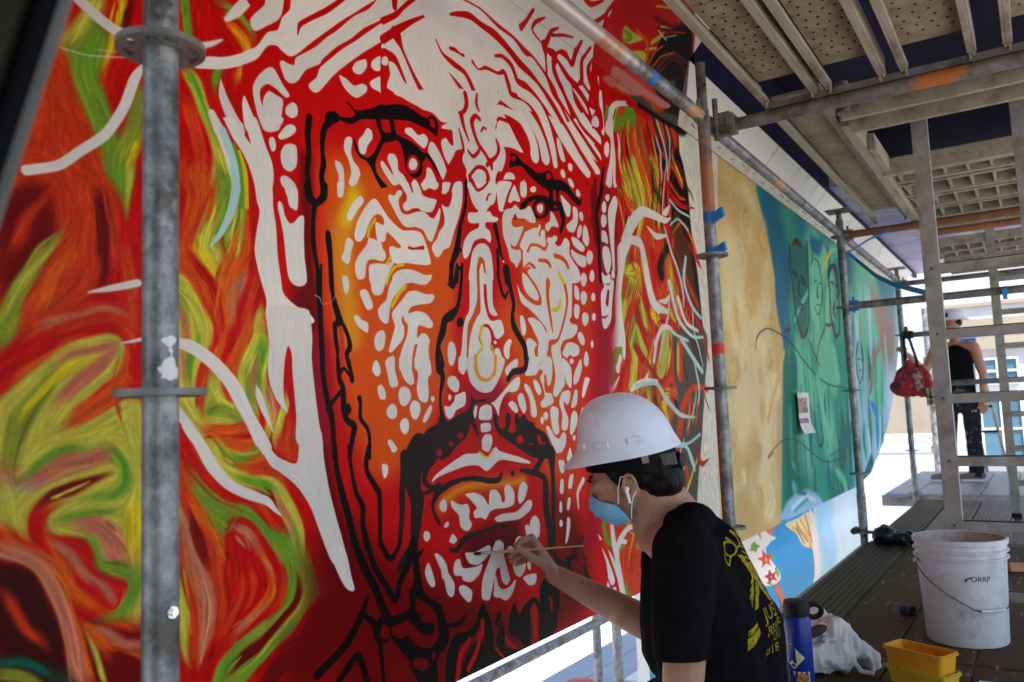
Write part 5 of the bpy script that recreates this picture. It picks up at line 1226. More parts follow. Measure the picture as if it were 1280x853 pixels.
Pw0.4 1795,1044 1788,1023 1776,1009 1763,1013 1757,1031 1757,1054 1766,1072 1780,1074 1791,1066
Pw0.6 2596,1348 2586,1331 2572,1319 2556,1320 2548,1334 2548,1351 2560,1366 2577,1369 2591,1364
Pw0.6 2656,1368 2651,1352 2637,1344 2624,1344 2616,1354 2619,1370 2628,1383 2642,1389 2652,1381
Pw0.6 2655,1289 2651,1277 2640,1272 2629,1273 2621,1280 2624,1291 2632,1300 2644,1305 2653,1299
Pw0.6 2590,1281 2580,1264 2566,1253 2548,1254 2541,1268 2541,1284 2553,1299 2570,1302 2585,1297
Pw0.6 2496,1248 2529,1243 2517,1202 2496,1198 2485,1215
Pw0.6 2594,1204 2584,1188 2569,1177 2552,1179 2544,1192 2543,1209 2556,1223 2574,1226 2590,1221
Pw0.6 2651,1216 2647,1206 2637,1200 2626,1202 2619,1208 2620,1219 2629,1226 2640,1230 2649,1226
Pw0.6 2511,1150 2536,1150 2555,1129 2549,1107 2524,1111 2505,1130
Pw0.6 2623,1115 2619,1106 2612,1101 2604,1101 2601,1109 2601,1118 2607,1127 2615,1127 2621,1124
Pw0.6 2580,1058 2574,1039 2561,1032 2549,1033 2541,1047 2545,1066 2554,1082 2567,1086 2576,1075
Pw0.6 2703,1395 2819,1410 2805,1378 2818,1362 2794,1281 2776,1215 2735,1180 2711,1180 2701,1213 2702,1306 2734,1339 2709,1366
Sm0.6 2766,1321,19 2750,1277,25
Sm0.6 2706,1220,10 2730,1221,8 2752,1232,4
Sm1.3 2750,1399,38 2767,1386,15
Sm1.3 2792,1701,80 2762,1607,84 2761,1520,87 2761,1390,87
Pw0.7 2820,1696 2814,1686 2802,1677 2789,1678 2782,1683 2781,1693 2792,1702 2805,1706 2818,1705
Pw0.7 2785,1651 2780,1634 2767,1624 2755,1626 2746,1635 2749,1652 2759,1665 2773,1673 2783,1666
Pw0.7 2784,1598 2774,1580 2759,1568 2741,1567 2734,1581 2735,1598 2747,1615 2764,1619 2779,1614
Pw0.6 2737,1551 2770,1552 2786,1524 2779,1506 2756,1510 2732,1511
Pw0.6 2749,1494 2787,1494 2806,1449 2786,1402 2761,1392 2737,1430 2733,1472
Pw0.7 2851,1705 2877,1712 2889,1685 2862,1626 2842,1542 2832,1417 2816,1411 2813,1463 2802,1535 2799,1636
Pw0.6 2705,1396 2746,1380 2785,1393 2791,1359 2733,1353
Pw0.7 2812,1412 2830,1399 2823,1379 2799,1386
Sm1.4 2883,1653,11 2860,1572,12 2856,1491,12 2850,1402,12
Pw0.6 2591,1580 2589,1569 2583,1560 2571,1560 2563,1567 2558,1578 2563,1588 2573,1592 2585,1591
Pw0.6 2574,1519 2562,1501 2548,1493 2537,1493 2536,1507 2545,1524 2558,1540 2571,1544 2575,1534
Pw0.6 2592,1546 2617,1538 2629,1498 2610,1470 2577,1490
Pw0.6 2493,1486 2535,1487 2588,1467 2582,1449 2556,1445 2507,1458
Pw0.6 2653,1437 2643,1420 2627,1406 2609,1407 2601,1421 2601,1439 2614,1455 2633,1459 2649,1454
Pw0.6 2497,1440 2529,1433 2593,1430 2594,1398 2567,1388 2526,1396 2495,1420
Sd6.3 2686,1679,56 2686,1593,57 2695,1509,57
Sk1.9 2771,1732,7 2743,1695,25 2714,1641,23 2696,1603,15 2705,1562,25 2704,1425,24 2706,1358,24
Pw0.4 1848,1035 2028,1043 2019,1002 1993,968 1962,942 1927,936 1889,944 1857,966 1846,997
Sa0.9 1886,1040,13 1887,1005,16 1899,983,14 1924,973,10 1953,977,9 1980,998,14 1989,1044,13
Pw0.4 1806,1034 1837,1035 1833,1000 1822,989 1806,996
Pw0.4 1804,966 1804,951 1797,939 1779,938 1763,949 1753,963 1757,977 1772,982 1790,979
Pw0.4 1875,898 1886,900 1886,890 1876,865 1865,875
Pw0.4 1899,893 1931,903 1956,898 1959,876 1951,860 1922,858 1892,863
Pw0.4 1902,849 1947,849 1947,828 1903,825
Pw0.4 1920,818 1951,815 1955,793 1939,771 1922,768 1906,779 1902,801
Pw0.5 1954,907 1977,914 2027,945 2079,976 2111,987 2118,970 2102,946 2076,939 2045,939 2019,922 1999,892 1992,869 1981,886 1965,902
Pw0.5 2046,903 2068,913 2092,901 2100,884 2090,876 2066,885
Pw0.5 2117,937 2136,929 2148,891 2138,875 2125,877 2105,901 2100,925
Pw0.5 2145,967 2174,953 2204,904 2209,869 2194,860 2174,869 2168,918 2141,953
Pw0.5 2196,979 2223,972 2242,947 2237,934 2220,933 2201,954
Pw0.5 2038,1009 2064,1027 2090,1038 2109,1041 2107,1018 2075,1010 2049,989 2037,996
Pw0.5 2162,1048 2237,1051 2234,1019 2218,997 2177,991 2148,995
Pw0.5 2247,1052 2312,1054 2319,1007 2301,966 2279,962 2270,991 2261,965 2270,940 2305,936 2318,911 2302,900 2258,891 2238,893 2235,908 2261,925 2256,951 2238,986 2258,1009
So0.5 2270,991,14 2277,964,10
Pw0.5 2330,1055 2387,1057 2399,982 2398,967 2357,937 2334,925 2316,936 2336,992
Pw0.5 2387,1054 2443,1029 2446,975 2436,954 2407,978
Pw0.6 2473,1014 2519,1057 2524,1024 2494,980 2461,966 2459,987
Pw0.5 2372,937 2412,948 2434,941 2424,910 2407,899 2385,911 2387,888 2410,854 2403,820 2380,813 2362,822 2370,870 2354,903
Pw0.6 2467,949 2484,945 2475,902 2453,889 2434,891 2448,922
Pw0.5 2298,891 2324,894 2348,881 2342,848 2346,811 2323,802 2302,820 2292,867
Pw0.5 2452,878 2475,868 2472,837 2437,800 2417,805 2431,861
Pw0.5 2278,864 2274,855 2265,850 2255,853 2249,860 2248,869 2257,876 2267,877 2277,873
Pw0.5 2251,850 2247,843 2240,838 2233,840 2229,847 2229,855 2235,861 2242,862 2249,858
Pw0.5 2260,828 2282,830 2315,798 2344,789 2368,807 2390,802 2383,765 2354,745 2325,742 2304,762 2279,795
Pw0.5 2455,786 2453,780 2446,777 2439,779 2434,784 2434,791 2440,795 2448,797 2454,793
Pw0.5 2412,753 2424,737 2421,722 2390,724
Pw0.6 2520,949 2545,993 2579,989 2559,961 2530,924 2515,926
Sw0.6 2518,883,14 2503,864,14
PK0.4 1710,872 1748,859 1779,870 1831,885 1854,903 1860,928 1876,916 1932,919 1928,911 1881,908 1864,891 1877,846 1887,824 1881,815 1871,828 1850,850 1833,817 1785,791 1738,764 1705,766
Pm0.4 1816,819 1813,812 1804,809 1794,811 1787,816 1787,824 1795,828 1805,829 1814,826
Pm0.4 1768,798 1765,793 1759,791 1752,792 1748,796 1749,802 1753,806 1760,806 1765,803
Pm0.4 1723,783 1720,777 1712,775 1704,776 1698,781 1699,787 1705,791 1713,792 1720,788
PK0.5 1969,876 1986,869 1987,846 2001,833 2025,836 2028,865 2041,878 2058,868 2050,841 2043,822 2080,820 2077,861 2093,874 2108,860 2132,872 2153,852 2186,845 2198,830 2252,811 2284,777 2302,729 2177,737 2107,765 2035,795 1988,817 1967,847
Pr0.5 2124,795 2119,786 2106,784 2092,785 2083,792 2086,801 2094,807 2108,809 2119,803
Pr0.5 2179,772 2175,765 2167,761 2157,764 2152,770 2151,777 2159,781 2168,782 2177,779
Pr0.5 2202,802 2223,805 2228,783 2252,779 2241,765 2220,770
SK0.5 2048,976,18 2081,1000,19 2146,1011,21 2165,1045,21
SK0.5 1626,792,82 1604,759,86 1600,722,75 1612,665,53 1603,603,41 1595,560,29
SK0.5 1567,777,34 1560,744,20 1554,653,19 1543,582,17
SK0.5 1597,560,26 1569,535,31 1545,511,31
SK0.5 1596,549,29 1600,476,23
SK0.5 1597,533,8 1630,540,4
Pr0.5 1629,727 1660,744 1653,707 1664,687 1633,686
SK0.5 1674,770,45 1654,745,25 1641,711,18 1664,693,13 1689,684,18
SK0.5 1627,678,9 1664,683,12 1703,695,16
SK0.5 1698,678,22 1747,693,17 1807,701,12 1870,698,15 1936,686,17 1982,686,17 1995,699,13
SK0.5 1691,673,23 1674,651,15 1676,628,11 1697,597,14
PK0.6 2067,698 2063,693 2056,690 2048,692 2045,697 2044,702 2049,706 2057,706 2064,703
SK0.6 2097,704,10 2148,696,19 2227,676,20 2243,646,36 2238,586,36 2251,529,38 2268,499,55 2259,453,37
PK0.7 2119,775 2301,766 2304,689 2298,570 2287,487 2266,485 2274,573 2278,667 2260,735 2221,709 2192,688 2166,699 2204,729 2170,749
Pw0.6 1671,704 1690,723 1749,746 1818,768 1867,767 1897,769 1925,755 1957,775 1973,780 1988,769 2035,757 2092,745 2150,728 2154,720 2090,728 2017,740 1978,738 1923,714 1880,733 1823,735 1755,726 1703,716
Pw0.6 1946,779 1939,773 1927,769 1912,772 1903,777 1902,784 1913,789 1928,789 1942,786
Sy1.1 1889,771,6 1903,760,6 1922,754,5 1941,758,6 1957,772,7
Pw0.5 1732,638 1729,627 1719,623 1708,627 1700,635 1701,647 1710,654 1721,657 1730,649
Pw0.5 1751,651 1777,640 1797,634 1824,633 1833,614 1829,594 1842,577 1827,562 1806,564 1787,580 1782,608 1753,631
Pw0.6 1815,660 1861,660 1903,643 1924,620 1934,657 1965,658 1987,639 1993,621 2009,624 2008,659 2028,668 2059,645 2057,610 2023,601 1961,604 1930,599 1907,581 1885,589 1857,591 1851,608 1866,618 1839,642
Pw0.6 2111,669 2136,652 2116,617 2089,605 2078,621 2089,656
Pw0.6 1952,579 1991,587 2071,585 2132,611 2158,604 2148,582 2086,561 2005,564 1966,567
Pw0.5 1736,586 1728,582 1721,582 1717,585 1719,590 1724,595 1732,597 1737,595 1739,591
Pw0.5 1660,570 1655,562 1647,558 1637,561 1632,569 1632,578 1638,585 1648,584 1656,579
Pw0.5 1753,563 1772,546 1758,536 1737,545
Pw0.6 2172,561 2197,540 2194,499 2171,490 2150,510 2145,547
Pw0.6 2127,540 2143,525 2145,502 2124,505 2116,528
Sd11.1 1838,521,38 1925,524,39 2018,528,40
SK1.1 1738,524,9 1770,519,16 1794,535,21 1826,546,16 1897,549,13 1965,556,10 2004,547,10 2039,533,4
Pw0.6 1947,509 1970,516 1993,502 1987,477 1952,474
Pw0.5 1806,505 1851,500 1917,509 1927,491 1900,474 1863,464 1822,475
Pw0.6 2057,505 2082,511 2106,494 2064,487
Pw0.6 2046,477 2042,470 2029,470 2017,472 2008,479 2010,485 2018,490 2031,490 2041,484
Pw0.5 1680,521 1699,515 1723,488 1727,453 1702,457 1698,496
Pw0.7 2331,718 2370,713 2367,679 2342,679
Pw0.7 2410,756 2423,735 2405,711 2386,717
Pw0.7 2340,655 2359,653 2355,612 2331,615
Pw0.7 2401,662 2427,665 2413,624 2387,624
Pw0.7 2328,586 2343,580 2340,551 2323,556
Pw0.7 2384,592 2402,588 2390,555 2372,557
Pw0.7 2339,515 2337,508 2330,505 2324,508 2320,514 2321,522 2326,526 2333,528 2338,523
Pw0.7 2373,530 2392,521 2384,483 2360,450 2365,495
Sw0.7 2496,642,21 2452,603,16 2452,551,8
Pw0.7 2315,765 2375,762 2348,742
SK2.1 2274,460,26 2288,407,27 2344,388,20 2407,412,21 2474,451,11
Sd2.8 2425,487,14 2426,448,38 2377,416,20
SK2.2 2464,403,11 2483,377,11
Sk0.3 1329,813,15 1335,761,15 1351,704,20 1371,647,20 1387,587,19
Sk0.3 1374,811,11 1380,762,11 1394,705,14 1415,672,16 1414,631,16 1427,581,20
Sk0.3 1439,808,11 1430,774,15 1433,748,14 1462,709,17 1473,687,16 1471,574,12
PK0.3 1585,792 1634,798 1766,792 1677,755 1640,738 1622,739 1624,677 1621,616 1606,590 1605,554 1588,557 1595,619 1584,665 1577,707 1568,710 1561,683 1561,634 1555,597 1545,563 1533,565 1547,603 1545,647 1542,685 1553,744 1563,777
Pm0.4 1720,778 1718,771 1709,767 1700,770 1693,776 1693,783 1701,787 1710,789 1719,785
Pw0.3 1541,797 1537,792 1530,790 1521,791 1517,796 1517,801 1522,805 1530,805 1537,802
Pw0.3 1484,763 1504,760 1505,743 1495,729 1487,736
Pw0.5 1674,520 1691,519 1717,480 1753,436 1751,407 1737,402 1720,418 1705,466
Pw0.5 1647,506 1663,481 1674,447 1661,441 1645,456 1633,483
Pw0.6 1759,490 1781,493 1794,467 1854,461 1885,462 1867,437 1829,424 1792,435 1786,447 1757,454 1751,470
Pw0.6 1777,423 1799,421 1831,400 1826,376 1811,374 1783,397 1773,412
Pw0.6 1948,508 1985,503 1991,474 2013,416 2020,396 2002,383 1978,399 1968,437 1951,435 1937,407 1914,362 1894,362 1875,374 1882,421 1917,468
Pw0.6 1946,423 1960,389 1984,375 2019,378 2046,391 2049,381 2026,353 1995,341 1966,354 1934,365 1936,389
Pw0.6 2041,441 2098,429 2096,406 2073,393 2047,410
Pw0.7 2090,388 2127,391 2164,374 2153,357 2125,362
Sk0.4 1385,595,19 1415,536,23 1451,478,23 1482,416,24 1498,393,27
Sk0.5 1427,589,15 1447,534,17 1485,482,18 1518,442,18 1530,451,18 1537,476,18 1569,513,24 1582,539,31 1592,565,25
Sk0.5 1471,582,14 1493,549,14 1510,539,14 1534,558,13 1541,572,12
Sk0.5 1582,539,24 1607,527,16 1628,540,5
Sk0.5 1600,524,18 1604,480,25 1603,448,38 1633,419,17 1678,389,24 1696,349,31 1701,307,49 1673,286,30
Sk0.5 1584,444,25 1579,399,24 1539,392,21 1504,392,24
Pk0.5 1576,407 1607,389 1618,366 1663,352 1662,329 1629,330 1599,351 1569,381
Pk0.5 1504,385 1506,362 1537,343 1561,347 1597,313 1647,297 1701,315 1721,295 1693,281 1671,259 1671,195 1605,214 1570,270 1565,286 1525,327 1497,364
Pd1 1637,260 1631,251 1612,250 1592,259 1578,270 1577,281 1593,284 1613,281 1633,271
Pd1 1668,271 1665,265 1660,262 1654,265 1651,272 1650,280 1655,285 1661,283 1666,279
Sk0.4 1265,335,21 1322,360,20 1363,385,22 1406,432,21 1424,468,7
Sk0.4 1411,427,11 1443,402,18 1452,363,11 1465,401,21 1493,398,15
Sk0.5 1463,357,16 1467,312,13 1473,255,11
Sk0.5 1477,352,9 1490,354,9
Sk0.4 1323,300,16 1361,329,19 1387,343,18 1402,322,18 1419,271,19
Sk1.1 1716,334,8 1772,328,14 1802,347,7
Sk1.1 1877,343,27 1848,306,21 1813,289,21 1755,286,36 1732,243,50 1722,185,42
Sk1.2 1877,343,23 1898,304,29 1903,250,46
Pk2.4 1902,242 1949,226 2031,196 2075,190 2112,199 2109,163 1851,165 1755,167 1795,235 1842,265
Sr1.6 1812,276,16 1770,245,17 1753,192,17
Sr1.7 1861,278,19 1844,239,18 1804,203,17
Sr1.7 1875,313,14 1873,275,14
Sr1.8 1976,250,11 1999,222,10 2032,201,9
Sr1.8 1933,225,8 1971,189,8
Sk1.2 1955,305,26 1941,290,13 1968,279,17 1960,241,45
Pd1.2 1962,286 1959,283 1956,281 1951,283 1949,287 1949,291 1952,294 1956,293 1960,290
Pk1.9 2031,311 2073,279 2119,283 2112,195 2026,239
Sk2.3 2031,268,64 2035,313,21
Sk2.4 2093,220,53 2087,279,44 2146,313,16 2178,271,21 2183,187,34
Sk2.6 2220,202,70 2207,337,47 2278,299,43 2258,217,38
Sk2.6 2218,323,26 2244,342,26
Sr2.5 2143,278,16 2149,207,16
Sk1.9 2399,326,22 2365,389,27 2420,400,15
Sk2.9 2471,352,17 2509,299,18
Pw0.8 2048,488 2065,509 2082,509 2104,497 2069,488
Pw0.8 2190,521 2180,501 2165,489 2148,496 2140,517 2140,540 2153,557 2170,556 2186,545
Pw0.8 2112,537 2135,532 2140,501 2121,504
Pw0.9 2342,515 2339,508 2331,506 2324,508 2318,514 2320,522 2325,527 2333,528 2339,523
Pw0.9 2378,532 2392,508 2371,459 2353,450 2364,492
Pw0.8 2039,440 2104,435 2102,409 2073,394 2047,407
Pw0.8 2090,388 2118,392 2164,387 2162,366 2127,358 2100,375
Pw0.8 2115,425 2132,428 2136,403 2119,409
Pw0.4 1117,1359 1159,1368 1162,1329 1170,1285 1173,1227 1180,1183 1188,1145 1221,1122 1259,1109 1270,1087 1148,1077 1141,1127 1128,1164 1117,1200 1112,1231 1118,1270 1126,1313
Pw0.4 1177,1344 1187,1341 1195,1316 1207,1302 1220,1306 1235,1322 1249,1323 1248,1279 1249,1232 1255,1189 1250,1172 1232,1165 1213,1169 1201,1185 1195,1224 1190,1269 1182,1304 1175,1329
Pw0.4 1196,1376 1230,1384 1231,1340 1223,1333 1212,1339 1204,1355
Sk0.4 1257,1396,14 1263,1367,13 1287,1360,11 1313,1381,12 1316,1410,14
Sk0.4 1282,1360,15 1276,1318,13 1276,1266,14 1286,1217,12 1289,1197,16 1289,1149,14 1291,1092,11
Sk0.4 1321,1298,16 1325,1278,15 1330,1223,11 1332,1174,11 1335,1140,12 1353,1096,17
Sc0.8 1278,1151,2 1292,1146,2 1300,1133,1 1328,1141,1 1343,1158,2
Pw0.4 1147,1109 1250,1118 1263,1096 1268,1053 1265,1013 1271,954 1280,888 1286,822 1220,825 1218,882 1214,927 1209,978 1208,1014 1198,1033 1189,1003 1184,952 1186,918 1195,892 1187,896 1165,918 1148,952 1143,983 1147,1039
Sk0.4 1290,1118,12 1293,1048,12 1298,971,15 1310,917,16 1323,880,15 1326,823,14
Pw0.4 1222,857 1286,855 1296,789 1310,722 1331,654 1348,606 1361,551 1317,558 1277,638 1252,692 1215,737 1171,769 1151,782 1155,802 1183,793 1216,783 1224,818
Pw0.4 1307,593 1353,586 1374,520 1383,492 1375,487 1355,499 1332,534'''
SOFFIT_PAINT = r'''
RC0 1610,-1 3541,986 6254,-131 2246,-893
Rd12.2 1610,-1 2734,574 3357,152 3871,-155 4333,-364 4613,-443 4685,-429 4675,-431 4633,-439 4582,-449 4531,-458 4375,-488 3226,-706 2246,-893
Pr0 1658,-69 2594,383 3935,-572 3777,-602 3777,-602 4191,-523 2495,-845 2246,-893 2246,-893 2246,-893 2246,-893 1961,-493
Pr10.7 2857,-46 3101,-15 3289,-39 3592,-132 3280,-377 2937,-112
PO9.7 2827,89 3297,177 3702,-70 3898,-162 4313,-358 4597,-446 4662,-434 4649,-436 4597,-446 4521,-460 4375,-488 3664,-623 3719,-556
Sd6.3 3286,5,9 3339,-21,16 3394,-47,20 3458,-73,21 3530,-97,20 3598,-124,17 3665,-158,11
Sc3.4 3470,-15,3 3540,-43,5 3616,-76,7 3670,-112,9 3730,-153,9 3772,-196,7 3827,-241,4
Sb3.4 3462,-9,4 3555,-47,6 3645,-89,8 3718,-138,11 3784,-197,11 3847,-255,8 3920,-312,5
Sb3.2 3436,-18,4 3481,-36,7 3528,-55,9 3571,-72,11 3613,-94,10 3656,-116,8 3699,-139,5
Sk3.3 3409,-6,2 3492,-37,4 3582,-73,5 3663,-114,6 3739,-159,6 3798,-207,6 3865,-260,3
So10.2 3143,-8,10 3189,-62,16 3251,-116,18 3329,-169,18 3432,-214,16 3545,-265,13 3665,-319,8
So3.3 3387,36,4 3454,9,7 3530,-17,8 3602,-45,10 3674,-80,10 3729,-117,9 3778,-158,6
So3.5 3531,-4,5 3635,-61,8 3719,-125,12 3789,-200,13 3872,-272,12 3988,-345,9 4123,-414,5
Sb3.4 3342,48,4 3466,0,7 3595,-48,10 3710,-105,12 3810,-172,13 3904,-250,11 3997,-328,7
Sk3.3 3443,-3,3 3508,-28,5 3568,-56,6 3630,-85,7 3686,-116,7 3737,-151,6 3770,-187,4
Sc3.3 3340,-8,4 3424,-42,7 3507,-74,8 3594,-108,9 3678,-145,10 3755,-191,8 3830,-236,5
Sg6.1 3266,26,7 3301,7,11 3338,-13,13 3381,-31,14 3425,-50,13 3471,-69,10 3517,-88,6
Pr0 1658,-69 2414,296 2734,63 3247,-283 3664,-623 3592,-637 3556,-644 3500,-654 3628,-630 3453,-663 2680,-810 2495,-845 2246,-893 2246,-893 2246,-893 2246,-893 2246,-893 1895,-402 1791,-255
Pw0.6 1720,-156 1740,-184 1779,-239 1814,-288 1853,-342 1870,-366 1888,-391 1896,-403 1911,-424 1985,-431 2085,-431 2152,-444 2170,-435 2204,-456 2884,-246 2680,54 2591,232
Sr1.2 2273,18,19 2270,-19,20 2262,-48,33
Sr1.3 2346,24,9 2316,-6,21 2322,-34,6 2401,-50,4
Sr0.7 2420,-54,37 2422,-30,31 2415,1,21 2440,23,11
Sr0.7 2431,-8,13 2482,14,12 2543,30,6
Sr0.7 2504,-54,14 2523,-35,14 2560,-33,13 2618,-50,30 2594,2,20
Pr1.6 2825,-18 2694,278 3075,448 3391,248 3094,217 3066,125 2869,11
Sr0.7 2701,258,10 2784,183,17 2799,101,23
Sr0.6 2324,91,14 2363,93,13 2377,104,9
Sr0.7 2414,95,11 2451,110,20 2521,97,26 2600,110,23 2644,155,23 2649,181,24 2662,234,27
Sr0.7 2659,158,19 2673,131,19 2674,98,14
Sr0.7 2483,156,10 2543,159,21 2587,193,15
Sr0.7 2600,32,21 2607,-11,24 2624,-48,24 2568,-38,16 2515,-41,12 2506,-59,25
Sr0.7 2669,34,19 2664,-14,23 2689,-42,21 2730,-78,28 2722,-98,17
Sr0.8 2716,9,10 2733,-32,20 2797,-61,32 2863,-93,6
Sr1.5 2825,31,46 2821,-26,42
PY4.6 2793,180 2873,182 2956,196 2950,167 2866,134 2816,146
Sg6.1 2808,168,12 2877,158,19 2837,135,13
PY4.8 2880,101 2998,153 3069,140 3038,101 2924,88
Sr3.2 2873,117,21 2950,167,22 3018,227,24
SY3.3 3027,204,26 3069,251,26
SY3.3 3012,165,13 3101,207,13
SY3.2 3021,268,11 3081,293,11
SY3.1 2913,313,8 3011,346,8
SY3.4 3121,326,12 3208,352,12
So4.6 2879,113,7 2812,144,7
So4.8 2881,198,12 2998,186,15 3079,116,19
Pk9 3082,192 3067,247 3096,282 3206,365 3450,210 3721,12 3602,-25 3108,106
Sd4.9 2948,277,16 3075,297,18 3195,361,20
Sr3.3 3071,255,8 3123,287,8 3209,318,7
SY2.5 3093,251,6 3156,286,6
Sw0.8 3021,252,5 3067,247,5 3111,245,5
Sk2.5 3005,258,6 3086,278,6 3162,316,7
So3.3 3089,120,12 3084,180,11 3110,217,10
Sb7 3169,108,32 3178,181,27 3244,228,16 3351,232,16
Sd4.5 3198,133,17 3242,206,12 3336,213,11 3411,181,14
So4.3 3128,114,12 3144,182,10 3220,232,8
Sn9.1 3285,107,34 3353,131,35
Pp3.4 2865,36 2948,47 3174,46 3438,55 3391,21 3196,18 3122,-8 2995,-24 2900,-4
Ps3.2 2845,-24 2918,16 2984,13 2931,-40
Pn2.8 3097,-23 3192,9 3344,-6 3535,33 3586,-14 3346,-20
Sk7.6 3193,-27,16 3435,-22,17 3586,-14,18'''
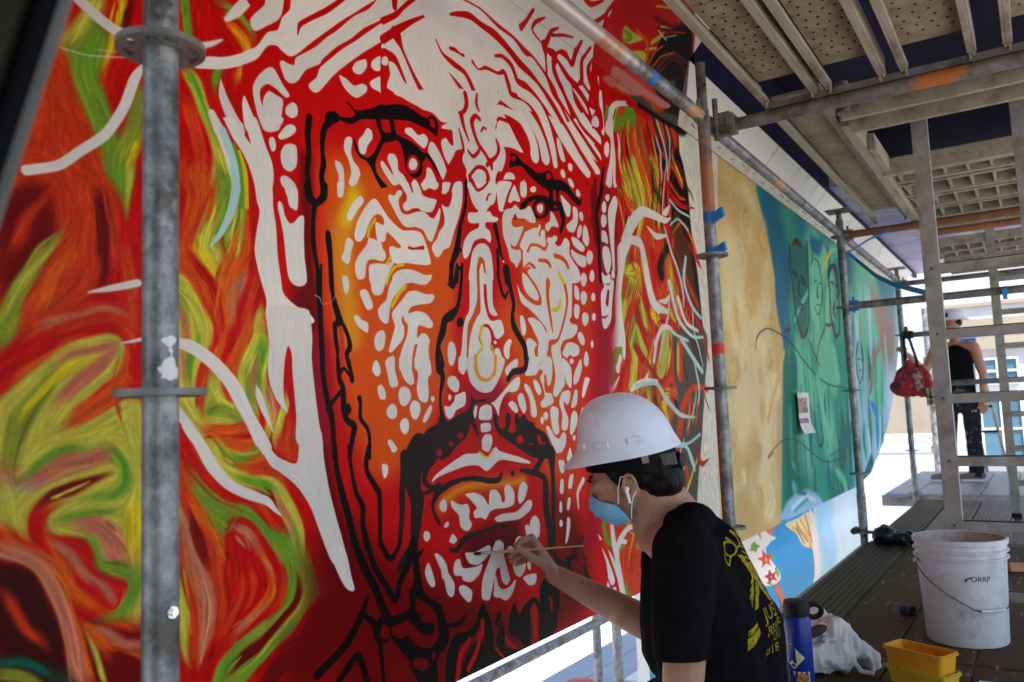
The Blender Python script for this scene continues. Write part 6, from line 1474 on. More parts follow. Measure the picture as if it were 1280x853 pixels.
RIGHT_PAINT = r'''
RC0 3817,2673 22809,9763 12454,-1878 3379,30
Re0 5033,2918 21741,8562 12454,-1878 4318,-167
SB121.4 5136,2106,450 5263,1880,453 5385,1688,456
SB171.6 5929,2187,280 6970,2147,330 7609,2103,374
SB325.1 9230,2158,306 10447,2135,343
Sf171.3 6335,1926,614 6207,1374,548 5922,1019,442
Sf148.5 6794,2067,109 7305,2199,117
Sf130.1 6742,1918,405 6297,1024,410 6401,551,421
SE139.3 5432,1064,509 5302,607,502 5269,214,501
SE161.5 6984,521,689 6507,71,643
SE147.1 5496,1435,423 5522,804,420
Sf129.6 5632,1176,351 5673,588,349
SL264.5 9852,1074,1482 8483,444,1190 7494,91,967
SV337.8 10050,898,1011 8635,283,874
SL236 8152,1125,988 7668,486,927
Sf262.7 8472,1830,1367 8475,1363,1360
Px174.7 8565,2037 9474,1927 10399,1828 10180,1443 9118,1228 9011,1511
SL308.3 10869,1964,975 10467,1176,935
SE57.4 7113,683,51 7060,466,104 7007,253,41
Se28.5 8769,735,52 8627,453,104 8625,169,42
Se28 5849,787,49 5857,666,96 5797,550,35
Se16 5598,988,45 5576,914,93 5577,845,38
Sf76.7 8807,334,61 8736,199,136 8757,50,56
SL52.9 9341,1565,54 9327,1235,105 9208,908,39
Se47.9 6105,1443,37 6066,1244,76 6050,1044,30
SL26.5 8212,1074,55 8228,924,104 8080,785,32
Se24.3 5259,799,29 5249,625,55 5219,449,23
SE16.3 5543,1973,15 5583,1892,31 5559,1807,12
SB50.7 6343,1395,19 6344,1239,38 6344,1084,16
SE48 6147,1265,27 6098,1039,55 6097,810,22
Se17.3 5957,829,24 5957,757,50 5958,685,19
Se48.5 6169,1179,55 6133,993,114 6175,815,45
SE25.7 7924,1337,44 7990,1216,101 7971,1084,40
SE27 8252,1345,64 8278,1218,128 8223,1096,46
Sf27 5602,1292,22 5621,1213,43 5642,1138,17
Se27.4 5729,1136,29 5733,930,60 5692,721,24
Se25.4 5442,672,33 5424,540,65 5446,406,26
Se34.2 6769,1094,18 6767,924,36 6736,763,15
SL43 8026,1298,81 8005,1070,158 7985,845,64
Se27.8 5881,447,29 5830,289,62 5826,134,25
Se47.6 6085,1153,28 6104,981,55 6048,811,21
SB30.3 6232,451,57 6228,365,113 6225,280,46
SB15.7 5580,640,21 5584,442,43 5566,242,17
Sf42.5 5626,723,22 5627,580,45 5606,440,17
SL26.5 8104,1937,66 8095,1823,118 8007,1710,39
Sf24.4 7643,1921,30 7646,1750,56 7535,1563,18
Se53.6 6719,1036,31 6640,900,63 6617,759,26
SL24.9 7788,1288,78 7803,1145,155 7776,995,61
SL50.1 9000,900,74 8971,747,145 8992,594,59
Se19.8 6503,1794,37 6510,1652,73 6491,1515,30
SL72.9 8586,187,74 8439,-11,161 8383,-212,65
Sf21.3 6974,905,41 6971,815,79 6969,726,32
Sf41 7743,1272,57 7712,1023,118 7717,770,46
SE31.1 6258,2006,32 6155,1759,66 6159,1535,28
Se35.9 7133,320,59 7087,208,114 7045,104,46
SE16.5 5817,468,32 5805,286,61 5818,108,25
Se19 6486,321,14 6459,171,30 6434,27,11
SB50.9 6349,1491,30 6352,1341,60 6352,1186,24
Se42.3 5524,1608,42 5487,1477,83 5473,1354,33
SE43 8079,873,66 8061,655,134 8000,433,51
Se22.9 7444,397,35 7412,239,74 7416,79,28
Se45.4 5940,702,19 5922,499,38 5902,293,14
Se19.3 6435,1749,14 6351,1576,31 6347,1407,14
Sf24.3 5272,500,42 5245,403,84 5274,302,32
Se28.5 8561,1547,79 8590,1322,163 8568,1087,64
Se20.7 6776,1685,15 6709,1576,33 6704,1481,15
Se54.1 6648,1893,40 6592,1810,87 6567,1739,37
Se17.9 6131,987,50 6084,845,104 6112,702,42
SV22.6 7340,1079,50 7271,824,96 7206,582,39
Se28 5862,754,44 5842,618,87 5820,478,34
Se17.5 5901,2015,15 5866,1895,30 5876,1776,12
Se19.1 6438,1201,52 6411,966,103 6384,735,40
Sf25.4 8009,275,72 8015,110,145 8020,-54,56
SL46.8 8499,1699,91 8486,1480,173 8424,1253,68
Se50.7 6352,1341,42 6377,1259,87 6319,1167,29
Se20.4 6808,956,34 6745,787,69 6713,621,29
Se28 5836,1189,12 5817,979,23 5774,767,9
Sf29.7 8924,1336,40 8925,1142,69 8780,948,23
Se27.8 8474,1078,45 8510,871,91 8459,673,35
Se14.4 5215,573,21 5226,473,40 5217,376,15
Se50.5 6431,402,26 6456,318,55 6402,246,18
Se39.3 5293,854,31 5274,714,62 5256,580,25
SB20.7 6827,1497,22 6751,1288,46 6737,1087,18
SE15.1 5378,1017,10 5372,853,20 5347,696,8
Se47.2 5984,1981,51 5969,1777,101 5906,1570,38
SE32 6518,408,36 6467,346,91 6496,273,33
Se17.7 6040,1317,49 6030,1208,98 5993,1093,37
Se19.3 6451,1081,50 6481,1009,104 6426,930,34
Se35 6946,504,41 6935,398,78 6928,298,31
SE18.5 6292,930,44 6256,750,89 6271,564,36
Sf19.6 6580,657,28 6569,549,59 6558,441,23
SE22.7 7409,567,31 7336,311,65 7333,54,24
Se38.1 7444,565,21 7413,325,45 7347,86,17
Se25.6 5408,1554,30 5393,1353,59 5337,1154,23
SL46.6 8396,1947,45 8396,1854,85 8401,1769,36
Se19.2 6367,1784,27 6369,1632,53 6318,1477,20
Se27 5567,1835,28 5570,1624,54 5552,1412,21
Se17.5 5958,1284,27 5968,1166,56 5955,1048,21
Sf26.3 8088,1808,67 8083,1613,127 7997,1414,47
Sf45.8 8394,1753,44 8278,1590,105 8298,1446,44
SL24.7 7733,1693,58 7733,1514,111 7622,1337,37
SV66.9 7766,1595,35 7774,1524,68 7821,1455,24
Se17.7 5991,1543,44 6011,1453,88 5957,1358,30
Se42.4 8067,756,60 7946,493,126 7944,223,52
Sf47.1 6006,1361,17 6007,1287,30 5961,1217,10
SL65.8 7876,603,73 7801,437,149 7766,272,61
SV42.1 7888,1795,30 7838,1587,58 7751,1379,24
SV37.3 7235,1071,58 7235,904,116 7170,740,43
Se34 6836,386,42 6803,221,87 6771,59,36
Se39.5 7533,1035,18 7553,911,40 7499,781,13
Se78.7 8983,1159,44 8824,845,92 8766,539,38
Se39.3 5322,466,33 5314,372,67 5307,279,27
Se58.5 7015,1847,71 7044,1758,138 6977,1659,45
SV63.7 7604,1294,75 7544,1063,147 7524,842,61
Se15.5 5503,882,18 5463,743,38 5443,605,14
Se28.8 5974,958,14 5932,752,31 5938,547,12
Sf25.6 5438,1085,25 5427,904,51 5396,725,20
Se17.6 6010,1299,16 5964,1228,39 5965,1155,17
Se56.8 6977,995,47 6952,848,97 6959,701,38
Se24.6 5306,482,20 5326,411,41 5305,339,15
SB16.6 5822,848,44 5761,654,87 5748,467,36
Se27.9 5721,1779,34 5740,1620,67 5694,1462,25
SV25.1 7947,672,64 7948,408,127 7867,145,50
Se46.2 5921,1469,18 5871,1381,44 5890,1292,16
Se47.5 8729,184,61 8675,81,123 8761,-35,39
Se40.6 7753,678,67 7695,547,143 7751,412,52
Se32.6 6469,1771,42 6471,1538,83 6421,1309,32
SE41.7 5500,1303,18 5453,1211,37 5450,1127,16
Sf15.8 5560,1221,42 5521,1013,82 5481,805,33
SL28.3 8577,1967,82 8499,1699,162 8422,1438,63
SE31.5 6379,1109,20 6357,1043,40 6306,971,15
SL29.1 8861,821,68 8818,545,132 8724,269,50
Se32.5 6589,523,26 6563,297,51 6565,70,20
SL26.2 8223,458,21 8181,190,46 8177,-86,17
SL42.7 8058,1189,35 7971,903,70 7922,616,28
Se20.2 6637,2025,48 6572,1833,100 6536,1648,41
Se44.7 8302,350,74 8332,229,149 8362,108,58
Se27.9 5786,1625,11 5722,1409,24 5706,1206,9
RC6.7 3817,2673 4296,2852 3742,-46 3379,30
RT8.9 4259,2656 4735,2327 4884,2136 5025,1944 5128,1717 5213,1473 5237,1282 5067,716 4926,254 4837,-276 3742,-46
SU107.3 4298,1642,417 4284,1252,411 4262,828,406
SU120.2 4803,1238,332 4782,818,320 4616,466,289
SU84.4 4070,1156,250 4005,517,243
SU144.6 4610,2106,88 4821,2005,120 4974,1736,137
SU67.9 4501,1945,148 4635,1876,151
SU66.2 4574,1270,307 4568,911,304
SU120.3 4856,446,86 4729,277,84
ST76.1 4672,1429,36 4584,1380,89 4590,1339,64
SU59.7 4656,1358,67 4724,1312,133 4586,1253,33
ST42.6 4625,1563,116 4612,1501,205 4644,1440,98
SU34.1 3974,730,67 4001,682,102 3897,641,31
ST77.6 4660,1989,52 4600,1926,122 4619,1873,70
ST71.2 4442,433,56 4518,374,131 4507,328,79
ST85.1 5030,1471,158 5019,1426,268 5063,1390,102
SU57.4 4530,1339,72 4571,1256,111 4448,1165,36
SU38.2 4335,1169,38 4254,1105,82 4255,1046,49
SU57.6 4468,1793,71 4494,1711,120 4474,1617,55
ST36.1 4152,618,70 4165,556,120 4140,501,56
SU41.4 4653,423,84 4713,341,178 4601,274,57
ST65.8 4165,1248,56 4074,1177,146 4150,1114,56
ST63.6 4062,803,62 4126,745,135 4002,690,37
SU49.6 4038,868,36 4057,839,57 4088,807,28
ST63.6 4850,1918,146 4884,1851,210 4781,1762,67
SU57.9 4483,2065,76 4436,1978,158 4480,1913,76
ST65.5 4972,1446,74 5062,1385,183 4971,1305,56
SU39.5 4409,1120,59 4427,1072,97 4373,1019,36
SU69.4 4376,460,65 4383,426,86 4432,387,34
ST70 4303,1408,66 4315,1331,109 4354,1256,53
ST49.3 4046,724,33 4088,682,76 4054,639,32
ST46.8 3935,411,52 3869,376,120 3977,321,33
SU48 4040,447,86 3978,387,178 4013,317,77
ST73.4 4402,2016,67 4388,1950,119 4463,1901,47
ST81.2 4922,1177,135 4912,1138,150 4836,1102,51
SU63.7 4921,1038,51 5012,982,137 4892,924,33
ST37.3 4208,1142,65 4258,1063,119 4162,982,40
ST60.5 4748,1077,37 4706,1039,90 4746,1002,33
ST59.2 4687,892,63 4678,852,105 4667,806,52
ST44.9 4838,1868,87 4804,1790,136 4754,1715,63
SU66.1 4203,924,45 4137,859,101 4201,792,39
ST64.7 4109,1039,65 4127,998,88 4044,960,27
SU79.5 4781,1420,93 4849,1359,177 4717,1284,48
SU51 4187,538,38 4260,499,96 4123,479,23
ST56.3 4504,701,32 4577,627,75 4472,564,22
ST65.2 4167,629,77 4155,573,129 4181,510,59
ST71.6 4461,642,66 4497,605,141 4489,571,75
ST85.1 4997,1969,65 4908,1884,180 5053,1843,48
SU63.9 4923,1597,127 4919,1509,178 4830,1419,69
ST73.9 4451,2049,87 4421,1970,168 4450,1908,85
SU43.7 4827,1065,41 4754,1035,107 4763,1007,75
SB23.6 5225,1854,139 5262,1689,205 5274,1533,279 5317,1355,232
SB31.6 6252,2067,126 6624,2067,144 6783,2046,182
Sf42.5 6672,2014,214 6330,1751,210 6165,1607,216
Sf41 6246,1309,302 6303,1118,303
Sf49.4 6460,1207,334 6618,1097,341
PE16 5587,1909 6061,2009 6027,1716 5914,1437 5778,1342 5664,1392 5588,1564
Pf17.9 6140,1896 6307,1962 6468,1927 6487,1755 6367,1585 6260,1536 6169,1622 6129,1769
SY19.3 6909,2110,43 6621,1962,45 6418,1833,48
SQ11.2 6543,1922,32 6115,1726,31 5763,1555,32 5576,1436,36
SZ4 5579,1933,32 5539,1825,35 5578,1703,36 5588,1564,36 5631,1454,33 5708,1370,27 5774,1329,9 5897,1383,23 5991,1510,36 6039,1718,39 6082,1929,40 6082,2040,42
Sb10.7 5652,1964,24 5764,2004,46 5903,1995,39
SZ5.2 5615,1780,11 5681,1767,54 5748,1752,14
SZ5.5 5828,1775,17 5883,1746,67 5953,1727,16
SZ2.7 5772,1726,31 5726,1643,37 5804,1622,17
Sb5.3 5691,1590,14 5765,1562,27 5855,1564,7
SZ4 5700,1552,20 5764,1524,11 5849,1544,10
Sb5.3 5643,1442,45 5704,1357,37 5780,1333,15 5909,1403,25
SZ3 6137,1888,10 6306,1959,7 6447,1921,28 6486,1752,31 6366,1582,21 6271,1534,8 6185,1579,18
SZ3 6235,1774,9 6320,1795,9
SZ3.1 6375,1776,9 6455,1791,9
SZ3 6330,1751,27 6293,1673,32 6347,1673,8
SZ3 6248,1609,9 6351,1611,9
SZ6.8 6736,1813,53 6762,1906,79 6914,1984,31 7042,1961,106 7114,1818,89
SZ5 6759,1800,48 6719,1572,49 6806,1429,38 6902,1402,14 7021,1490,45 7093,1760,51
SZ6.7 6801,1841,8 6871,1844,24 6940,1840,11
SZ5.2 6999,1843,33 7088,1807,62 7003,1735,35
Sb5 6911,1680,34 6830,1612,57 6899,1569,12 6998,1624,26
Sb6.6 6783,1503,50 6834,1431,35 6935,1413,19
Sb7.2 5267,1337,8 5353,1355,23 5447,1372,5
Sb9.5 6503,1481,9 6620,1481,29 6741,1499,9
Sb4.2 5919,1331,18 6049,1245,18 6194,1153,18
Sb4.4 6506,1473,15 6250,1323,17 6117,1187,21
SZ3.7 4628,1200,9 4659,1256,13 4764,1306,8 4935,1334,7 5215,1313,9 5478,1261,12 5751,1167,13 6108,1072,11 6523,1016,9 7158,1001,5
SZ2.7 4725,587,5 4997,654,6 5231,665,5 5472,632,6 5774,551,7 6050,480,6 6366,452,6 6767,464,7
SZ3.3 6313,492,7 6602,520,6 6854,490,8 6880,458,23
SZ4.2 7784,1413,30 7636,1282,39 7623,1141,45 7722,1046,10 7903,1130,34 7975,1296,50 7923,1403,47
SZ4.2 7722,1267,8 7909,1257,8
SZ4.2 7724,1161,7 7869,1165,7
SZ5.8 5918,819,29 5941,707,27 6023,586,14 6127,616,28 6102,731,30
Sf30.4 6112,1045,121 6177,858,117 6297,638,115
Sf34.5 6732,1275,142 6812,1088,143
SE25.9 5467,1151,148 5433,1033,147
SE24.2 5161,585,118 5181,486,84 5352,399,59
Sf46.4 6478,378,49 6735,282,82 6826,120,126
Sx39.7 9134,1510,81 8557,1301,76
Sx22.8 8528,1358,92 8345,1083,81 8185,969,62
SA4.5 8194,873,53 8421,780,142 8437,628,175 8356,462,80
SE32.5 8005,354,128 7534,181,121
PL15.3 4957,254 5132,309 5538,325 5856,262 6006,165 5916,80 4943,201
SV12.7 5162,246,32 5474,287,26 5787,229,28
SB15.1 5331,326,20 5531,301,21
Se15 5204,225,15 5573,264,16
ST7 4775,790,40 5111,1089,43 5236,1206,45
Sb4.3 4723,576,7 4853,603,7
SC6.2 5770,178,14 6269,179,15 7093,180,17'''
LOW_PAINT = r'''
RV0 2889,854 11861,686 9259,-3068 2723,-495
RA0 2889,854 6011,796 5674,-326 5294,-1507 2723,-495
PL277.9 5870,209 7851,195 7920,-93 6075,93
SL92.4 6048,13,369 6219,-234,506 6024,-420,396
SV109.3 6895,26,907 6905,-346,903
SL125.7 7730,-71,284 7586,-390,278
PU5.1 5100,162 5415,159 5711,163 5812,31 5919,-185 5767,-108 5663,-79 5464,-23 5338,70 5204,112
Pw5.4 5719,188 5881,62 5919,-185 5840,-278 5701,-279 5735,-103 5726,29
Sa10.2 5253,118,14 5585,23,19 5694,-71,31
Sa10.3 5461,141,20 5664,12,21
Sx10.1 5356,129,18 5600,-18,19
Sx7.9 5597,150,25 5722,-36,25
Sb7.5 5349,105,10 5518,-19,11
PA2.3 4327,198 4939,148 5092,133 5292,82 5489,-27 5726,-95 5688,-283 5230,-301 4431,-286 3940,-108
PV6 4501,-144 4602,-202 4898,-336 4686,-344 4433,-276
Sb4.3 4800,-137,63 4903,-235,77 4996,-300,80
Ss4.4 4818,-151,67 4941,-255,73 5017,-305,47
Sb2.2 4845,-291,15 4955,-286,15
Pw2 4265,227 4476,220 4691,158 4759,104 4673,84 4665,52 4771,-9 4899,-87 4908,-134 4738,-136 4515,-89 4255,26 4120,168
Pq2 4594,85 4664,47 4780,28 4713,6 4746,-27 4652,0 4572,-9 4579,23 4492,53 4586,48
Sy2 4649,22,21 4664,15,21
Pm2.1 4701,-42 4755,-73 4829,-75 4798,-98 4845,-128 4754,-106 4683,-115 4663,-84 4598,-61 4668,-63
Sa2.1 4727,-85,16 4742,-91,16
Sg2.1 4832,-64,32 4874,-100,33
Sg2.1 4762,37,34 4778,18,34
Sg2.1 4646,-103,11 4740,-131,12
Pg1.9 4403,140 4459,148 4509,125 4562,111 4504,104 4481,86 4431,105 4361,115 4399,125
Sc2 4636,95,18 4669,68,18
Ps4.2 4543,190 4666,217 4873,225 4927,184 4809,142 4681,116 4572,153
Pw4.2 4590,227 4730,153 4886,109 4759,104 4605,127'''
# ------------------------------------------------------------------ mural paint: strokes and shapes in wall millimetres
PAL = dict(Q=(70, 190, 176), T=(208, 172, 110), U=(224, 200, 150), e=(42, 146, 124), f=(104, 188, 150), E=(18, 104, 92), B=(24, 100, 128), L=(150, 192, 222), V=(200, 220, 236), x=(150, 122, 112), Z=(30, 46, 46), A=(24, 140, 200), C=(216, 206, 190), w=(224, 212, 202), k=(14, 4, 5), K=(40, 26, 24), r=(196, 2, 2), d=(108, 0, 2), D=(56, 0, 2), m=(160, 4, 34), o=(218, 78, 12), O=(206, 50, 12), a=(228, 140, 20), y=(222, 190, 20), Y=(196, 180, 60), g=(104, 148, 34), G=(134, 140, 40), s=(196, 104, 78), c=(176, 206, 200), p=(212, 120, 112), b=(84, 36, 14), t=(10, 84, 62), n=(78, 70, 60), q=(214, 46, 40))
def crom(P, closed, n):
    m = len(P)
    if m < 3 and not closed:
        t = np.linspace(0, 1, n + 1)[:, None]
        return P[0] * (1 - t) + P[-1] * t if m == 2 else P
    if closed:
        A, B, C, D = np.roll(P, 1, 0), P, np.roll(P, -1, 0), np.roll(P, -2, 0)
    else:
        Q = np.vstack([2 * P[0] - P[1], P, 2 * P[-1] - P[-2]])
        A, B, C, D = Q[:-3], Q[1:-2], Q[2:-1], Q[3:]
    out = []
    for i in range(n):
        t = i / n
        out.append(B * (1 - 3 * t * t + 2 * t ** 3) + C * (3 * t * t - 2 * t ** 3) + .42 * ((C - A) * (t - 2 * t * t + t ** 3) + (D - B) * (t ** 3 - t * t)))
    Rr = np.stack(out, 1).reshape(-1, P.shape[1])
    return Rr if closed else np.vstack([Rr, P[-1:]])
def blur(a, r):
    r = int(round(r))
    if r < 1:
        return a
    for _ in range(2):
        for ax in (0, 1):
            p = np.pad(a, [(r + 1, r) if k == ax else (0, 0) for k in (0, 1)], mode='edge').cumsum(ax)
            n = a.shape[ax]
            a = (np.take(p, range(2 * r + 1, 2 * r + 1 + n), ax) - np.take(p, range(0, n), ax)) / (2 * r + 1)
    return a
def put(img, c, m, x0, y0):
    s = img[y0:y0 + m.shape[0], x0:x0 + m.shape[1]]
    s += m[..., None] * (np.asarray(c, np.float32) - s)
def fill(img, c, P, f):
    H, W = img.shape[:2]
    pad = int(2 * f) + 2
    x0 = int(max(0, P[:, 0].min() - pad)); x1 = int(min(W, P[:, 0].max() + pad + 1))
    y0 = int(max(0, P[:, 1].min() - pad)); y1 = int(min(H, P[:, 1].max() + pad + 1))
    if x1 <= x0 or y1 <= y0:
        return
    w_, h_ = x1 - x0, y1 - y0
    m = np.zeros((h_, w_ + 1), np.float32)
    S = 3
    X = P[:, 0] - x0; Y = P[:, 1] - y0; X2 = np.roll(X, -1); Y2 = np.roll(Y, -1)
    for sy in range(h_ * S):
        y = (sy + .5) / S
        k = (Y <= y) != (Y2 <= y)
        if not k.any():
            continue
        xs = np.sort(X[k] + (y - Y[k]) / (Y2[k] - Y[k]) * (X2[k] - X[k]))
        r = m[sy // S]
        for a, b in zip(xs[::2], xs[1::2]):
            a = min(max(a, 0), w_); b = min(max(b, 0), w_)
            if b <= a:
                continue
            ia, ib = int(a), int(b)
            if ia == ib:
                r[ia] += (b - a) / S
            else:
                r[ia] += (ia + 1 - a) / S; r[ib] += (b - ib) / S; r[ia + 1:ib] += 1 / S
    m = m[:, :w_]
    if f > 1.2:
        m = blur(m, f * .6)
    put(img, c, np.clip(m, 0, 1), x0, y0)
def stroke(img, c, Q, f):
    H, W = img.shape[:2]
    Rm = Q[:, 2].max() / 2 + f + 2
    x0 = int(max(0, Q[:, 0].min() - Rm)); x1 = int(min(W, Q[:, 0].max() + Rm + 1))
    y0 = int(max(0, Q[:, 1].min() - Rm)); y1 = int(min(H, Q[:, 1].max() + Rm + 1))
    if x1 <= x0 or y1 <= y0:
        return
    D = np.full((y1 - y0, x1 - x0), 1e4, np.float32)
    for a, b in zip(Q[:-1], Q[1:]):
        r = max(a[2], b[2]) / 2 + f + 2
        ax = int(max(x0, min(a[0], b[0]) - r)); bx = int(min(x1, max(a[0], b[0]) + r + 1))
        ay = int(max(y0, min(a[1], b[1]) - r)); by = int(min(y1, max(a[1], b[1]) + r + 1))
        if bx <= ax or by <= ay:
            continue
        gx = np.arange(ax, bx, dtype=np.float32)[None, :] + .5 - a[0]
        gy = np.arange(ay, by, dtype=np.float32)[:, None] + .5 - a[1]
        dx, dy = b[0] - a[0], b[1] - a[1]
        t = np.clip((gx * dx + gy * dy) / (dx * dx + dy * dy + 1e-6), 0, 1)
        d = np.sqrt((gx - t * dx) ** 2 + (gy - t * dy) ** 2) - (a[2] + (b[2] - a[2]) * t) / 2
        v = D[ay - y0:by - y0, ax - x0:bx - x0]
        np.minimum(v, d, out=v)
    a = np.clip(.5 - D / (2 * max(f, .6)), 0, 1)
    put(img, c, a * a * (3 - 2 * a), x0, y0)
def streaks(img, c, Q, f, un):
    wd = Q[:, 2].mean()
    if f < 4 * un or wd < 12 * un:
        return
    T = np.gradient(Q[:, :2], axis=0)
    N = np.c_[-T[:, 1], T[:, 0]]
    N /= np.linalg.norm(N, axis=1, keepdims=True) + 1e-6
    m = len(Q)
    for i in range(int(min(16, wd / un / 4))):
        o = rng.uniform(-.55, .55)
        a = rng.integers(0, max(1, m // 2)); b = rng.integers(a + 2, m + 1) if m > a + 2 else m
        S = Q[a:b].copy()
        S[:, :2] += N[a:b] * (o * Q[a:b, 2:3])
        S[:, 2] = un * rng.uniform(1.2, 4.5) * np.sin(np.linspace(.15, np.pi - .15, len(S))) + .3
        k = np.clip(np.array(c) * rng.uniform(.68, 1.22) + rng.uniform(-8, 30) * np.array([.5, 1, .1]), 0, 235)
        stroke(img, k, S, un * 2.0)
def brushwork(img, gain, L=13):
    """fine bristle marks that run along the painted shapes (line-integrated noise)"""
    H, W = img.shape[:2]
    g = img @ np.array([.35, .5, .15], np.float32)
    g = blur(g, 3)
    gx = np.gradient(g, axis=1); gy = np.gradient(g, axis=0)
    Jx, Jy, Jz = blur(gx * gx, 11), blur(gy * gy, 11), blur(gx * gy, 11)
    Jx = Jx + 3.0
    th = .5 * np.arctan2(2 * Jz, Jx - Jy) + np.pi / 2
    vx, vy = np.cos(th).astype(np.float32), np.sin(th).astype(np.float32)
    nz = rng.random((H, W), dtype=np.float32)
    acc = nz.copy()
    yy, xx = np.mgrid[0:H, 0:W].astype(np.float32)
    for sgn in (-1, 1):
        px, py = xx.copy(), yy.copy()
        for k in range(L):
            ix = np.clip(px, 0, W - 1).astype(np.int32); iy = np.clip(py, 0, H - 1).astype(np.int32)
            ux, uy = vx[iy, ix], vy[iy, ix]
            if k:
                fl = np.where(ux * lx + uy * ly < 0, -1, 1)
                ux, uy = ux * fl, uy * fl
            else:
                ux, uy = ux * sgn, uy * sgn
            lx, ly = ux, uy
            px += ux; py += uy
            acc += nz[np.clip(py, 0, H - 1).astype(np.int32), np.clip(px, 0, W - 1).astype(np.int32)]
    acc = (acc / (2 * L + 1) - .5) * 7
    img *= (1 + gain * acc)[..., None]
    return np.clip(.5 + .5 * acc, 0, 1)
def soften(img, k, un):
    """wet-in-wet blending of the flames: edges wander, colours run along the strokes"""
    H, W = img.shape[:2]
    yy, xx = np.mgrid[0:H, 0:W].astype(np.float32)
    def field(cell):
        a = rng.random((int(H / cell) + 3, int(W / cell) + 3)).astype(np.float32) - .5
        fy, fx = yy / cell, xx / cell
        iy, ix = fy.astype(np.int32), fx.astype(np.int32)
        ty, tx = fy - iy, fx - ix
        ty, tx = ty * ty * (3 - 2 * ty), tx * tx * (3 - 2 * tx)
        return (a[iy, ix] * (1 - tx) + a[iy, ix + 1] * tx) * (1 - ty) + (a[iy + 1, ix] * (1 - tx) + a[iy + 1, ix + 1] * tx) * ty
    amp = un * (1 - .72 * k)
    dx = field(70 * un) * 11 * amp + field(26 * un) * 8 * amp + field(9 * un) * 3 * amp
    dy = field(80 * un) * 11 * amp + field(30 * un) * 8 * amp
    src = img.copy()
    for c in range(3):
        src[..., c] = img[..., c] * k + blur(img[..., c], .8 * un) * (1 - k)
    iy = np.clip(yy + dy, 0, H - 1).astype(np.int32); ix = np.clip(xx + dx, 0, W - 1).astype(np.int32)
    src = src[iy, ix]
    g = src @ np.array([.35, .5, .15], np.float32)
    gx = np.gradient(blur(g, 4), axis=1); gy = np.gradient(blur(g, 4), axis=0)
    Jx, Jy, Jz = blur(gx * gx, 16) + .02, blur(gy * gy, 16), blur(gx * gy, 16)
    th = .5 * np.arctan2(2 * Jz, Jx - Jy) + np.pi / 2
    vx, vy = np.cos(th).astype(np.float32), np.sin(th).astype(np.float32)
    acc = src.copy()
    nz = rng.random((H, W), dtype=np.float32) - .5
    an = nz.copy()
    n = 1
    for sg in (-1, 1):
        px, py, lx, ly = xx.copy(), yy.copy(), None, None
        for q in range(9):
            jx = np.clip(px, 0, W - 1).astype(np.int32); jy = np.clip(py, 0, H - 1).astype(np.int32)
            ux, uy = vx[jy, jx], vy[jy, jx]
            fl = np.where(ux * lx + uy * ly < 0, -1, 1) if lx is not None else sg
            ux, uy = ux * fl, uy * fl
            lx, ly = ux, uy
            px += ux * 1.6 * un; py += uy * 1.6 * un
            jx = np.clip(px, 0, W - 1).astype(np.int32); jy = np.clip(py, 0, H - 1).astype(np.int32)
            acc += src[jy, jx]; an += nz[jy, jx]
            n += 1
    acc /= n
    an = np.clip(blur(an / n, 1) * 10, -1, 1)
    br = acc.max(axis=2) / 255
    acc *= (1 + .13 * an)[..., None]
    acc[..., 1] += 26 * br * np.clip(an, 0, 1)
    acc[..., 0] += 10 * br * an
    img[:] = np.clip(acc, 0, 240)
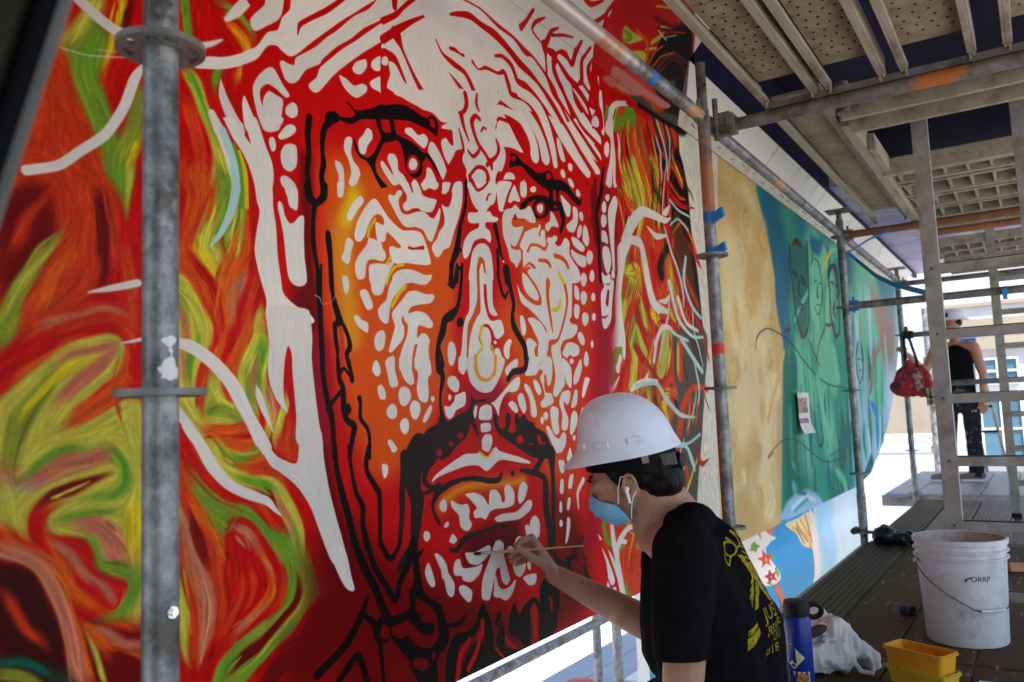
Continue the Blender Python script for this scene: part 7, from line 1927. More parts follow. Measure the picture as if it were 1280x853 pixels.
def painting(name, data, u0, u1, v0, v1, ppm, gain=.05, base=(216, 206, 190)):
    """rasterise a list of shapes given in millimetres on the wall into one picture of that wall"""
    W, H = int((u1 - u0) * ppm), int((v1 - v0) * ppm)
    img = np.empty((H, W, 3), np.float32)
    img[:] = base
    k = ppm / 1000.0
    late = []
    for ln in data.strip().split('\n'):
        if ln == '#':
            kk = np.clip((np.arange(W) / ppm + u0 - 2.2) / .5, 0, 1)[None, :].astype(np.float32)
            soften(img, kk, k * 1.3)
            for q in late:
                streaks(img, *q)
            late = []
            continue
        h, *pts = ln.split(' ')
        P = np.array([[float(q) for q in p.split(',')] for p in pts], float)
        P[:, 0] = (P[:, 0] - u0 * 1000) * k
        P[:, 1] = (P[:, 1] - v0 * 1000) * k
        f, c = float(h[2:]) * k, PAL[h[1]]
        jit = np.clip(np.array(c) * (1 + rng.uniform(-.03, .03)), 0, 255)
        if h[0] == 'S':
            P[:, 2] *= k
            Q = crom(P, False, 6)
            stroke(img, jit, Q, f)
            if '\n#' in data:
                late.append((jit, Q, max(f, 8 * k), 1.4 * k))
            else:
                streaks(img, jit, Q, f, 1.4 * k)
        else:
            fill(img, jit, crom(P, True, 4) if h[0] == 'P' else P, f)
    hgt = brushwork(img, gain)
    px = np.ones((H, W, 4), np.float32)
    px[..., :3] = np.clip(img / 255.0, 0, 1)
    im = bpy.data.images.new(name, W, H, alpha=False)
    im.pixels.foreach_set(px.ravel())
    im.update()
    im.pack()
    m = bpy.data.materials.new(name)
    m.use_nodes = True
    n, l = m.node_tree.nodes, m.node_tree.links
    p = n["Principled BSDF"]
    tx = n.new("ShaderNodeTexImage")
    tx.image = im
    tx.interpolation = 'Cubic'
    tx.extension = 'EXTEND'
    uv = n.new("ShaderNodeUVMap")
    uv.uv_map = "wall"
    l.new(uv.outputs[0], tx.inputs[0])
    tc = n.new("ShaderNodeTexCoord")
    nz = n.new("ShaderNodeTexNoise")
    nz.inputs['Scale'].default_value = 2.4
    nz.inputs['Detail'].default_value = 10
    l.new(tc.outputs['Object'], nz.inputs['Vector'])
    mr = n.new("ShaderNodeMapRange")
    mr.inputs[1].default_value = .3; mr.inputs[2].default_value = .7
    mr.inputs[3].default_value = .88; mr.inputs[4].default_value = 1.06
    l.new(nz.outputs[0], mr.inputs[0])
    mx = n.new("ShaderNodeVectorMath")
    mx.operation = 'SCALE'
    l.new(tx.outputs[0], mx.inputs[0])
    l.new(mr.outputs[0], mx.inputs['Scale'])
    l.new(mx.outputs[0], p.inputs['Base Color'])
    rr = n.new("ShaderNodeMapRange")
    rr.inputs[3].default_value = .38; rr.inputs[4].default_value = .60
    p.inputs['Specular IOR Level'].default_value = .09
    l.new(nz.outputs[0], rr.inputs[0])
    l.new(rr.outputs[0], p.inputs['Roughness'])
    bw = n.new("ShaderNodeRGBToBW")
    l.new(tx.outputs[0], bw.inputs[0])
    nb = n.new("ShaderNodeTexNoise")
    nb.inputs['Scale'].default_value = 130
    l.new(tc.outputs['Object'], nb.inputs['Vector'])
    ad = n.new("ShaderNodeMath")
    ad.operation = 'MULTIPLY_ADD'
    ad.inputs[1].default_value = .5
    l.new(bw.outputs[0], ad.inputs[0])
    l.new(nb.outputs[0], ad.inputs[2])
    bp = n.new("ShaderNodeBump")
    bp.inputs['Strength'].default_value = .22
    bp.inputs['Distance'].default_value = .0015
    l.new(ad.outputs[0], bp.inputs['Height'])
    l.new(bp.outputs[0], p.inputs['Normal'])
    return m
def wall_panel(name, poly, x, thick, m_front, m_side, u0, u1, v0, v1, slope=None):
    """a board whose front face carries the painting; poly is (Y, Z) or (Y, distance up the slope)"""
    if slope:
        o, d, nn = map(Vector, slope)
        pos = lambda u, v: o + Vector((0, u, 0)) + d * v
    else:
        nn = Vector((1, 0, 0))
        pos = lambda u, v: Vector((x, u, v))
    n = len(poly)
    fr = [pos(*p) for p in poly]
    bk = [p - nn * thick for p in fr]
    me = bpy.data.meshes.new(name)
    me.from_pydata(fr + bk, [], [tuple(range(n)), tuple(range(2 * n - 1, n - 1, -1))] + [(i, n + i, n + (i + 1) % n, (i + 1) % n) for i in range(n)])
    me.materials.append(m_front)
    me.materials.append(m_side)
    ul = me.uv_layers.new(name="wall")
    for p in me.polygons:
        p.material_index = 0 if p.index == 0 else 1
        for li in p.loop_indices:
            vi = me.loops[li].vertex_index % n
            ul.data[li].uv = ((poly[vi][0] - u0) / (u1 - u0), (poly[vi][1] - v0) / (v1 - v0))
    o_ = bpy.data.objects.new(name, me)
    col.objects.link(o_)
    return o_
WX = -1.34
SLP_O, SLP_D, SLP_N = (WX, 0, 2.209), (0.6422, 0, 0.7666), (0.7666, 0, -0.6422)
M_side = mat("red_board_edge", (.22, .02, .015), (.30, .05, .03), 12, .7)
fm = painting("face_mural_paint", FACE_PAINT, 0.3, 3.86, 0.06, 2.26, 760)
face = wall_panel("mural_wall", [(0.25, 0.185), (3.86, 0.185), (3.86, 2.209), (0.25, 2.209)], WX, 0.05, fm, M_side, 0.3, 3.86, 0.06, 2.26)
tag(face, "wall painted with a giant red bearded face in white and black maze lines amid flames", "mural wall")
rm = painting("landscape_mural_paint", RIGHT_PAINT, 3.86, 10.9, 0.02, 2.26, 240, .035)
rw = wall_panel("mural_wall", [(3.86, 0.192), (7.2, 0.192), (7.9, 0.25), (8.6, 0.45), (9.1, 0.66), (9.6, 0.95), (10.2, 1.4), (10.49, 1.75), (10.45, 2.209), (3.86, 2.209)], WX, 0.05, rm, M_white, 3.86, 10.9, 0.02, 2.26)
tag(rw, "far wall half painted in tan, teal green and pale blue with outlined faces", "mural wall")
lm = painting("lower_mural_paint", LOW_PAINT, 3.0, 7.6, -1.1, 0.2, 380, .05, (200, 220, 236))
lw = wall_panel("lower_mural_wall", [(3.02, -1.1), (7.35, -1.1), (7.35, 0.180), (3.02, 0.180)], WX - 0.03, 0.05, lm, M_white, 3.0, 7.6, -1.1, 0.2)
tag(lw, "low wall panel painted with a flowered sleeve and arm on bright blue beside the deck", "mural wall")
ex = ["Pw2 200,-60 2200,-60 2350,120 2300,400 2150,660 200,660"]
for i in range(9):
    y0 = 420 + i * 205
    ex.append("Sr1.5 " + ' '.join(f"{int(y0 + j * 62 + 34 * math.sin(j * 1.3 + i * 2.1))},{int(-40 + j * 68 + 26 * math.sin(j * .9 + i))},{int(15 + 9 * math.sin(j * 1.9 + i * .7))}" for j in range(11) if y0 + j * 62 < 2230))
SOFFIT_PAINT = '\n'.join(ex) + '\n' + SOFFIT_PAINT.strip()
sm = painting("soffit_mural_paint", SOFFIT_PAINT, 0.3, 3.7, -0.06, 0.66, 500, .05, (196, 6, 6))
sb = wall_panel("painted_soffit_board", [(0.25, 0.001), (3.585, 0.001), (3.36, 0.25), (3.40, 0.64), (0.25, 0.64)], 0, 0.03, sm, M_side, 0.3, 3.7, -0.06, 0.66, (SLP_O, SLP_D, SLP_N))
tag(sb, "sloping board above the giant face, painted with the top of its hair and red flames", "soffit board")
# white soffit beyond the painted board, one panel after another with open joints
t = thing("white_soffit", "white panelled soffit sloping out above the tan and green mural", "soffit", (WX, 3.6, 2.2))
y = 3.59
for i, ln in enumerate((1.25, 1.25, 1.25, 1.25, 1.25, 0.9)):
    b = MB()
    o, d, nn = Vector(SLP_O), Vector(SLP_D), Vector(SLP_N)
    y2 = y + ln - 0.012
    a = [(y - (0.0 if i else 0.0), 0.075), (y2, 0.075), (y2, 0.25), (y - (0.22 if i == 0 else 0), 0.25)]
    b.prism([o + Vector((0, u, 0)) + d * v for u, v in a], -nn * 0.025)
    b.build("panel", M_soffit, t)
    y += ln
b = MB()
b.prism([o + Vector((0, u, 0)) + d * v + nn * .004 for u, v in ((3.59, 0.003), (10.6, 0.003), (10.6, 0.066), (3.53, 0.066))], -nn * 0.03)
b.build("trim_strip", M_trim, t)
s = MB()
for k in range(34):
    y = 3.7 + k * 0.2 + rng.uniform(-.03, .03)
    c = o + Vector((0, y, 0)) + d * 0.035 + nn * 0.004
    s.tube(c + d * rng.uniform(-.02, .02), c + nn * rng.uniform(.008, .03) + Vector((0, rng.uniform(-.015, .015), 0)), rng.uniform(.0015, .003), n=6)
s.build("nail", M_galvd, t)['kind'] = 'stuff'
b = MB(); b.box((-1.50, .25, 2.10), (-1.395, 10.6, 2.75)); tag(b.build("light_leak_block", M_side), "dark red beam added behind the joint above the mural wall to block leaking light", "beam")  # added box stops light leaking through the joint of the boards
# ceiling of the building above the scaffold
b = MB()
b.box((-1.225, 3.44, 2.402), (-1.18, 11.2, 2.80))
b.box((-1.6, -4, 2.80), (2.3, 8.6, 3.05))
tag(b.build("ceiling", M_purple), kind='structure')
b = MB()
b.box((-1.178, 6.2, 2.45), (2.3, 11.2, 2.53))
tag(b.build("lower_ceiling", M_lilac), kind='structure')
# ------------------------------------------------------------------ ground and far surroundings
b = MB()
b.add([(-160, -120, -3.0), (160, -120, -3.0), (160, 260, -3.0), (-160, 260, -3.0)], [(0, 1, 2, 3)])
tag(b.build("ground", M_conc), kind='structure')
# far building, seen past the end of the scaffold
t = thing("far_building", "pale building with tan bands and blue windows beyond the end of the scaffold", "building", (0, 22, -3))
b = MB(); b.box((-9, 22, -3), (14, 30, 9)); b.build("wall", M_wallw, t)
for z0, z1, pr in ((2.02, 2.32, .16), (2.55, 2.74, .25), (3.05, 3.14, .1)):
    b = MB(); b.box((-1.95, 22 - pr, z0), (14, 21.998, z1)); b.build("band", M_beige, t)
b = MB(); b.box((-9, 21.93, 4.3), (14, 21.997, 4.42)); b.build("band", M_conc, t)
for i in range(9):
    x0 = -1.25 + i * 1.05
    for z0, z1 in ((1.25, 1.78), (-0.55, .92), (-2.4, -1.1)):
        b = MB()
        b.box((x0, 21.90, z0 - .04), (x0 + .86, 21.985, z0)); b.box((x0, 21.90, z1), (x0 + .86, 21.985, z1 + .04))
        b.box((x0, 21.90, z0), (x0 + .04, 21.985, z1)); b.box((x0 + .82, 21.90, z0), (x0 + .86, 21.985, z1))
        b.box((x0 + .41, 21.91, z0), (x0 + .45, 21.985, z1)); b.box((x0 + .04, 21.91, (z0 + z1) / 2 - .02), (x0 + .41, 21.985, (z0 + z1) / 2 + .02))
        b.box((x0 + .45, 21.91, (z0 + z1) / 2 - .02), (x0 + .82, 21.985, (z0 + z1) / 2 + .02))
        f = b.build("window", M_white, t)
        b = MB(); b.box((x0 + .02, 21.955, z0 + .01), (x0 + .84, 21.975, z1 - .01)); b.build("pane", M_glass, f)
b = MB(); b.box((-3.3, 17.2, -3), (-1.62, 17.6, 1.15))
o = b.build("side_wall", M_beige); tag(o, "beige concrete wall standing behind the hanging red bag", "wall")
b = MB(); b.box((-4.6, 15.5, .02), (-1.3, 15.7, .27)); b.box((-4.6, 15.45, .27), (-1.3, 15.75, .32))
tag(b.build("parapet", M_white), "white parapet band crossing in front of the beige wall", "parapet")
b = MB(); b.box((-4.6, 15.52, -3), (-1.3, 15.68, .018)); tag(b.build("parapet_wall", M_wallw), "pale wall below the white parapet band, past the end of the deck", "wall")
b = MB(); b.box((-2.45, 19.0, -3), (-1.75, 19.4, 3.4)); tag(b.build("pillar", M_wallw), "pale pillar between the mural's end and the tank-top worker", "pillar")

# ------------------------------------------------------------------ scaffold standards (posts)
def rosette(mb, c):
    c = Vector(c)
    def ring(r0, r1, h, n=32):
        mb.lathe([(r0, -h), (r1, -h), (r1, h), (r0, h)], c, n, closed=True)
    ring(0.0243, 0.036, 0.0050); ring(0.0515, 0.0610, 0.0048)
    for k in range(8):
        a = 2 * math.pi * k / 8 + .2
        wd = .0045 if k % 2 else .0075
        u, v = Vector((math.cos(a), math.sin(a), 0)), Vector((-math.sin(a), math.cos(a), 0))
        mb.obox(c + u * .044, u * .010, v * wd, (0, 0, .0044))
def standard(y, x, top, label, ros, z0=-2.95, head=None, tubem=None):
    t = thing("scaffold_standard", label, "scaffold post", (x, y, z0), "scaffold posts along the mural")
    b = MB(); b.tube((x, y, z0), (x, y, top), .02415, n=32)
    tb = b.build("tube", tubem or M_galv, t, smooth=True)
    for z in ros:
        b = MB(); rosette(b, (x, y, z)); b.build("rosette", M_galvd, t, smooth=True)
    b = MB(); b.lathe([(.0245, -.11), (.0275, -.11), (.0275, .11), (.0245, .11)], (x, y, .18), 28, closed=True)
    b.build("collar", M_galv, t, smooth=True)
    if head:
        b = MB(); b.tube((x, y, top), (x, y, head - .006), .017, n=20); b.build("jack_screw", M_galvd, t, smooth=True)
        b = MB(); b.box((x - .075, y - .075, head - .006), (x + .075, y + .075, head)); b.build("head_plate", M_galvd, t)
    return t, tb
PX = -1.03
p1, p1t = standard(.69, PX, 2.18, "nearest galvanised scaffold post, with a peeled cream paint patch above its lower ring", (-.08, .915, 1.415, 1.915))
p2, p2t = standard(3.06, PX, 2.02, "second scaffold post, sprayed orange high up and tied with blue tape", (-.08, .42, .945, 1.46), tubem=spray("post_with_orange_spray", M_galv, 2, 4.72, .07, (.42, .16, .07), .06))
p3, p3t = standard(5.66, PX, 2.08, "third scaffold post, in front of the teal green mural", (.05, .42, .955, 1.50, 1.97), head=2.145)
p4, p4t = standard(8.2, PX, 2.02, "fourth scaffold post, beside the hanging red bag", (.05, .43, .96, 1.48, 1.97), head=2.10)
def patch(parent, x, y, r, angs, name, m):
    """flake of paint or tape lying on a tube: list of (angle0, angle1, z)"""
    P = []
    for a0, a1, z in angs:
        P.append([(x + r * math.cos(a0 + (a1 - a0) * k / 8), y + r * math.sin(a0 + (a1 - a0) * k / 8), z) for k in range(9)])
    b = MB(); b.grid(P)
    return b.build(name, m, parent, fix=False)
view = math.atan2(-.69, 1.03)
pa = []
for k in range(16):
    z = .931 + k * .0042
    wv = .35 + .30 * math.sin(k * .5) + .10 * math.sin(k * 2.1)
    c = view + .55 + .06 * math.sin(k * .9)
    pa.append((c - wv, c + wv * .9, z) if 0 < k < 15 else (c - .05, c + .05, z))
patch(p1, PX, .69, .02445, pa, "paint_patch", M_white)
b = MB(); bd = Vector((math.cos(view + .55), math.sin(view + .55), 0)); c0 = Vector((PX, .69, .62)) + bd * .0235
b.tube(c0, c0 + bd * .007, .0085, n=6); b.tube(c0 + bd * .007, c0 + bd * .012, .0048, n=12)
b.build("bolt", M_chrome, p1)
b = MB(); b.tube((PX, 3.06, 2.022), (PX, 3.06, 2.235), .0195, n=24); b.tube((PX + .0185, 3.045, 2.14), (PX + .0205, 3.042, 2.14), .005, n=10, m=1)
b.build("spigot", [M_galvd, M_hole], p2, smooth=True)
b = MB(); b.tube((PX, 3.06, 1.075), (PX, 3.06, 1.115), .02445, n=28, caps=False); b.build("red_band", M_red, p2, smooth=True)
for z, hh in ((1.61, .018), (1.475, .016)):
    b = MB(); b.tube((PX, 3.06, z - hh), (PX, 3.06, z + hh), .0247, n=28, caps=False)
    e = Vector((.024, -.012, 0))
    b.obox(Vector((PX, 3.06, z)) + e * 1.6, Vector((.024, -.004, .012)), (.002, .006, 0), (-.003, 0, hh))
    b.build("tape", M_blue, p2)
# ------------------------------------------------------------------ ledgers, transoms
def ledger(a, c, label, m=None, r=.0241, name="scaffold_ledger", heads=True, group=None, hm=None):
    a, c = Vector(a), Vector(c)
    d = (c - a).normalized()
    t = thing(name, label, "scaffold tube", a, group)
    b = MB(); b.tube(a + d * .05, c - d * .05, r, n=24); b.build("tube", m or M_galv, t, smooth=True)
    if heads:
        for p, s in ((a, 1), (c, -1)):
            b = MB()
            q = p + d * (.052 * s)
            sd_ = d.cross(Vector((0, 0, 1))).normalized()
            b.obox(q, d * .028, sd_ * .012, (0, 0, .034))
            b.tube(q - d * s * .004 + Vector((0, 0, -.045)), q - d * s * .004 + Vector((0, 0, .06)), .008, n=8)
            b.obox(q + d * s * .02, d * .02, sd_ * .022, (0, 0, .012))
            b.build("wedge_head", hm or M_galvd, t)
    return t
GL = "ledgers along the mural"
l1 = ledger((PX, .69, 1.985), (PX, 3.06, 2.012), "scaffold tube rising to the second post, with orange and white overspray and blue tape", spray("tube_with_orange_end", spray("tube_with_orange_specks", spray("tube_with_white_spray", M_galv, 1, 1.30, .34, (.62, .55, .50), .05), 1, 1.52, .02, (.60, .24, .09), .05), 1, 2.26, .05, (.55, .30, .16), .04), group=GL)
b = MB(); b.tube((PX, 2.52, 2.0058), (PX, 2.56, 2.0063), .0246, n=24, caps=False); b.build("tape", M_blue, l1, smooth=True)
l2 = ledger((PX, 3.06, 2.0), (PX, 5.66, 1.985), "scaffold tube between the second and third posts under the white soffit", spray("tube_with_orange_spray", M_galv, 1, 1.08, .05, (.55, .24, .11), .03), group=GL)
ledger((PX, 5.66, 1.985), (PX, 8.2, 1.985), "scaffold tube between the third and fourth posts, with the loose blue ribbon below it", group=GL)
ledger((PX, 5.66, 1.505), (1.3, 5.66, 1.505), "guard tube with blue-taped clamps crossing from the third post to the ladder", M_galvd, hm=M_blue)
b = MB(); b.tube((-.15, 5.66, 1.505), (-.12, 5.66, 1.505), .026, n=16); b.obox((-.135, 5.635, 1.48), (.012, .003, 0), (0, .004, 0), (0, 0, .03)); tag(b.build("tape_strip", M_blue), "blue tape wrapped round the guard tube right of the ladder", "tape")
ledger((PX, 5.66, 1.975), (1.3, 5.66, 1.975), "rusty tube crossing at the end of the overhead deck above the third post", M_rust)
ledger((PX, 8.2, 1.95), (1.3, 8.2, 1.95), "top cross tube at the fourth post, under the lilac ceiling", M_galvd)
ledger((PX, 8.2, 1.475), (1.3, 8.2, 1.475), "cross tube carrying the red bag at the fourth post", M_galvd)
ledger((PX, 8.2, 1.02), (1.3, 8.2, 1.02), "lower cross tube behind the hanging red bag", M_galvd)
ledger((-1.3, 8.35, .0 - .03), (PX, 8.35, -.03), "short tube joining the wall and the deck corner near the fourth post", M_galvd, heads=False)
ledger((PX + .02, 5.66, -.055), (1.3, 5.66, -.055), "tube under the deck joint below the third post", M_galvd)
ledger((PX + .02, 3.06, -.055), (1.3, 3.06, -.055), "tube under the deck below the second post", M_galvd)
ledger((PX + .02, 8.2, -.055), (1.3, 8.2, -.055), "tube under the deck joint below the fourth post", M_galvd)
# big transom that carries the overhead planks
t = thing("scaffold_transom", "heavy grey transom beam carrying the ends of the overhead planks, streaked with orange", "scaffold beam", (PX, 3.17, 2.0))
b = MB(); b.tube((PX + .06, 3.17, 1.995), (1.3, 3.17, 1.995), .0255, n=24); b.build("tube", spray("transom_with_orange_spray", M_galvd, 0, .83, .05, (.50, .15, .03), .035), t, smooth=True)
b = MB(); b.box((-.80, 3.155, 2.020), (1.3, 3.185, 2.046)); b.build("rail", M_galvd, t)
b = MB(); b.obox((PX + .055, 3.14, 1.995), (.03, 0, 0), (0, .02, 0), (0, 0, .045)); b.tube((PX + .03, 3.12, 1.93), (PX + .03, 3.12, 2.10), .011, n=10); b.obox((PX + .085, 3.15, 1.995), (.014, 0, 0), (0, .036, 0), (0, 0, .036)); b.build("clamp", M_galvd, t)
b = MB(); b.tube((-.545, 3.25, 1.97), (-.545, 3.25, 2.09), .026, n=16); b.build("stub", M_galvd, t, smooth=True)
for j, (yy, zz) in enumerate(((3.30, 2.005), (3.47, 2.00))):
    t = thing("notched_beam", ("nearer" if j == 0 else "farther") + " notched flat beam behind the transom at the hatch edge", "scaffold beam", (-.55, yy, zz))
    b = MB(); b.box((-.56, yy - .012, zz - .045), (1.3, yy + .012, zz + .035)); b.build("web", M_flange, t)
    b = MB()
    for k in range(13):
        b.box((-.54 + k * .142, yy - .014, zz + .036), (-.54 + k * .142 + .085, yy + .014, zz + .05))
    b.build("tooth", M_flange, t)['kind'] = 'stuff'
ledger((-.55, 3.62, 2.10), (1.3, 3.62, 2.10), "thin dark tube across the open hatch above the ladder", M_dark, .017, heads=False)
# ------------------------------------------------------------------ overhead steel planks
def plank(x0, x1, y0, y1, z, label, dots=True, hook=True, group="steel planks overhead", dep=.058):
    t = thing("scaffold_plank", label, "scaffold plank", (x0, y0, z), group)
    zs = z + .046
    b = MB(); b.box((x0 + .02, y0 + .03, zs), (x1 - .02, y1 - (.12 if hook else .02), zs + .012)); b.build("sheet", M_plank, t)
    for s, xa in ((1, x0), (-1, x1)):
        b = MB()
        b.box((xa, y0, z - .004), (xa + s * .008, y1 - .03, z + dep))
        b.box((xa + s * .008, y0, z - .004), (xa + s * .030, y1 - .03, z + .004))
        b.box((xa + s * .022, y0, z + .004), (xa + s * .030, y1 - .03, z + .014))
        if hook:
            b.box((xa + s * .004, y1 - .03, z - .012), (xa + s * .014, y1 + .012, z + .02))
            b.box((xa + s * .016, y1 - .03, z - .026), (xa + s * .025, y1 - .006, z + .012))
        b.build("side_rail", M_flange, t, bevel=.002)
    if dots:
        b = MB()
        nx = 4
        for j in range(int((y1 - y0 - .2) / .052)):
            for i in range(nx):
                cx = x0 + .045 + (x1 - x0 - .09) * (i + (.25 if j % 2 else -.05)) / (nx - .6)
                cy = y0 + .07 + j * .052
                if cx > x1 - .04:
                    continue
                b.add([(cx + .0055 * math.cos(a * math.pi / 3), cy + .0055 * math.sin(a * math.pi / 3), zs - .0005) for a in range(6)] + [(cx, cy, zs - .005)], [(a, (a + 1) % 6, 6) for a in range(6)])
        b.build("punched_hole", M_hole, t)['kind'] = 'stuff'
    return t
PLK = [(-.825, -.612, "overhead steel plank nearest the painted soffit, its edge along the mural"), (-.588, -.374, "second overhead steel plank from the mural, rust at its end"), (-.330, -.088, "third overhead steel plank from the mural, between two pairs of side rails"),
       (-.012, .225, "fourth overhead steel plank from the mural, at the top right corner")]
for x0, x1, lb in PLK:
    plank(x0, x1, .55, 3.17, 2.05, lb)
for k, x0 in enumerate((.25, .50, .75, 1.0)):  # extra planks out of view, added to shade the deck
    plank(x0, x0 + .236, .55, 3.17, 2.05, ("fifth", "sixth", "seventh", "eighth")[k] + " overhead steel plank from the mural, out of view, added for shade", dots=False)
for k in range(8):  # plank roof added behind the camera to keep the bay in shade
    x0 = -.825 + k * .262
    plank(x0, x0 + .236, -2.1, .52, 2.05, ("first", "second", "third", "fourth", "fifth", "sixth", "seventh", "eighth")[k] + " overhead plank from the mural, added behind the camera for shade", dots=False)
plank(-.830, -.618, 3.22, 5.70, 2.045, "smooth grey plank overhead between the second and third posts", dots=False)
b = MB(); b.box((-.605, 3.50, 2.0), (-.565, 6.28, 2.09)); b.box((-.562, 3.9, 2.0), (-.535, 4.35, 2.075))
tag(b.build("side_beam", M_flange), "pale beam along the edge of the hatch, running away beside the smooth plank", "scaffold beam")
# ribbed decks that span crosswise beyond the hatch
def cross_deck(y0, y1, z, label, x0=-.55, x1=1.4):
    t = thing("cross_plank", label, "scaffold plank", (x0, y0, z), "ribbed planks beyond the hatch")
    b = MB(); b.box((x0, y0 + .004, z + .05), (x1, y1 - .004, z + .062)); b.build("sheet", M_flange, t)
    for yy in (y0, y1 - .03):
        b = MB(); b.box((x0, yy, z - .006), (x1, yy + .008, z + .049)); b.box((x0, yy + .008, z - .006), (x1, yy + .03, z)); b.build("side_rail", M_flange, t)
    for k in range(int((x1 - x0) / .105)):
        xx = x0 + .02 + k * .105
        b = MB(); b.box((xx, y0 + .032, z - .002), (xx + .012, y1 - .032, z + .049)); b.build("rib", M_flange, t)
    return t
yy = 4.50
N = ("first", "second", "third", "fourth", "fifth", "sixth", "seventh", "eighth", "ninth", "tenth")
for k in range(5):
    cross_deck(yy, yy + .31, 2.05, N[k] + " ribbed plank beyond the hatch, counted from the ladder", x0=-.56)
    yy += .355
b = MB(); b.box((-.56, 4.34, 1.985), (1.4, 4.40, 2.06)); tag(b.build("hatch_beam", M_flange), "pale flat beam along the far side of the hatch before the ribbed planks", "scaffold beam")
b = MB(); b.tube((-.56, 6.30, 2.03), (1.4, 6.30, 2.03), .026, n=16); tag(b.build("rusty_tube", mat("orange_rust_tube", (.22, .10, .05), (.42, .16, .07), 7, .7, .1), smooth=True), "orange rust-stained tube at the end of the ribbed planks", "scaffold tube")
for k, y0 in enumerate((7.0, 7.33, 8.0, 8.35)):
    cross_deck(y0, y0 + .30, 2.05, N[k] + " ribbed plank of the farther overhead deck past the dark gap", x0=-.62)
# ------------------------------------------------------------------ walking deck
def deck_plank(x0, x1, y0, y1, label, m, ribs=0, group="planks of the walking deck", z=0.0):
    t = thing("deck_plank", label, "deck plank", (x0, y0, z - .05), group)
    b = MB(); b.box((x0, y0, z - .045), (x1, y1, z - (.004 if ribs else 0))); b.build("board", m, t, bevel=.003)
    if ribs:
        b = MB()
        wd = (x1 - x0) / ribs
        for k in range(ribs):
            b.box((x0 + (k + .18) * wd, y0 + .004, z - .0038), (x0 + (k + .82) * wd, y1 - .004, z))
        b.build("groove_ribs", m, t)['kind'] = 'stuff'
    b = MB()
    for e in (y0 + .05, y1 - .05):
        for xx in (x0 + .04, x1 - .04):
            b.tube((xx, e, z - .001), (xx, e, z + .0025), .007, n=8)
    b.build("rivet", M_dark, t)['kind'] = 'stuff'
    return t
XS = [-1.0, -.752, -.505, -.258, -.010, .238, .486, .734, .982]
NM = ("first", "second", "third", "fourth", "fifth", "sixth", "seventh", "eighth")
for k in range(8):
    wood = k > 0
    deck_plank(XS[k] + .004, XS[k + 1] - .004, 3.12, 5.66, NM[k] + " deck board from the mural in the bay of the white bucket", M_wood if wood else M_deckold, 0 if wood else 8)
    deck_plank(XS[k] + .004, XS[k + 1] - .004, .55, 3.09, NM[k] + " deck board from the mural in the bay where the painter sits", M_wood if wood else M_deckold, 0 if wood else 8)
    deck_plank(XS[k] + .006, XS[k + 1] - .006, -2.0, .52, NM[k] + " deck board from the mural behind the camera", M_wood)
    deck_plank(XS[k] + .006, XS[k + 1] - .006, 5.76, 8.18, NM[k] + " grooved metal deck board from the mural behind the black bin liner", M_deckalu if k else M_deckold, 9)
for k in range(9):
    x0 = -1.36 + k * .27
    deck_plank(x0 + .005, x0 + .265, 8.62, 11.5, NM[k] if False else (N[k] + " grooved board from the left of the far deck under the tank-top worker"), mat("far_deck_metal", (.30, .32, .32), (.38, .40, .40), 6, .45, .3), 9)
b = MB(); b.box((-1.37, 8.55, -.11), (1.1, 8.60, -.01)); tag(b.build("deck_edge_beam", M_galvd), "grey edge beam at the near side of the far deck", "scaffold beam")
# toe plate along the mural side of the deck
b = MB(); b.box((-1.022, .55, -.06), (-1.004, 5.62, -.004)); tag(b.build("deck_edge_strip", M_alu), "thin metal strip along the deck edge beside the mural", "edge strip")
b = MB(); b.tube((-1.08, 5.60, .06), (-1.08, 5.70, .06), .02, n=12); b.tube((-1.03, 5.66, .05), (-1.10, 5.66, .05), .014, n=10); tag(b.build("pipe_clamp", M_dark), "small dark pipe clamp at the foot of the third post", "clamp")
# ------------------------------------------------------------------ lower level seen under the mural
b = MB()
for k in range(4):
    b.box((-3.15 + k * .262, 4.9, -1.05), (-2.90 + k * .262, 7.4, -1.0))
lo = thing("lower_deck", "blue-grey lower deck in the open air, seen under the painter's arm", "deck", (-3.15, 4.9, -1.05))
M_lod = mat("pale_lower_deck", (.30, .33, .38), (.38, .42, .48), 5, .6, .1)
for k in range(4):
    b = MB(); b.box((-3.15 + k * .262, 4.9, -1.05), (-2.895 + k * .262, 7.4, -1.0)); b.build("board", M_lod, lo)
def tubes(name, label, cat, segs, m, r=.0241):
    b = MB()
    for a, c in segs:
        b.tube(a, c, r, n=16)
    return tag(b.build(name, m, smooth=True), label, cat)
tubes("guard_rail", "slanting-away guard tube outdoors, seen below the bottom edge of the mural", "scaffold tube", [((-2.2, 1.2, -.295), (-2.2, 4.75, -.295))], M_galv)
tubes("short_post", "thin post of the lower guard rail, at the end of the tube below the mural", "scaffold post", [((-2.2, 4.17, -1.6), (-2.2, 4.17, -.19))], M_galv)
tubes("lower_post", "thicker post standing on the lower deck beside the painter's forearm", "scaffold post", [((-2.35, 4.72, -3.0), (-2.35, 4.72, -.05))], M_galv, .03)
tubes("lower_ledger", "tube along the edge of the lower deck left of the painter's shirt", "scaffold tube", [((-2.35, 4.78, -.93), (-2.05, 7.3, -.93))], M_galvd, .03)
b = MB(); b.box((-2.62, 5.35, -.998), (-2.42, 5.60, -.985)); tag(b.build("paper_sheet", M_white), "white sheet lying on the lower deck", "paper")
b = MB(); b.lathe([(0, -.02), (.10, -.02), (.11, .03), (.09, .07), (0, .08)], (-2.75, 4.95, -.978), 20); tag(b.build("red_lump", M_red, smooth=True), "dark red rag at the front corner of the lower deck", "rag")
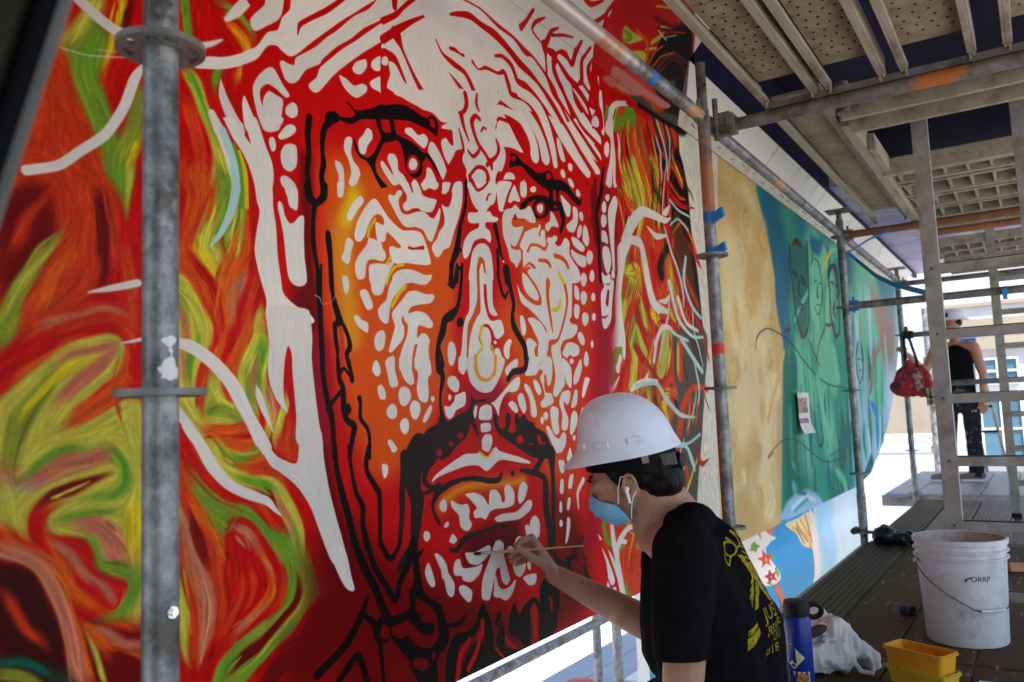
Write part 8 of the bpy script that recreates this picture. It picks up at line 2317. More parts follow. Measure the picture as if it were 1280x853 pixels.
b = MB(); b.path([(-4.9, 6.2, -3.0), (-4.86, 6.2, -1.8), (-4.92, 6.22, -.6), (-4.85, 6.2, .4)], [.10, .085, .08, .07], 14)
t = thing("tree", "slim brown tree trunk outdoors, seen below the mural's bottom edge", "tree", (-4.9, 6.2, -3.0)); b.build("trunk", M_bark, t, smooth=True)
b = MB()
for k in range(700):
    v = Vector(rng.normal(0, 1, 3)); v = v.normalized() * (rng.random() ** .4)
    c = Vector((-4.85, 6.2, 1.7)) + Vector((v.x * 1.1, v.y * 1.1, v.z * 1.0)); u = Vector(rng.normal(0, 1, 3)).normalized(); q = u.orthogonal().normalized()
    b.add([c + u * .11, c + q * .05, c - u * .11, c - q * .05], [(0, 1, 2, 3)])
b.build("crown", mat("foliage", (.05, .09, .03), (.08, .13, .04), 3, .7), t)['kind'] = 'stuff'
# ------------------------------------------------------------------ ladder in the hatch, and the farther one
def ladder(loc, z0, z1, wd, rungs, label, rw=.055, rd=.026):
    x, y = loc
    t = thing("ladder", label, "ladder", (x, y, z0), "aluminium ladders")
    for xx in (x, x + wd):
        b = MB()
        b.box((xx - rw / 2, y - rd / 2, z0), (xx + rw / 2, y - rd / 2 + .004, z1))
        b.box((xx - rw / 2, y - rd / 2 + .004, z0), (xx - rw / 2 + .004, y + rd, z1)); b.box((xx + rw / 2 - .004, y - rd / 2 + .004, z0), (xx + rw / 2, y + rd, z1))
        rl = b.build("rail", M_alu, t, bevel=.001)
        b = MB()
        for z in rungs:
            b.tube((xx, y - rd / 2 - .002, z), (xx, y - rd / 2, z), .005, n=10)
        b.build("rivet", M_dark, rl)['kind'] = 'stuff'
        b = MB(); b.box((xx - rw / 2 - .003, y - rd / 2 - .003, z0 - .006), (xx + rw / 2 + .003, y + rd + .003, z0 + .03)); b.build("foot", M_black, rl)
    for z in rungs:
        b = MB(); b.box((x + rw / 2, y - .012, z - .021), (x + wd - rw / 2, y + .020, z + .016)); b.box((x + rw / 2, y - .011, z + .0165), (x + wd - rw / 2, y + .019, z + .0195), 1)
        b.build("rung", [M_alu, M_dark], t, bevel=.002)
    return t
ladder((-.332, 3.68), .006, 2.055, .349, [.115, .375, .625, .872, 1.13, 1.395], "aluminium ladder standing in the hatch in front of the worker in the black tank top", .060)
ladder((-.228, 7.0), .006, 2.35, .42, [.25, .50, .75, 1.0, 1.25, 1.5, 1.75, 2.0], "farther, smaller-looking aluminium ladder right of the worker in the tank top", .06)
t = thing("stepladder", "slim stepladder with a blue top behind the worker's right arm", "stepladder", (-.45, 11.2, 0))
for sx in (0, .22):
    b = MB(); b.tube((-.62 + sx, 11.2, .01), (-.78 + sx * .75, 11.0, 1.55), .018, n=10); b.build("rail", M_alu, t)
for k in range(5):
    f = .12 + k * .19; b = MB(); b.obox((-.62 - .16 * f + .11 * (1 - .12 * f), 11.2 - .2 * f, .01 + 1.54 * f), (.10, 0, 0), (0, .03, 0), (0, 0, .012)); b.build("tread", M_black, t)
b = MB(); b.box((-.80, 10.95, 1.54), (-.60, 11.06, 1.59)); b.build("top_cap", M_blue, t)
t = thing("toolbox", "red toolbox on the far deck at the right edge", "toolbox", (-.02, 10.0, .3))
b = MB(); b.box((-.04, 9.9, .36), (.5, 10.25, .62)); b.build("box", M_red, t, bevel=.01)
b = MB(); b.box((-.045, 9.895, .625), (.505, 10.255, .66)); b.build("lid", M_black, t); b = MB(); b.box((-.02, 9.95, .003), (.03, 10.2, .355)); b.box((.42, 9.95, .003), (.47, 10.2, .355)); b.build("stand", M_black, t)
# barrier pole striped red and white far behind the bag
t = thing("striped_pole", "outdoor scaffold pole with red and white tape left of the near ladder", "pole", (-1.32, 13.0, -3))
b = MB(); b.tube((-1.32, 13.0, -3), (-1.32, 13.0, 2.2), .04, n=14); b.build("pole", M_galv, t, smooth=True)
b = MB(); b.box((-1.27, 13.0, -.2), (-1.19, 13.01, 1.05)); b.build("tape", mat("faded_red_tape", (.60, .22, .20), (.72, .40, .36), 4, .6), t)
for z in (1.45, .85, .2):
    b = MB(); b.obox((-1.32, 12.97, z), (.06, 0, 0), (0, .06, 0), (0, 0, .05)); b.build("coupler", M_galvd, t)
# diagonal channel close to the camera, top left
t = thing("channel_brace", "dark blurred steel channel leaning across the top left corner close to the camera", "scaffold brace", (-.52, .25, 1.0))
A_, B_ = Vector((-.355, .31, 1.505)), Vector((-.58, .22, .83))
dv = (B_ - A_).normalized()
nv = Vector((.539, -.837, -.095))
sv = Vector((-.838, -.544, .04))
sv = (sv - dv * sv.dot(dv)).normalized()
nv = dv.cross(sv).normalized()
if nv.x < 0:
    nv = -nv
M_br = mat("dark_brown_brace", (.022, .018, .012), (.04, .033, .024), 10, .7, spec=.08)
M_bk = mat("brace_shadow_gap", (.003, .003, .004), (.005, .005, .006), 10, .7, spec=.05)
b = MB(); b.prism([A_ + sv * .036 - nv * .012, A_ + sv * .30 - nv * .012, B_ + sv * .30 - nv * .012, B_ + sv * .036 - nv * .012], -nv * .02); b.build("web", M_br, t)
b = MB(); b.prism([A_, A_ + sv * .0055, B_ + sv * .0055, B_], -nv * .004); b.build("flange", mat("grey_brace_edge", (.10, .10, .095), (.15, .15, .14), 20, .5, .2), t)
b = MB(); b.prism([A_ + sv * .0045 - nv * .005, A_ + sv * .040 - nv * .020, B_ + sv * .040 - nv * .020, B_ + sv * .0045 - nv * .005], -nv * .004); b.build("gap_shade", M_bk, t)  # near-black strip painted as the shaded gap between edge and web
# blue ribbons hanging near the third and fourth posts
def ribbon(pts, wd, label):
    P = [[Vector(p) + Vector((0, 0, wd / 2)), Vector(p) + Vector((0, .004, -wd / 2))] for p in pts]
    b = MB(); b.grid(P)
    o = b.build("tape_ribbon", M_blue, fix=False)
    sld = o.modifiers.new("thick", 'SOLIDIFY'); sld.thickness = .0012
    return tag(o, label, "tape")
ribbon([(-.99, 5.63, 1.86), (-.931, 5.627, 1.79), (-.792, 5.375, 1.642), (-.671, 5.105, 1.546), (-.528, 4.73, 1.454), (-.40, 4.50, 1.385)], .03, "loose blue ribbon of tape sagging from the third post towards the ladder")
ribbon([(-1.0, 5.60, 1.84), (-.85, 5.62, 1.92), (-.70, 5.64, 1.97)], .012, "thin pale blue line slanting up from the third post to the rusty tube")

# unseen sheet added behind the camera to cut the light from there
b = MB()
P = [[(-1.2 + i * .2, -2.16 + .03 * math.sin(i * 1.7 + j * .6), -2.9 + j * .4) for i in range(18)] for j in range(15)]
b.grid(P)
o = b.build("light_block_sheet", mat("dark_green_light_block", (.03, .06, .05), (.05, .09, .07), 4, .8), smooth=True, fix=False)
o.modifiers.new("t", 'SOLIDIFY').thickness = .003
tag(o, "unseen dark green sheet added behind the viewer to block light", "sheeting")

# dried drips and scraps scattered over the boards
b = MB()
for k in range(170):
    x, y = rng.uniform(-.98, .6), rng.uniform(2.3, 6.8)
    if 3.09 < y < 3.12 or 5.66 < y < 5.76:
        continue
    r0 = rng.uniform(.002, .009) * (1 if rng.random() < .9 else 2)
    n_ = 7
    a0 = rng.uniform(0, 6)
    b.add([(x + r0 * rng.uniform(.6, 1.2) * math.cos(a0 + a * 2 * math.pi / n_), y + r0 * rng.uniform(.6, 1.5) * math.sin(a0 + a * 2 * math.pi / n_), .0012) for a in range(n_)], [tuple(range(n_))], int(rng.integers(0, 4)))
tag(b.build("paint_flecks", [M_white, mat("grey_fleck", (.22, .20, .18)), mat("red_fleck", (.30, .03, .02)), mat("dark_fleck", (.012, .010, .008))], fix=False), "dried paint flecks and grit scattered over the deck boards", "paint flecks", kind='stuff')
# ------------------------------------------------------------------ organic shapes: overlapping rounded pieces fused into one skin
def capsule(mb, p0, r0, p1, r1, n=18, flat1=False, sq=None):
    p0, p1 = Vector(p0), Vector(p1)
    d = p1 - p0
    L = d.length
    d = d.normalized() if L > 1e-6 else Vector((0, 0, 1))
    u = d.orthogonal().normalized()
    if sq:
        u = Vector(sq[0]); u = (u - d * u.dot(d)).normalized()
    q = d.cross(u)
    k = sq[1] if sq else 1.0
    rings = []
    for i in range(7):
        a = -math.pi / 2 + i * math.pi / 12
        rings.append((p0 + d * (r0 * math.sin(a)), max(r0 * math.cos(a), r0 * .02)))
    for i in range(1, 6):
        rings.append((p0.lerp(p1, i / 6), r0 + (r1 - r0) * i / 6))
    for i in range(7):
        a = i * math.pi / 12
        rings.append((p1, r1 * (1 if i == 0 else max(.02, 1 - i / 6))) if flat1 else (p1 + d * (r1 * math.sin(a)), max(r1 * math.cos(a), r1 * .02)))
    vs, fs = [], []
    for c, r in rings:
        for j in range(n):
            t = 2 * math.pi * j / n
            vs.append(c + u * (math.cos(t) * r) + q * (math.sin(t) * r * k))
    m = len(rings)
    for i in range(m - 1):
        for j in range(n):
            fs.append((i * n + j, i * n + (j + 1) % n, (i + 1) * n + (j + 1) % n, (i + 1) * n + j))
    fs += [tuple(range(n - 1, -1, -1)), tuple(range((m - 1) * n, m * n))]
    mb.add(vs, fs)
def ellipsoid(mb, c, ax, ay, az, n=20):
    c, ax, ay, az = map(Vector, (c, ax, ay, az))
    vs, fs = [], []
    for i in range(n + 1):
        a = -math.pi / 2 + math.pi * i / n
        ca, sa = max(math.cos(a), .01), math.sin(a)
        for j in range(n):
            t = 2 * math.pi * j / n
            vs.append(c + ax * (ca * math.cos(t)) + ay * (ca * math.sin(t)) + az * sa)
    for i in range(n):
        for j in range(n):
            fs.append((i * n + j, i * n + (j + 1) % n, (i + 1) * n + (j + 1) % n, (i + 1) * n + j))
    fs += [tuple(range(n - 1, -1, -1)), tuple(range(n * n, (n + 1) * n))]
    mb.add(vs, fs)
def fuse(mb, name, m, parent, voxel=.004, it=5, fac=.5, warp=None, loc=None, mats=None):
    o = mb.build(name, m, parent, loc=loc)
    rm_ = o.modifiers.new("fuse", 'REMESH')
    rm_.mode = 'VOXEL'
    rm_.voxel_size = voxel
    s = o.modifiers.new("soft", 'SMOOTH')
    s.factor = fac
    s.iterations = it
    bpy.context.view_layer.update()
    dg = bpy.context.evaluated_depsgraph_get()
    me = bpy.data.meshes.new_from_object(o.evaluated_get(dg))
    o.modifiers.clear()
    o.data = me
    me.name = name
    n = len(me.vertices)
    if warp:
        co = np.empty(n * 3, np.float32)
        me.vertices.foreach_get("co", co)
        no = np.empty(n * 3, np.float32)
        me.vertices.foreach_get("normal", no)
        co = warp(co.reshape(-1, 3), no.reshape(-1, 3))
        me.vertices.foreach_set("co", np.asarray(co, np.float32).ravel())
    me.polygons.foreach_set("use_smooth", [True] * len(me.polygons))
    me.update()
    return o
def wrinkle(amp, fr, stretch=(1, 1, 1), seed=0.0):
    def f(co, no):
        out = co.copy()
        for i in range(len(co)):
            p = Vector((co[i][0] * fr * stretch[0] + seed, co[i][1] * fr * stretch[1] + seed, co[i][2] * fr * stretch[2]))
            h = mnoise.noise(p) + .5 * mnoise.noise(p * 2.3)
            out[i] += no[i] * (amp * h)
        return out
    return f
CX, CY, CZ = Vector(XA), Vector(YA), Vector(ZA)
# ------------------------------------------------------------------ the painter, seated on the deck, left side towards us
# axes of his head: F out of the face, U out of the crown, S out of his left ear
PL = Vector((-0.7401, 1.9971, 0.1161))
painter = thing("person", "painter in blue face mask and black printed T-shirt brushing white onto the mural's chin", "person", (PL.x, PL.y, 0))
F = (CX * -.875 - CY * .41 - CZ * .26).normalized()
U = CX * -.42 + CY * .907
U = (U - F * U.dot(F)).normalized()
S = U.cross(F)
if S.dot(CZ) < 0:
    S = -S
HC = Vector((-0.8437, 1.8001, 0.7399))
hp = lambda f, u, s=0.0: HC + F * f + U * u + S * s
bd = MB()
ellipsoid(bd, hp(-.010, .018), F * .097, S * .075, U * .092)
ellipsoid(bd, hp(.040, -.040), F * .062, S * .062, U * .075)
ellipsoid(bd, hp(.052, -.085), F * .044, S * .046, U * .036)
ellipsoid(bd, hp(.082, -.012), F * .022, S * .052, U * .016)
ellipsoid(bd, hp(.075, -.052, .026), F * .026, S * .022, U * .024)
ellipsoid(bd, hp(.075, -.052, -.026), F * .026, S * .022, U * .024)
capsule(bd, hp(.098, -.022), .010, hp(.120, -.062), .014, 12)
capsule(bd, hp(.090, -.085, -.012), .009, hp(.090, -.085, .012), .009, 10)
capsule(bd, hp(.000, -.045, .052), .020, hp(.060, -.100, .030), .014, 12)
capsule(bd, hp(.000, -.045, -.052), .020, hp(.060, -.100, -.030), .014, 12)
# ear
EB = hp(.004, -.030, .074)
for k in range(9):
    a, a2 = -.9 + k * .5, -.9 + (k + 1) * .5
    e = lambda q: EB + U * (.026 * math.sin(q + .3)) - F * (.016 * math.cos(q) + .004) + S * (.008 + .005 * abs(math.cos(q)))
    capsule(bd, e(a), .0048, e(a2), .0048, 8)
ellipsoid(bd, EB - S * .002, F * .012, S * .006, U * .022)
ellipsoid(bd, EB - U * .026 + F * .004 + S * .005, F * .007, S * .005, U * .009)
# neck, shoulders
NB, C7 = Vector((-0.8043, 1.8808, 0.5670)), Vector((-0.7373, 1.8988, 0.5786))
capsule(bd, hp(-.030, -.040), .060, NB, .063)
capsule(bd, hp(-.034, -.030), .044, C7, .056)
SL, SR = Vector((-0.6746, 1.7279, 0.5455)), Vector((-0.8054, 2.0829, 0.4648))
capsule(bd, NB, .062, SL, .055); capsule(bd, NB, .062, SR, .055)
capsule(bd, C7, .06, Vector((-0.7215, 1.9447, 0.3680)), .10)
# left arm hanging beside the body
EL = Vector((-0.6817, 1.6590, 0.2685))
WL = Vector((-0.8564, 1.7543, 0.1216))
capsule(bd, SL, .054, EL, .042); capsule(bd, EL, .042, WL, .028)
capsule(bd, WL, .030, WL + (WL - EL).normalized() * .07, .032, sq=((0, 0, 1), .6))
for k in range(4):
    q = WL + (WL - EL).normalized() * .09 + CY * (.018 - .012 * k)
    capsule(bd, q, .009, q + (WL - EL).normalized() * (.05 - .004 * abs(k - 1)) - CY * .02, .007, 8)
# right arm reaching to the wall
ER, WR = Vector((-0.9408, 2.1623, 0.2589)), Vector((-1.2246, 2.0825, 0.4055))
capsule(bd, SR, .052, ER, .046)
capsule(bd, ER, .047, ER.lerp(WR, .35), .046); capsule(bd, ER.lerp(WR, .35), .046, WR, .029, sq=(CY, .82))
KN = [Vector((-1.2602, 2.0170, 0.5178)), Vector((-1.2714, 2.0422, 0.4955)), Vector((-1.2761, 2.0658, 0.4712)), Vector((-1.2759, 2.0863, 0.4496))]
for k in KN:
    capsule(bd, WR, .021, k, .0135, 12)
TB = Vector((-1.2285, 2.0464, 0.4386))
capsule(bd, WR, .022, TB, .018, 12)
FIN = [(KN[0], Vector((-1.2728, 1.9853, 0.5150)), Vector((-1.2777, 1.9712, 0.5057)), Vector((-1.2799, 1.9653, 0.4932)), (.0115, .010, .0085, .0072)),
       (KN[1], Vector((-1.2949, 2.0097, 0.4902)), Vector((-1.3059, 1.9920, 0.4788)), Vector((-1.3108, 1.9779, 0.4696)), (.0115, .010, .0086, .0074)),
       (KN[2], Vector((-1.3023, 2.0371, 0.4697)), Vector((-1.3146, 2.0125, 0.4593)), Vector((-1.3194, 1.9982, 0.4523)), (.011, .0095, .0082, .007)),
       (KN[3], Vector((-1.3002, 2.0586, 0.4504)), Vector((-1.3125, 2.0337, 0.4423)), Vector((-1.3170, 2.0191, 0.4400)), (.010, .0085, .0074, .0065)),
       (TB, Vector((-1.2468, 2.0081, 0.4617)), Vector((-1.2588, 1.9736, 0.4864)), Vector((-1.2700, 1.9588, 0.5014)), (.0165, .0125, .0105, .0085))]
for a, b_, c, d, r in FIN:
    capsule(bd, a, r[0], b_, r[1], 10); capsule(bd, b_, r[1], c, r[2], 10); capsule(bd, c, r[2], d, r[3], 10)
fuse(bd, "body", M_skin, painter, .0032, 4, .5)
# hair
hb = MB()
ellipsoid(hb, hp(-.022, .022), F * .099, S * .083, U * .094)
ellipsoid(hb, hp(-.060, -.020), F * .060, S * .073, U * .070)
ellipsoid(hb, hp(-.072, -.058), F * .042, S * .062, U * .050)
ellipsoid(hb, hp(-.030, -.030), F * .050, S * .0765, U * .045)
ellipsoid(hb, hp(.036, .058), F * .056, S * .074, U * .046)
capsule(hb, hp(.034, .020, .069), .012, hp(.026, -.022, .071), .006, 10)
capsule(hb, hp(.034, .020, -.069), .012, hp(.026, -.022, -.071), .006, 10)
capsule(hb, hp(.102, .002, .012), .0045, hp(.088, .003, .048), .003, 8)
capsule(hb, hp(.102, .002, -.012), .0045, hp(.088, .003, -.048), .003, 8)
ellipsoid(hb, hp(-.050, -.050), F * .050, S * .070, U * .052)
ellipsoid(hb, hp(-.010, .012), F * .056, S * .0795, U * .050)
fuse(hb, "hair", M_hair, painter, .0035, 4, .5, wrinkle(.0022, 70, (1, 1, .4)))
# eye
b = MB(); ellipsoid(b, hp(.083, -.018, .032), F * .010, S * .012, U * .008, 10); b.build("eye", M_white, painter, smooth=True)
# hard hat
HF = (CX * -.93 - CY * .20 - CZ * .25).normalized()
HU = CX * -.21 + CY * .977; HU = (HU - HF * HU.dot(HF)).normalized()
HS = HU.cross(HF)
if HS.dot(CZ) < 0:
    HS = -HS
HO = Vector((-0.8389, 1.7937, 0.7706))
def hatpt(t, v, grow=0.0):
    """t round the rim from the front, v from rim (0) to crown (1)"""
    a, bb, hh = .117, .100, .140
    cv = math.cos(v * math.pi / 2) ** .80
    sv_ = math.sin(v * math.pi / 2) ** .95
    br = 0.0
    if v < .14:
        fl = (1 - v / .14) ** 1.5
        br = (.010 + .036 * max(0, math.cos(t)) ** 2.2) * fl
    rr = 1 + grow
    fr_ = .5 + .5 * math.cos(t)
    cv = math.cos(v * math.pi / 2) ** (.95 - .33 * fr_)
    x = math.cos(t) * (a * cv * rr + br) + .006 * v
    y = math.sin(t) * (bb * cv * rr + br * .7)
    rid = .004 * math.exp(-(math.sin(t) * cv * 7) ** 2) * min(1, v * 3)
    z = hh * sv_ * rr + rid - (.010 * max(0, math.cos(t)) ** 3 if v < .14 else 0) * (1 - v / .14 if v < .14 else 0)
    return HO + HF * x + HS * y + HU * z
b = MB()
NT = 72
vs_ = [0, .02, .05, .09, .14, .2, .28, .38, .5, .62, .74, .85, .94, .999]
b.grid([[hatpt(2 * math.pi * j / NT, v) for j in range(NT + 1)] for v in vs_])
hatp = b.build("hard_hat", M_helm, painter, smooth=True)
hatp.modifiers.remove(hatp.modifiers["edges"])
sl = hatp.modifiers.new("thick", 'SOLIDIFY'); sl.thickness = .003; sl.offset = -1
sb_ = hatp.modifiers.new("smooth", 'SUBSURF'); sb_.levels = 1; sb_.render_levels = 1
for tt in (.5 * math.pi + .30, .5 * math.pi - .36, .5 * math.pi - 1.0, -.5 * math.pi + .3, -.5 * math.pi - .3):
    c = hatpt(tt, .17)
    tg = (hatpt(tt + .05, .17) - hatpt(tt - .05, .17)).normalized()
    up = (hatpt(tt, .23) - hatpt(tt, .15)).normalized()
    nn_ = tg.cross(up).normalized()
    if nn_.dot(c - HO) < 0:
        nn_ = -nn_
    b = MB(); b.obox(c + nn_ * .001, tg * .016, up * .0065, nn_ * .0035); b.build("lug", M_helm, hatp, bevel=.002)
b = MB()
P = []
for i in range(2):
    P.append([HO + HF * math.cos(2 * math.pi * j / 40) * .104 + HS * math.sin(2 * math.pi * j / 40) * .089 + HU * (.004 - i * .030 - .030 * max(0, -math.cos(2 * math.pi * j / 40)) * 1.0) for j in range(41)])
b.grid(P)
hd = b.build("headband", mat("black_headband", (.003, .003, .004), (.005, .005, .006), 9, .6, spec=.08), hatp, fix=False); q = hd.modifiers.new("t", 'SOLIDIFY'); q.thickness = .003
rk = Vector((-0.7350, 1.7705, 0.7543)); u1 = (HF * .75 - HS * .3).normalized()
b = MB(); b.obox(rk, u1 * .026, HS * .007, HU * .014); b.build("strap_plate", mat("grey_strap_plastic", (.10, .095, .09), (.16, .15, .14), 50, .5), hatp, bevel=.002)
rk2 = Vector((-0.7250, 1.7978, 0.7489))
b = MB(); b.tube(rk2 - u1 * .004, rk2 - u1 * .022, .018, .016, 14); b.obox(rk2 - u1 * .014, u1 * .004, HS * .012, HU * .020); b.build("ratchet_knob", M_black, hatp, smooth=True)
b = MB(); P = Vector((-0.7651, 1.7229, 0.7611)); b.obox(P, HF * .0075, HS * .003, HU * .013); b.build("strap_slot", mat("tan_strap", (.22, .19, .15)), hatp)
b = MB(); P = Vector((-0.8671, 1.6981, 0.7689)); b.tube(P + HU * .006, P - HU * .004, .0022, n=8); b.build("clip", M_cord, hatp)
# mask with pleats, loops and the ear bud
prof = [(.108, -.030), (.122, -.050), (.126, -.070), (.117, -.088), (.103, -.108), (.083, -.124), (.060, -.128)]
side = [(.048, -.062), (.046, -.068), (.043, -.076), (.040, -.084), (.036, -.092), (.034, -.100), (.034, -.106)]
rows = []
for i in range(37):
    v = i / 36 * 6
    k = min(int(v), 5); fr = v - k
    pc = [prof[k][z] + (prof[k + 1][z] - prof[k][z]) * fr for z in (0, 1)]
    ps = [side[k][z] + (side[k + 1][z] - side[k][z]) * fr for z in (0, 1)]
    pl = .0050 * (((v * 1.0) % 1.0) - .5) if 1 < v < 5.6 else 0
    row = []
    for j in range(17):
        s_ = j / 8 - 1
        aa = abs(s_) ** 1.5
        ff = pc[0] * (1 - aa) + ps[0] * aa
        uu = pc[1] * (1 - abs(s_) ** 1.2) + ps[1] * abs(s_) ** 1.2
        row.append(hp(ff + .004 + pl * (1 - aa) + .0016 * math.sin(j * 2.1 + i * .9), uu, .068 * math.sin(s_ * 1.35) / math.sin(1.35)))
    rows.append(row)
b = MB(); b.grid(rows)
mk = b.build("face_mask", M_mask, painter, smooth=True, fix=False)
mk.modifiers.remove(mk.modifiers["edges"]); q = mk.modifiers.new("t", 'SOLIDIFY'); q.thickness = .002; 
for s_ in (1, -1):
    b = MB(); b.path([hp(.046, -.062, .069 * s_), hp(.030, -.028, .078 * s_), hp(.012, -.004, .080 * s_), hp(-.008, -.008, .084 * s_)], .0014, 6); b.build("ear_loop", M_cord, mk)
    b = MB(); b.path([hp(.033, -.106, .066 * s_), hp(.020, -.080, .076 * s_), hp(.006, -.058, .082 * s_), hp(-.010, -.045, .084 * s_)], .0014, 6); b.build("ear_loop", M_cord, mk)
b = MB(); ellipsoid(b, EB + S * .010 + F * .006 - U * .004, F * .006, S * .006, U * .006, 10)
b.path([EB + S * .014 + F * .006 - U * .003, EB + S * .015 + F * .009 - U * .020, EB + S * .014 + F * .012 - U * .036], [.0042, .0034, .0032], 10)
b.build("ear_bud", M_cord, painter, smooth=True)
# T-shirt
tb_ = MB()
ln = lambda a, b_, t: Vector(a).lerp(Vector(b_), t)
capsule(tb_, (-0.6793, 1.7493, 0.5400), .074, (-0.6822, 1.8120, 0.3919), .118); capsule(tb_, (-0.6822, 1.8120, 0.3919), .118, (-0.6878, 1.8644, 0.2137), .128)
capsule(tb_, (-0.7756, 2.0404, 0.4817), .090, (-0.7327, 2.0745, 0.3188), .126); capsule(tb_, (-0.7327, 2.0745, 0.3188), .126, (-0.7255, 2.0747, 0.1465), .135)
capsule(tb_, (-0.7220, 1.9026, 0.5261), .098, (-0.6924, 1.9680, 0.3281), .140); capsule(tb_, (-0.6924, 1.9680, 0.3281), .14, (-0.7023, 1.9812, 0.1550), .148)
capsule(tb_, (-0.7725, 1.8731, 0.4998), .080, (-0.7539, 1.9302, 0.3117), .130)
capsule(tb_, (-0.7199, 1.7873, 0.6067), .034, (-0.6883, 1.7397, 0.5740), .066); capsule(tb_, (-0.7699, 1.9621, 0.5729), .045, (-0.8198, 2.0459, 0.4986), .075)
capsule(tb_, (-0.7256, 1.8787, 0.6117), .034, (-0.7138, 1.8898, 0.5808), .05); capsule(tb_, (-0.6889, 1.7956, 0.6050), .052, (-0.7426, 1.9672, 0.5771), .055); capsule(tb_, (-0.7796, 1.9212, 0.5624), .05, (-0.7237, 1.8838, 0.5774), .055)
capsule(tb_, (-0.6642, 1.8307, 0.5403), .074, (-0.6662, 1.8949, 0.3841), .120); capsule(tb_, (-0.7038, 1.9509, 0.5196), .076, (-0.6926, 1.9757, 0.3640), .125)
capsule(tb_, (-0.7237, 1.8838, 0.5774), .050, (-0.7145, 1.9219, 0.5046), .09)
capsule(tb_, (-0.6805, 1.7167, 0.5572), .074, (-0.6757, 1.6494, 0.3880), .060, flat1=True)
capsule(tb_, (-0.6757, 1.6494, 0.3880), .0595, (-0.6711, 1.6448, 0.3494), .0575, flat1=True)
capsule(tb_, SR, .070, ln(SR, ER, .60), .058, flat1=True)
capsule(tb_, (-0.7007, 1.8956, 0.1811), .13, (-0.7603, 2.0482, 0.0776), .13)
shirt = fuse(tb_, "t_shirt", M_shirt, painter, .0048, 6, .5, wrinkle(.0045, 11, (1, 1, .6)))
# printing on the back of the shirt: cut flat, then laid onto the cloth
def lay(o, off):
    sw = o.modifiers.new("lay", 'SHRINKWRAP')
    sw.target = shirt
    sw.wrap_method = 'PROJECT'
    sw.use_negative_direction = True
    sw.use_positive_direction = True
    sw.use_project_z = True
    sw.offset = off
def flat_text(s, size, name="back_print", font_parent=None, extr=0.0):
    cu = bpy.data.curves.new(name, 'FONT')
    cu.body = s
    cu.size = size
    cu.align_x = 'CENTER'
    cu.resolution_u = 3
    o = bpy.data.objects.new(name, cu)
    col.objects.link(o)
    bpy.context.view_layer.update()
    me = bpy.data.meshes.new_from_object(o.evaluated_get(bpy.context.evaluated_depsgraph_get()))
    bpy.data.objects.remove(o)
    return me
from mathutils.bvhtree import BVHTree
def decal(parts, origin, ax, ay, target, m, parent, name, off=.0016, reach=.4):
    """flat outlines (mesh, dx, dy, angle) moved to a plane at origin and dropped along its normal onto the target surface"""
    ax, ay = Vector(ax).normalized(), Vector(ay)
    ay = (ay - ax * ay.dot(ax)).normalized()
    nz_ = ax.cross(ay)
    tm = target.data
    o0 = Vector((0, 0, 0))
    r_ = parent
    while r_.parent:
        r_ = r_.parent
    o0 = Vector(r_.location)
    bv = BVHTree.FromPolygons([v.co + o0 for v in tm.vertices], [tuple(p.vertices) for p in tm.polygons])
    out = MB()
    for me, dx, dy, an in parts:
        bm = bmesh.new()
        bm.from_mesh(me)
        bmesh.ops.triangulate(bm, faces=bm.faces)
        for _ in range(2):
            lg = [e for e in bm.edges if e.calc_length() > .009]
            if lg:
                bmesh.ops.subdivide_edges(bm, edges=lg, cuts=1)
        bmesh.ops.triangulate(bm, faces=bm.faces)
        bm.verts.index_update()
        vs, ok = [], []
        ca, sa = math.cos(an), math.sin(an)
        for v in bm.verts:
            x, y = v.co.x * ca - v.co.y * sa + dx, v.co.x * sa + v.co.y * ca + dy
            p = origin + ax * x + ay * y
            hit = bv.ray_cast(p + nz_ * .12, -nz_, reach)
            ok.append(hit[0] is not None)
            vs.append((hit[0] + hit[1] * off) if hit[0] is not None else p)
        fs = [tuple(v.index for v in f.verts) for f in bm.faces if all(ok[v.index] for v in f.verts)]
        bm.free()
        if fs:
            out.add(vs, fs)
    return out.build(name, m, parent, fix=False)
BO = Vector((-0.6173, 1.9497, 0.4947))
bx_ = (CX * .48 - CZ * .86).normalized()          # across the back, from his left shoulder to his right
by_ = (CY * .955 - CX * .22).normalized()
def slab(pts):
    me = bpy.data.meshes.new("print")
    me.from_pydata([(x, y, 0) for x, y in pts], [], [tuple(range(len(pts)))])
    return me
prt = []
word = "COUNTDOWN"
for i, ch in enumerate(word):
    a = (i - 4) * .20
    prt.append((flat_text(ch, .052), .125 * math.sin(a), .125 * math.cos(a) - .085, -a))
for sg in (1, -1):
    prt.append((slab([(-.012 * sg - .010, -.10), (-.012 * sg + .010, -.10), (.085 * sg + .012, .03), (.085 * sg - .010, .035)]), -.03 * sg, -.02, 0))
    prt.append((slab([(.0, 0), (.012, .004), (.05 * sg + .006, .09), (.05 * sg - .006, .09)]), -.055 * sg, -.105, 0))
prt.append((slab([(-.09, 0), (-.02, .004), (-.02, .020), (-.085, .026)]), -.02, -.175, .2))
prt.append((slab([(-.085, 0), (-.03, .004), (-.03, .014), (-.085, .014)]), -.02, -.155, .1))
for k in range(9):
    prt.append((slab([(-.02, 0), (.016, .006), (.016, .0095), (-.02, .0045)]), (-.045 + k * .009), -.10 + k * .016, .5))
    prt.append((slab([(-.016, 0), (.014, -.006), (.014, -.002), (-.016, .004)]), (.03 - k * .008), -.10 + k * .016, -.3))
prt.append((flat_text("JUSTE", .044), .035, -.155, 0))
prt.append((flat_text("RESCUE", .034), .04, -.190, 0))
prt.append((flat_text("YOU", .030), .05, -.217, 0))
prt.append((flat_text("2018", .030), .03, -.245, 0))
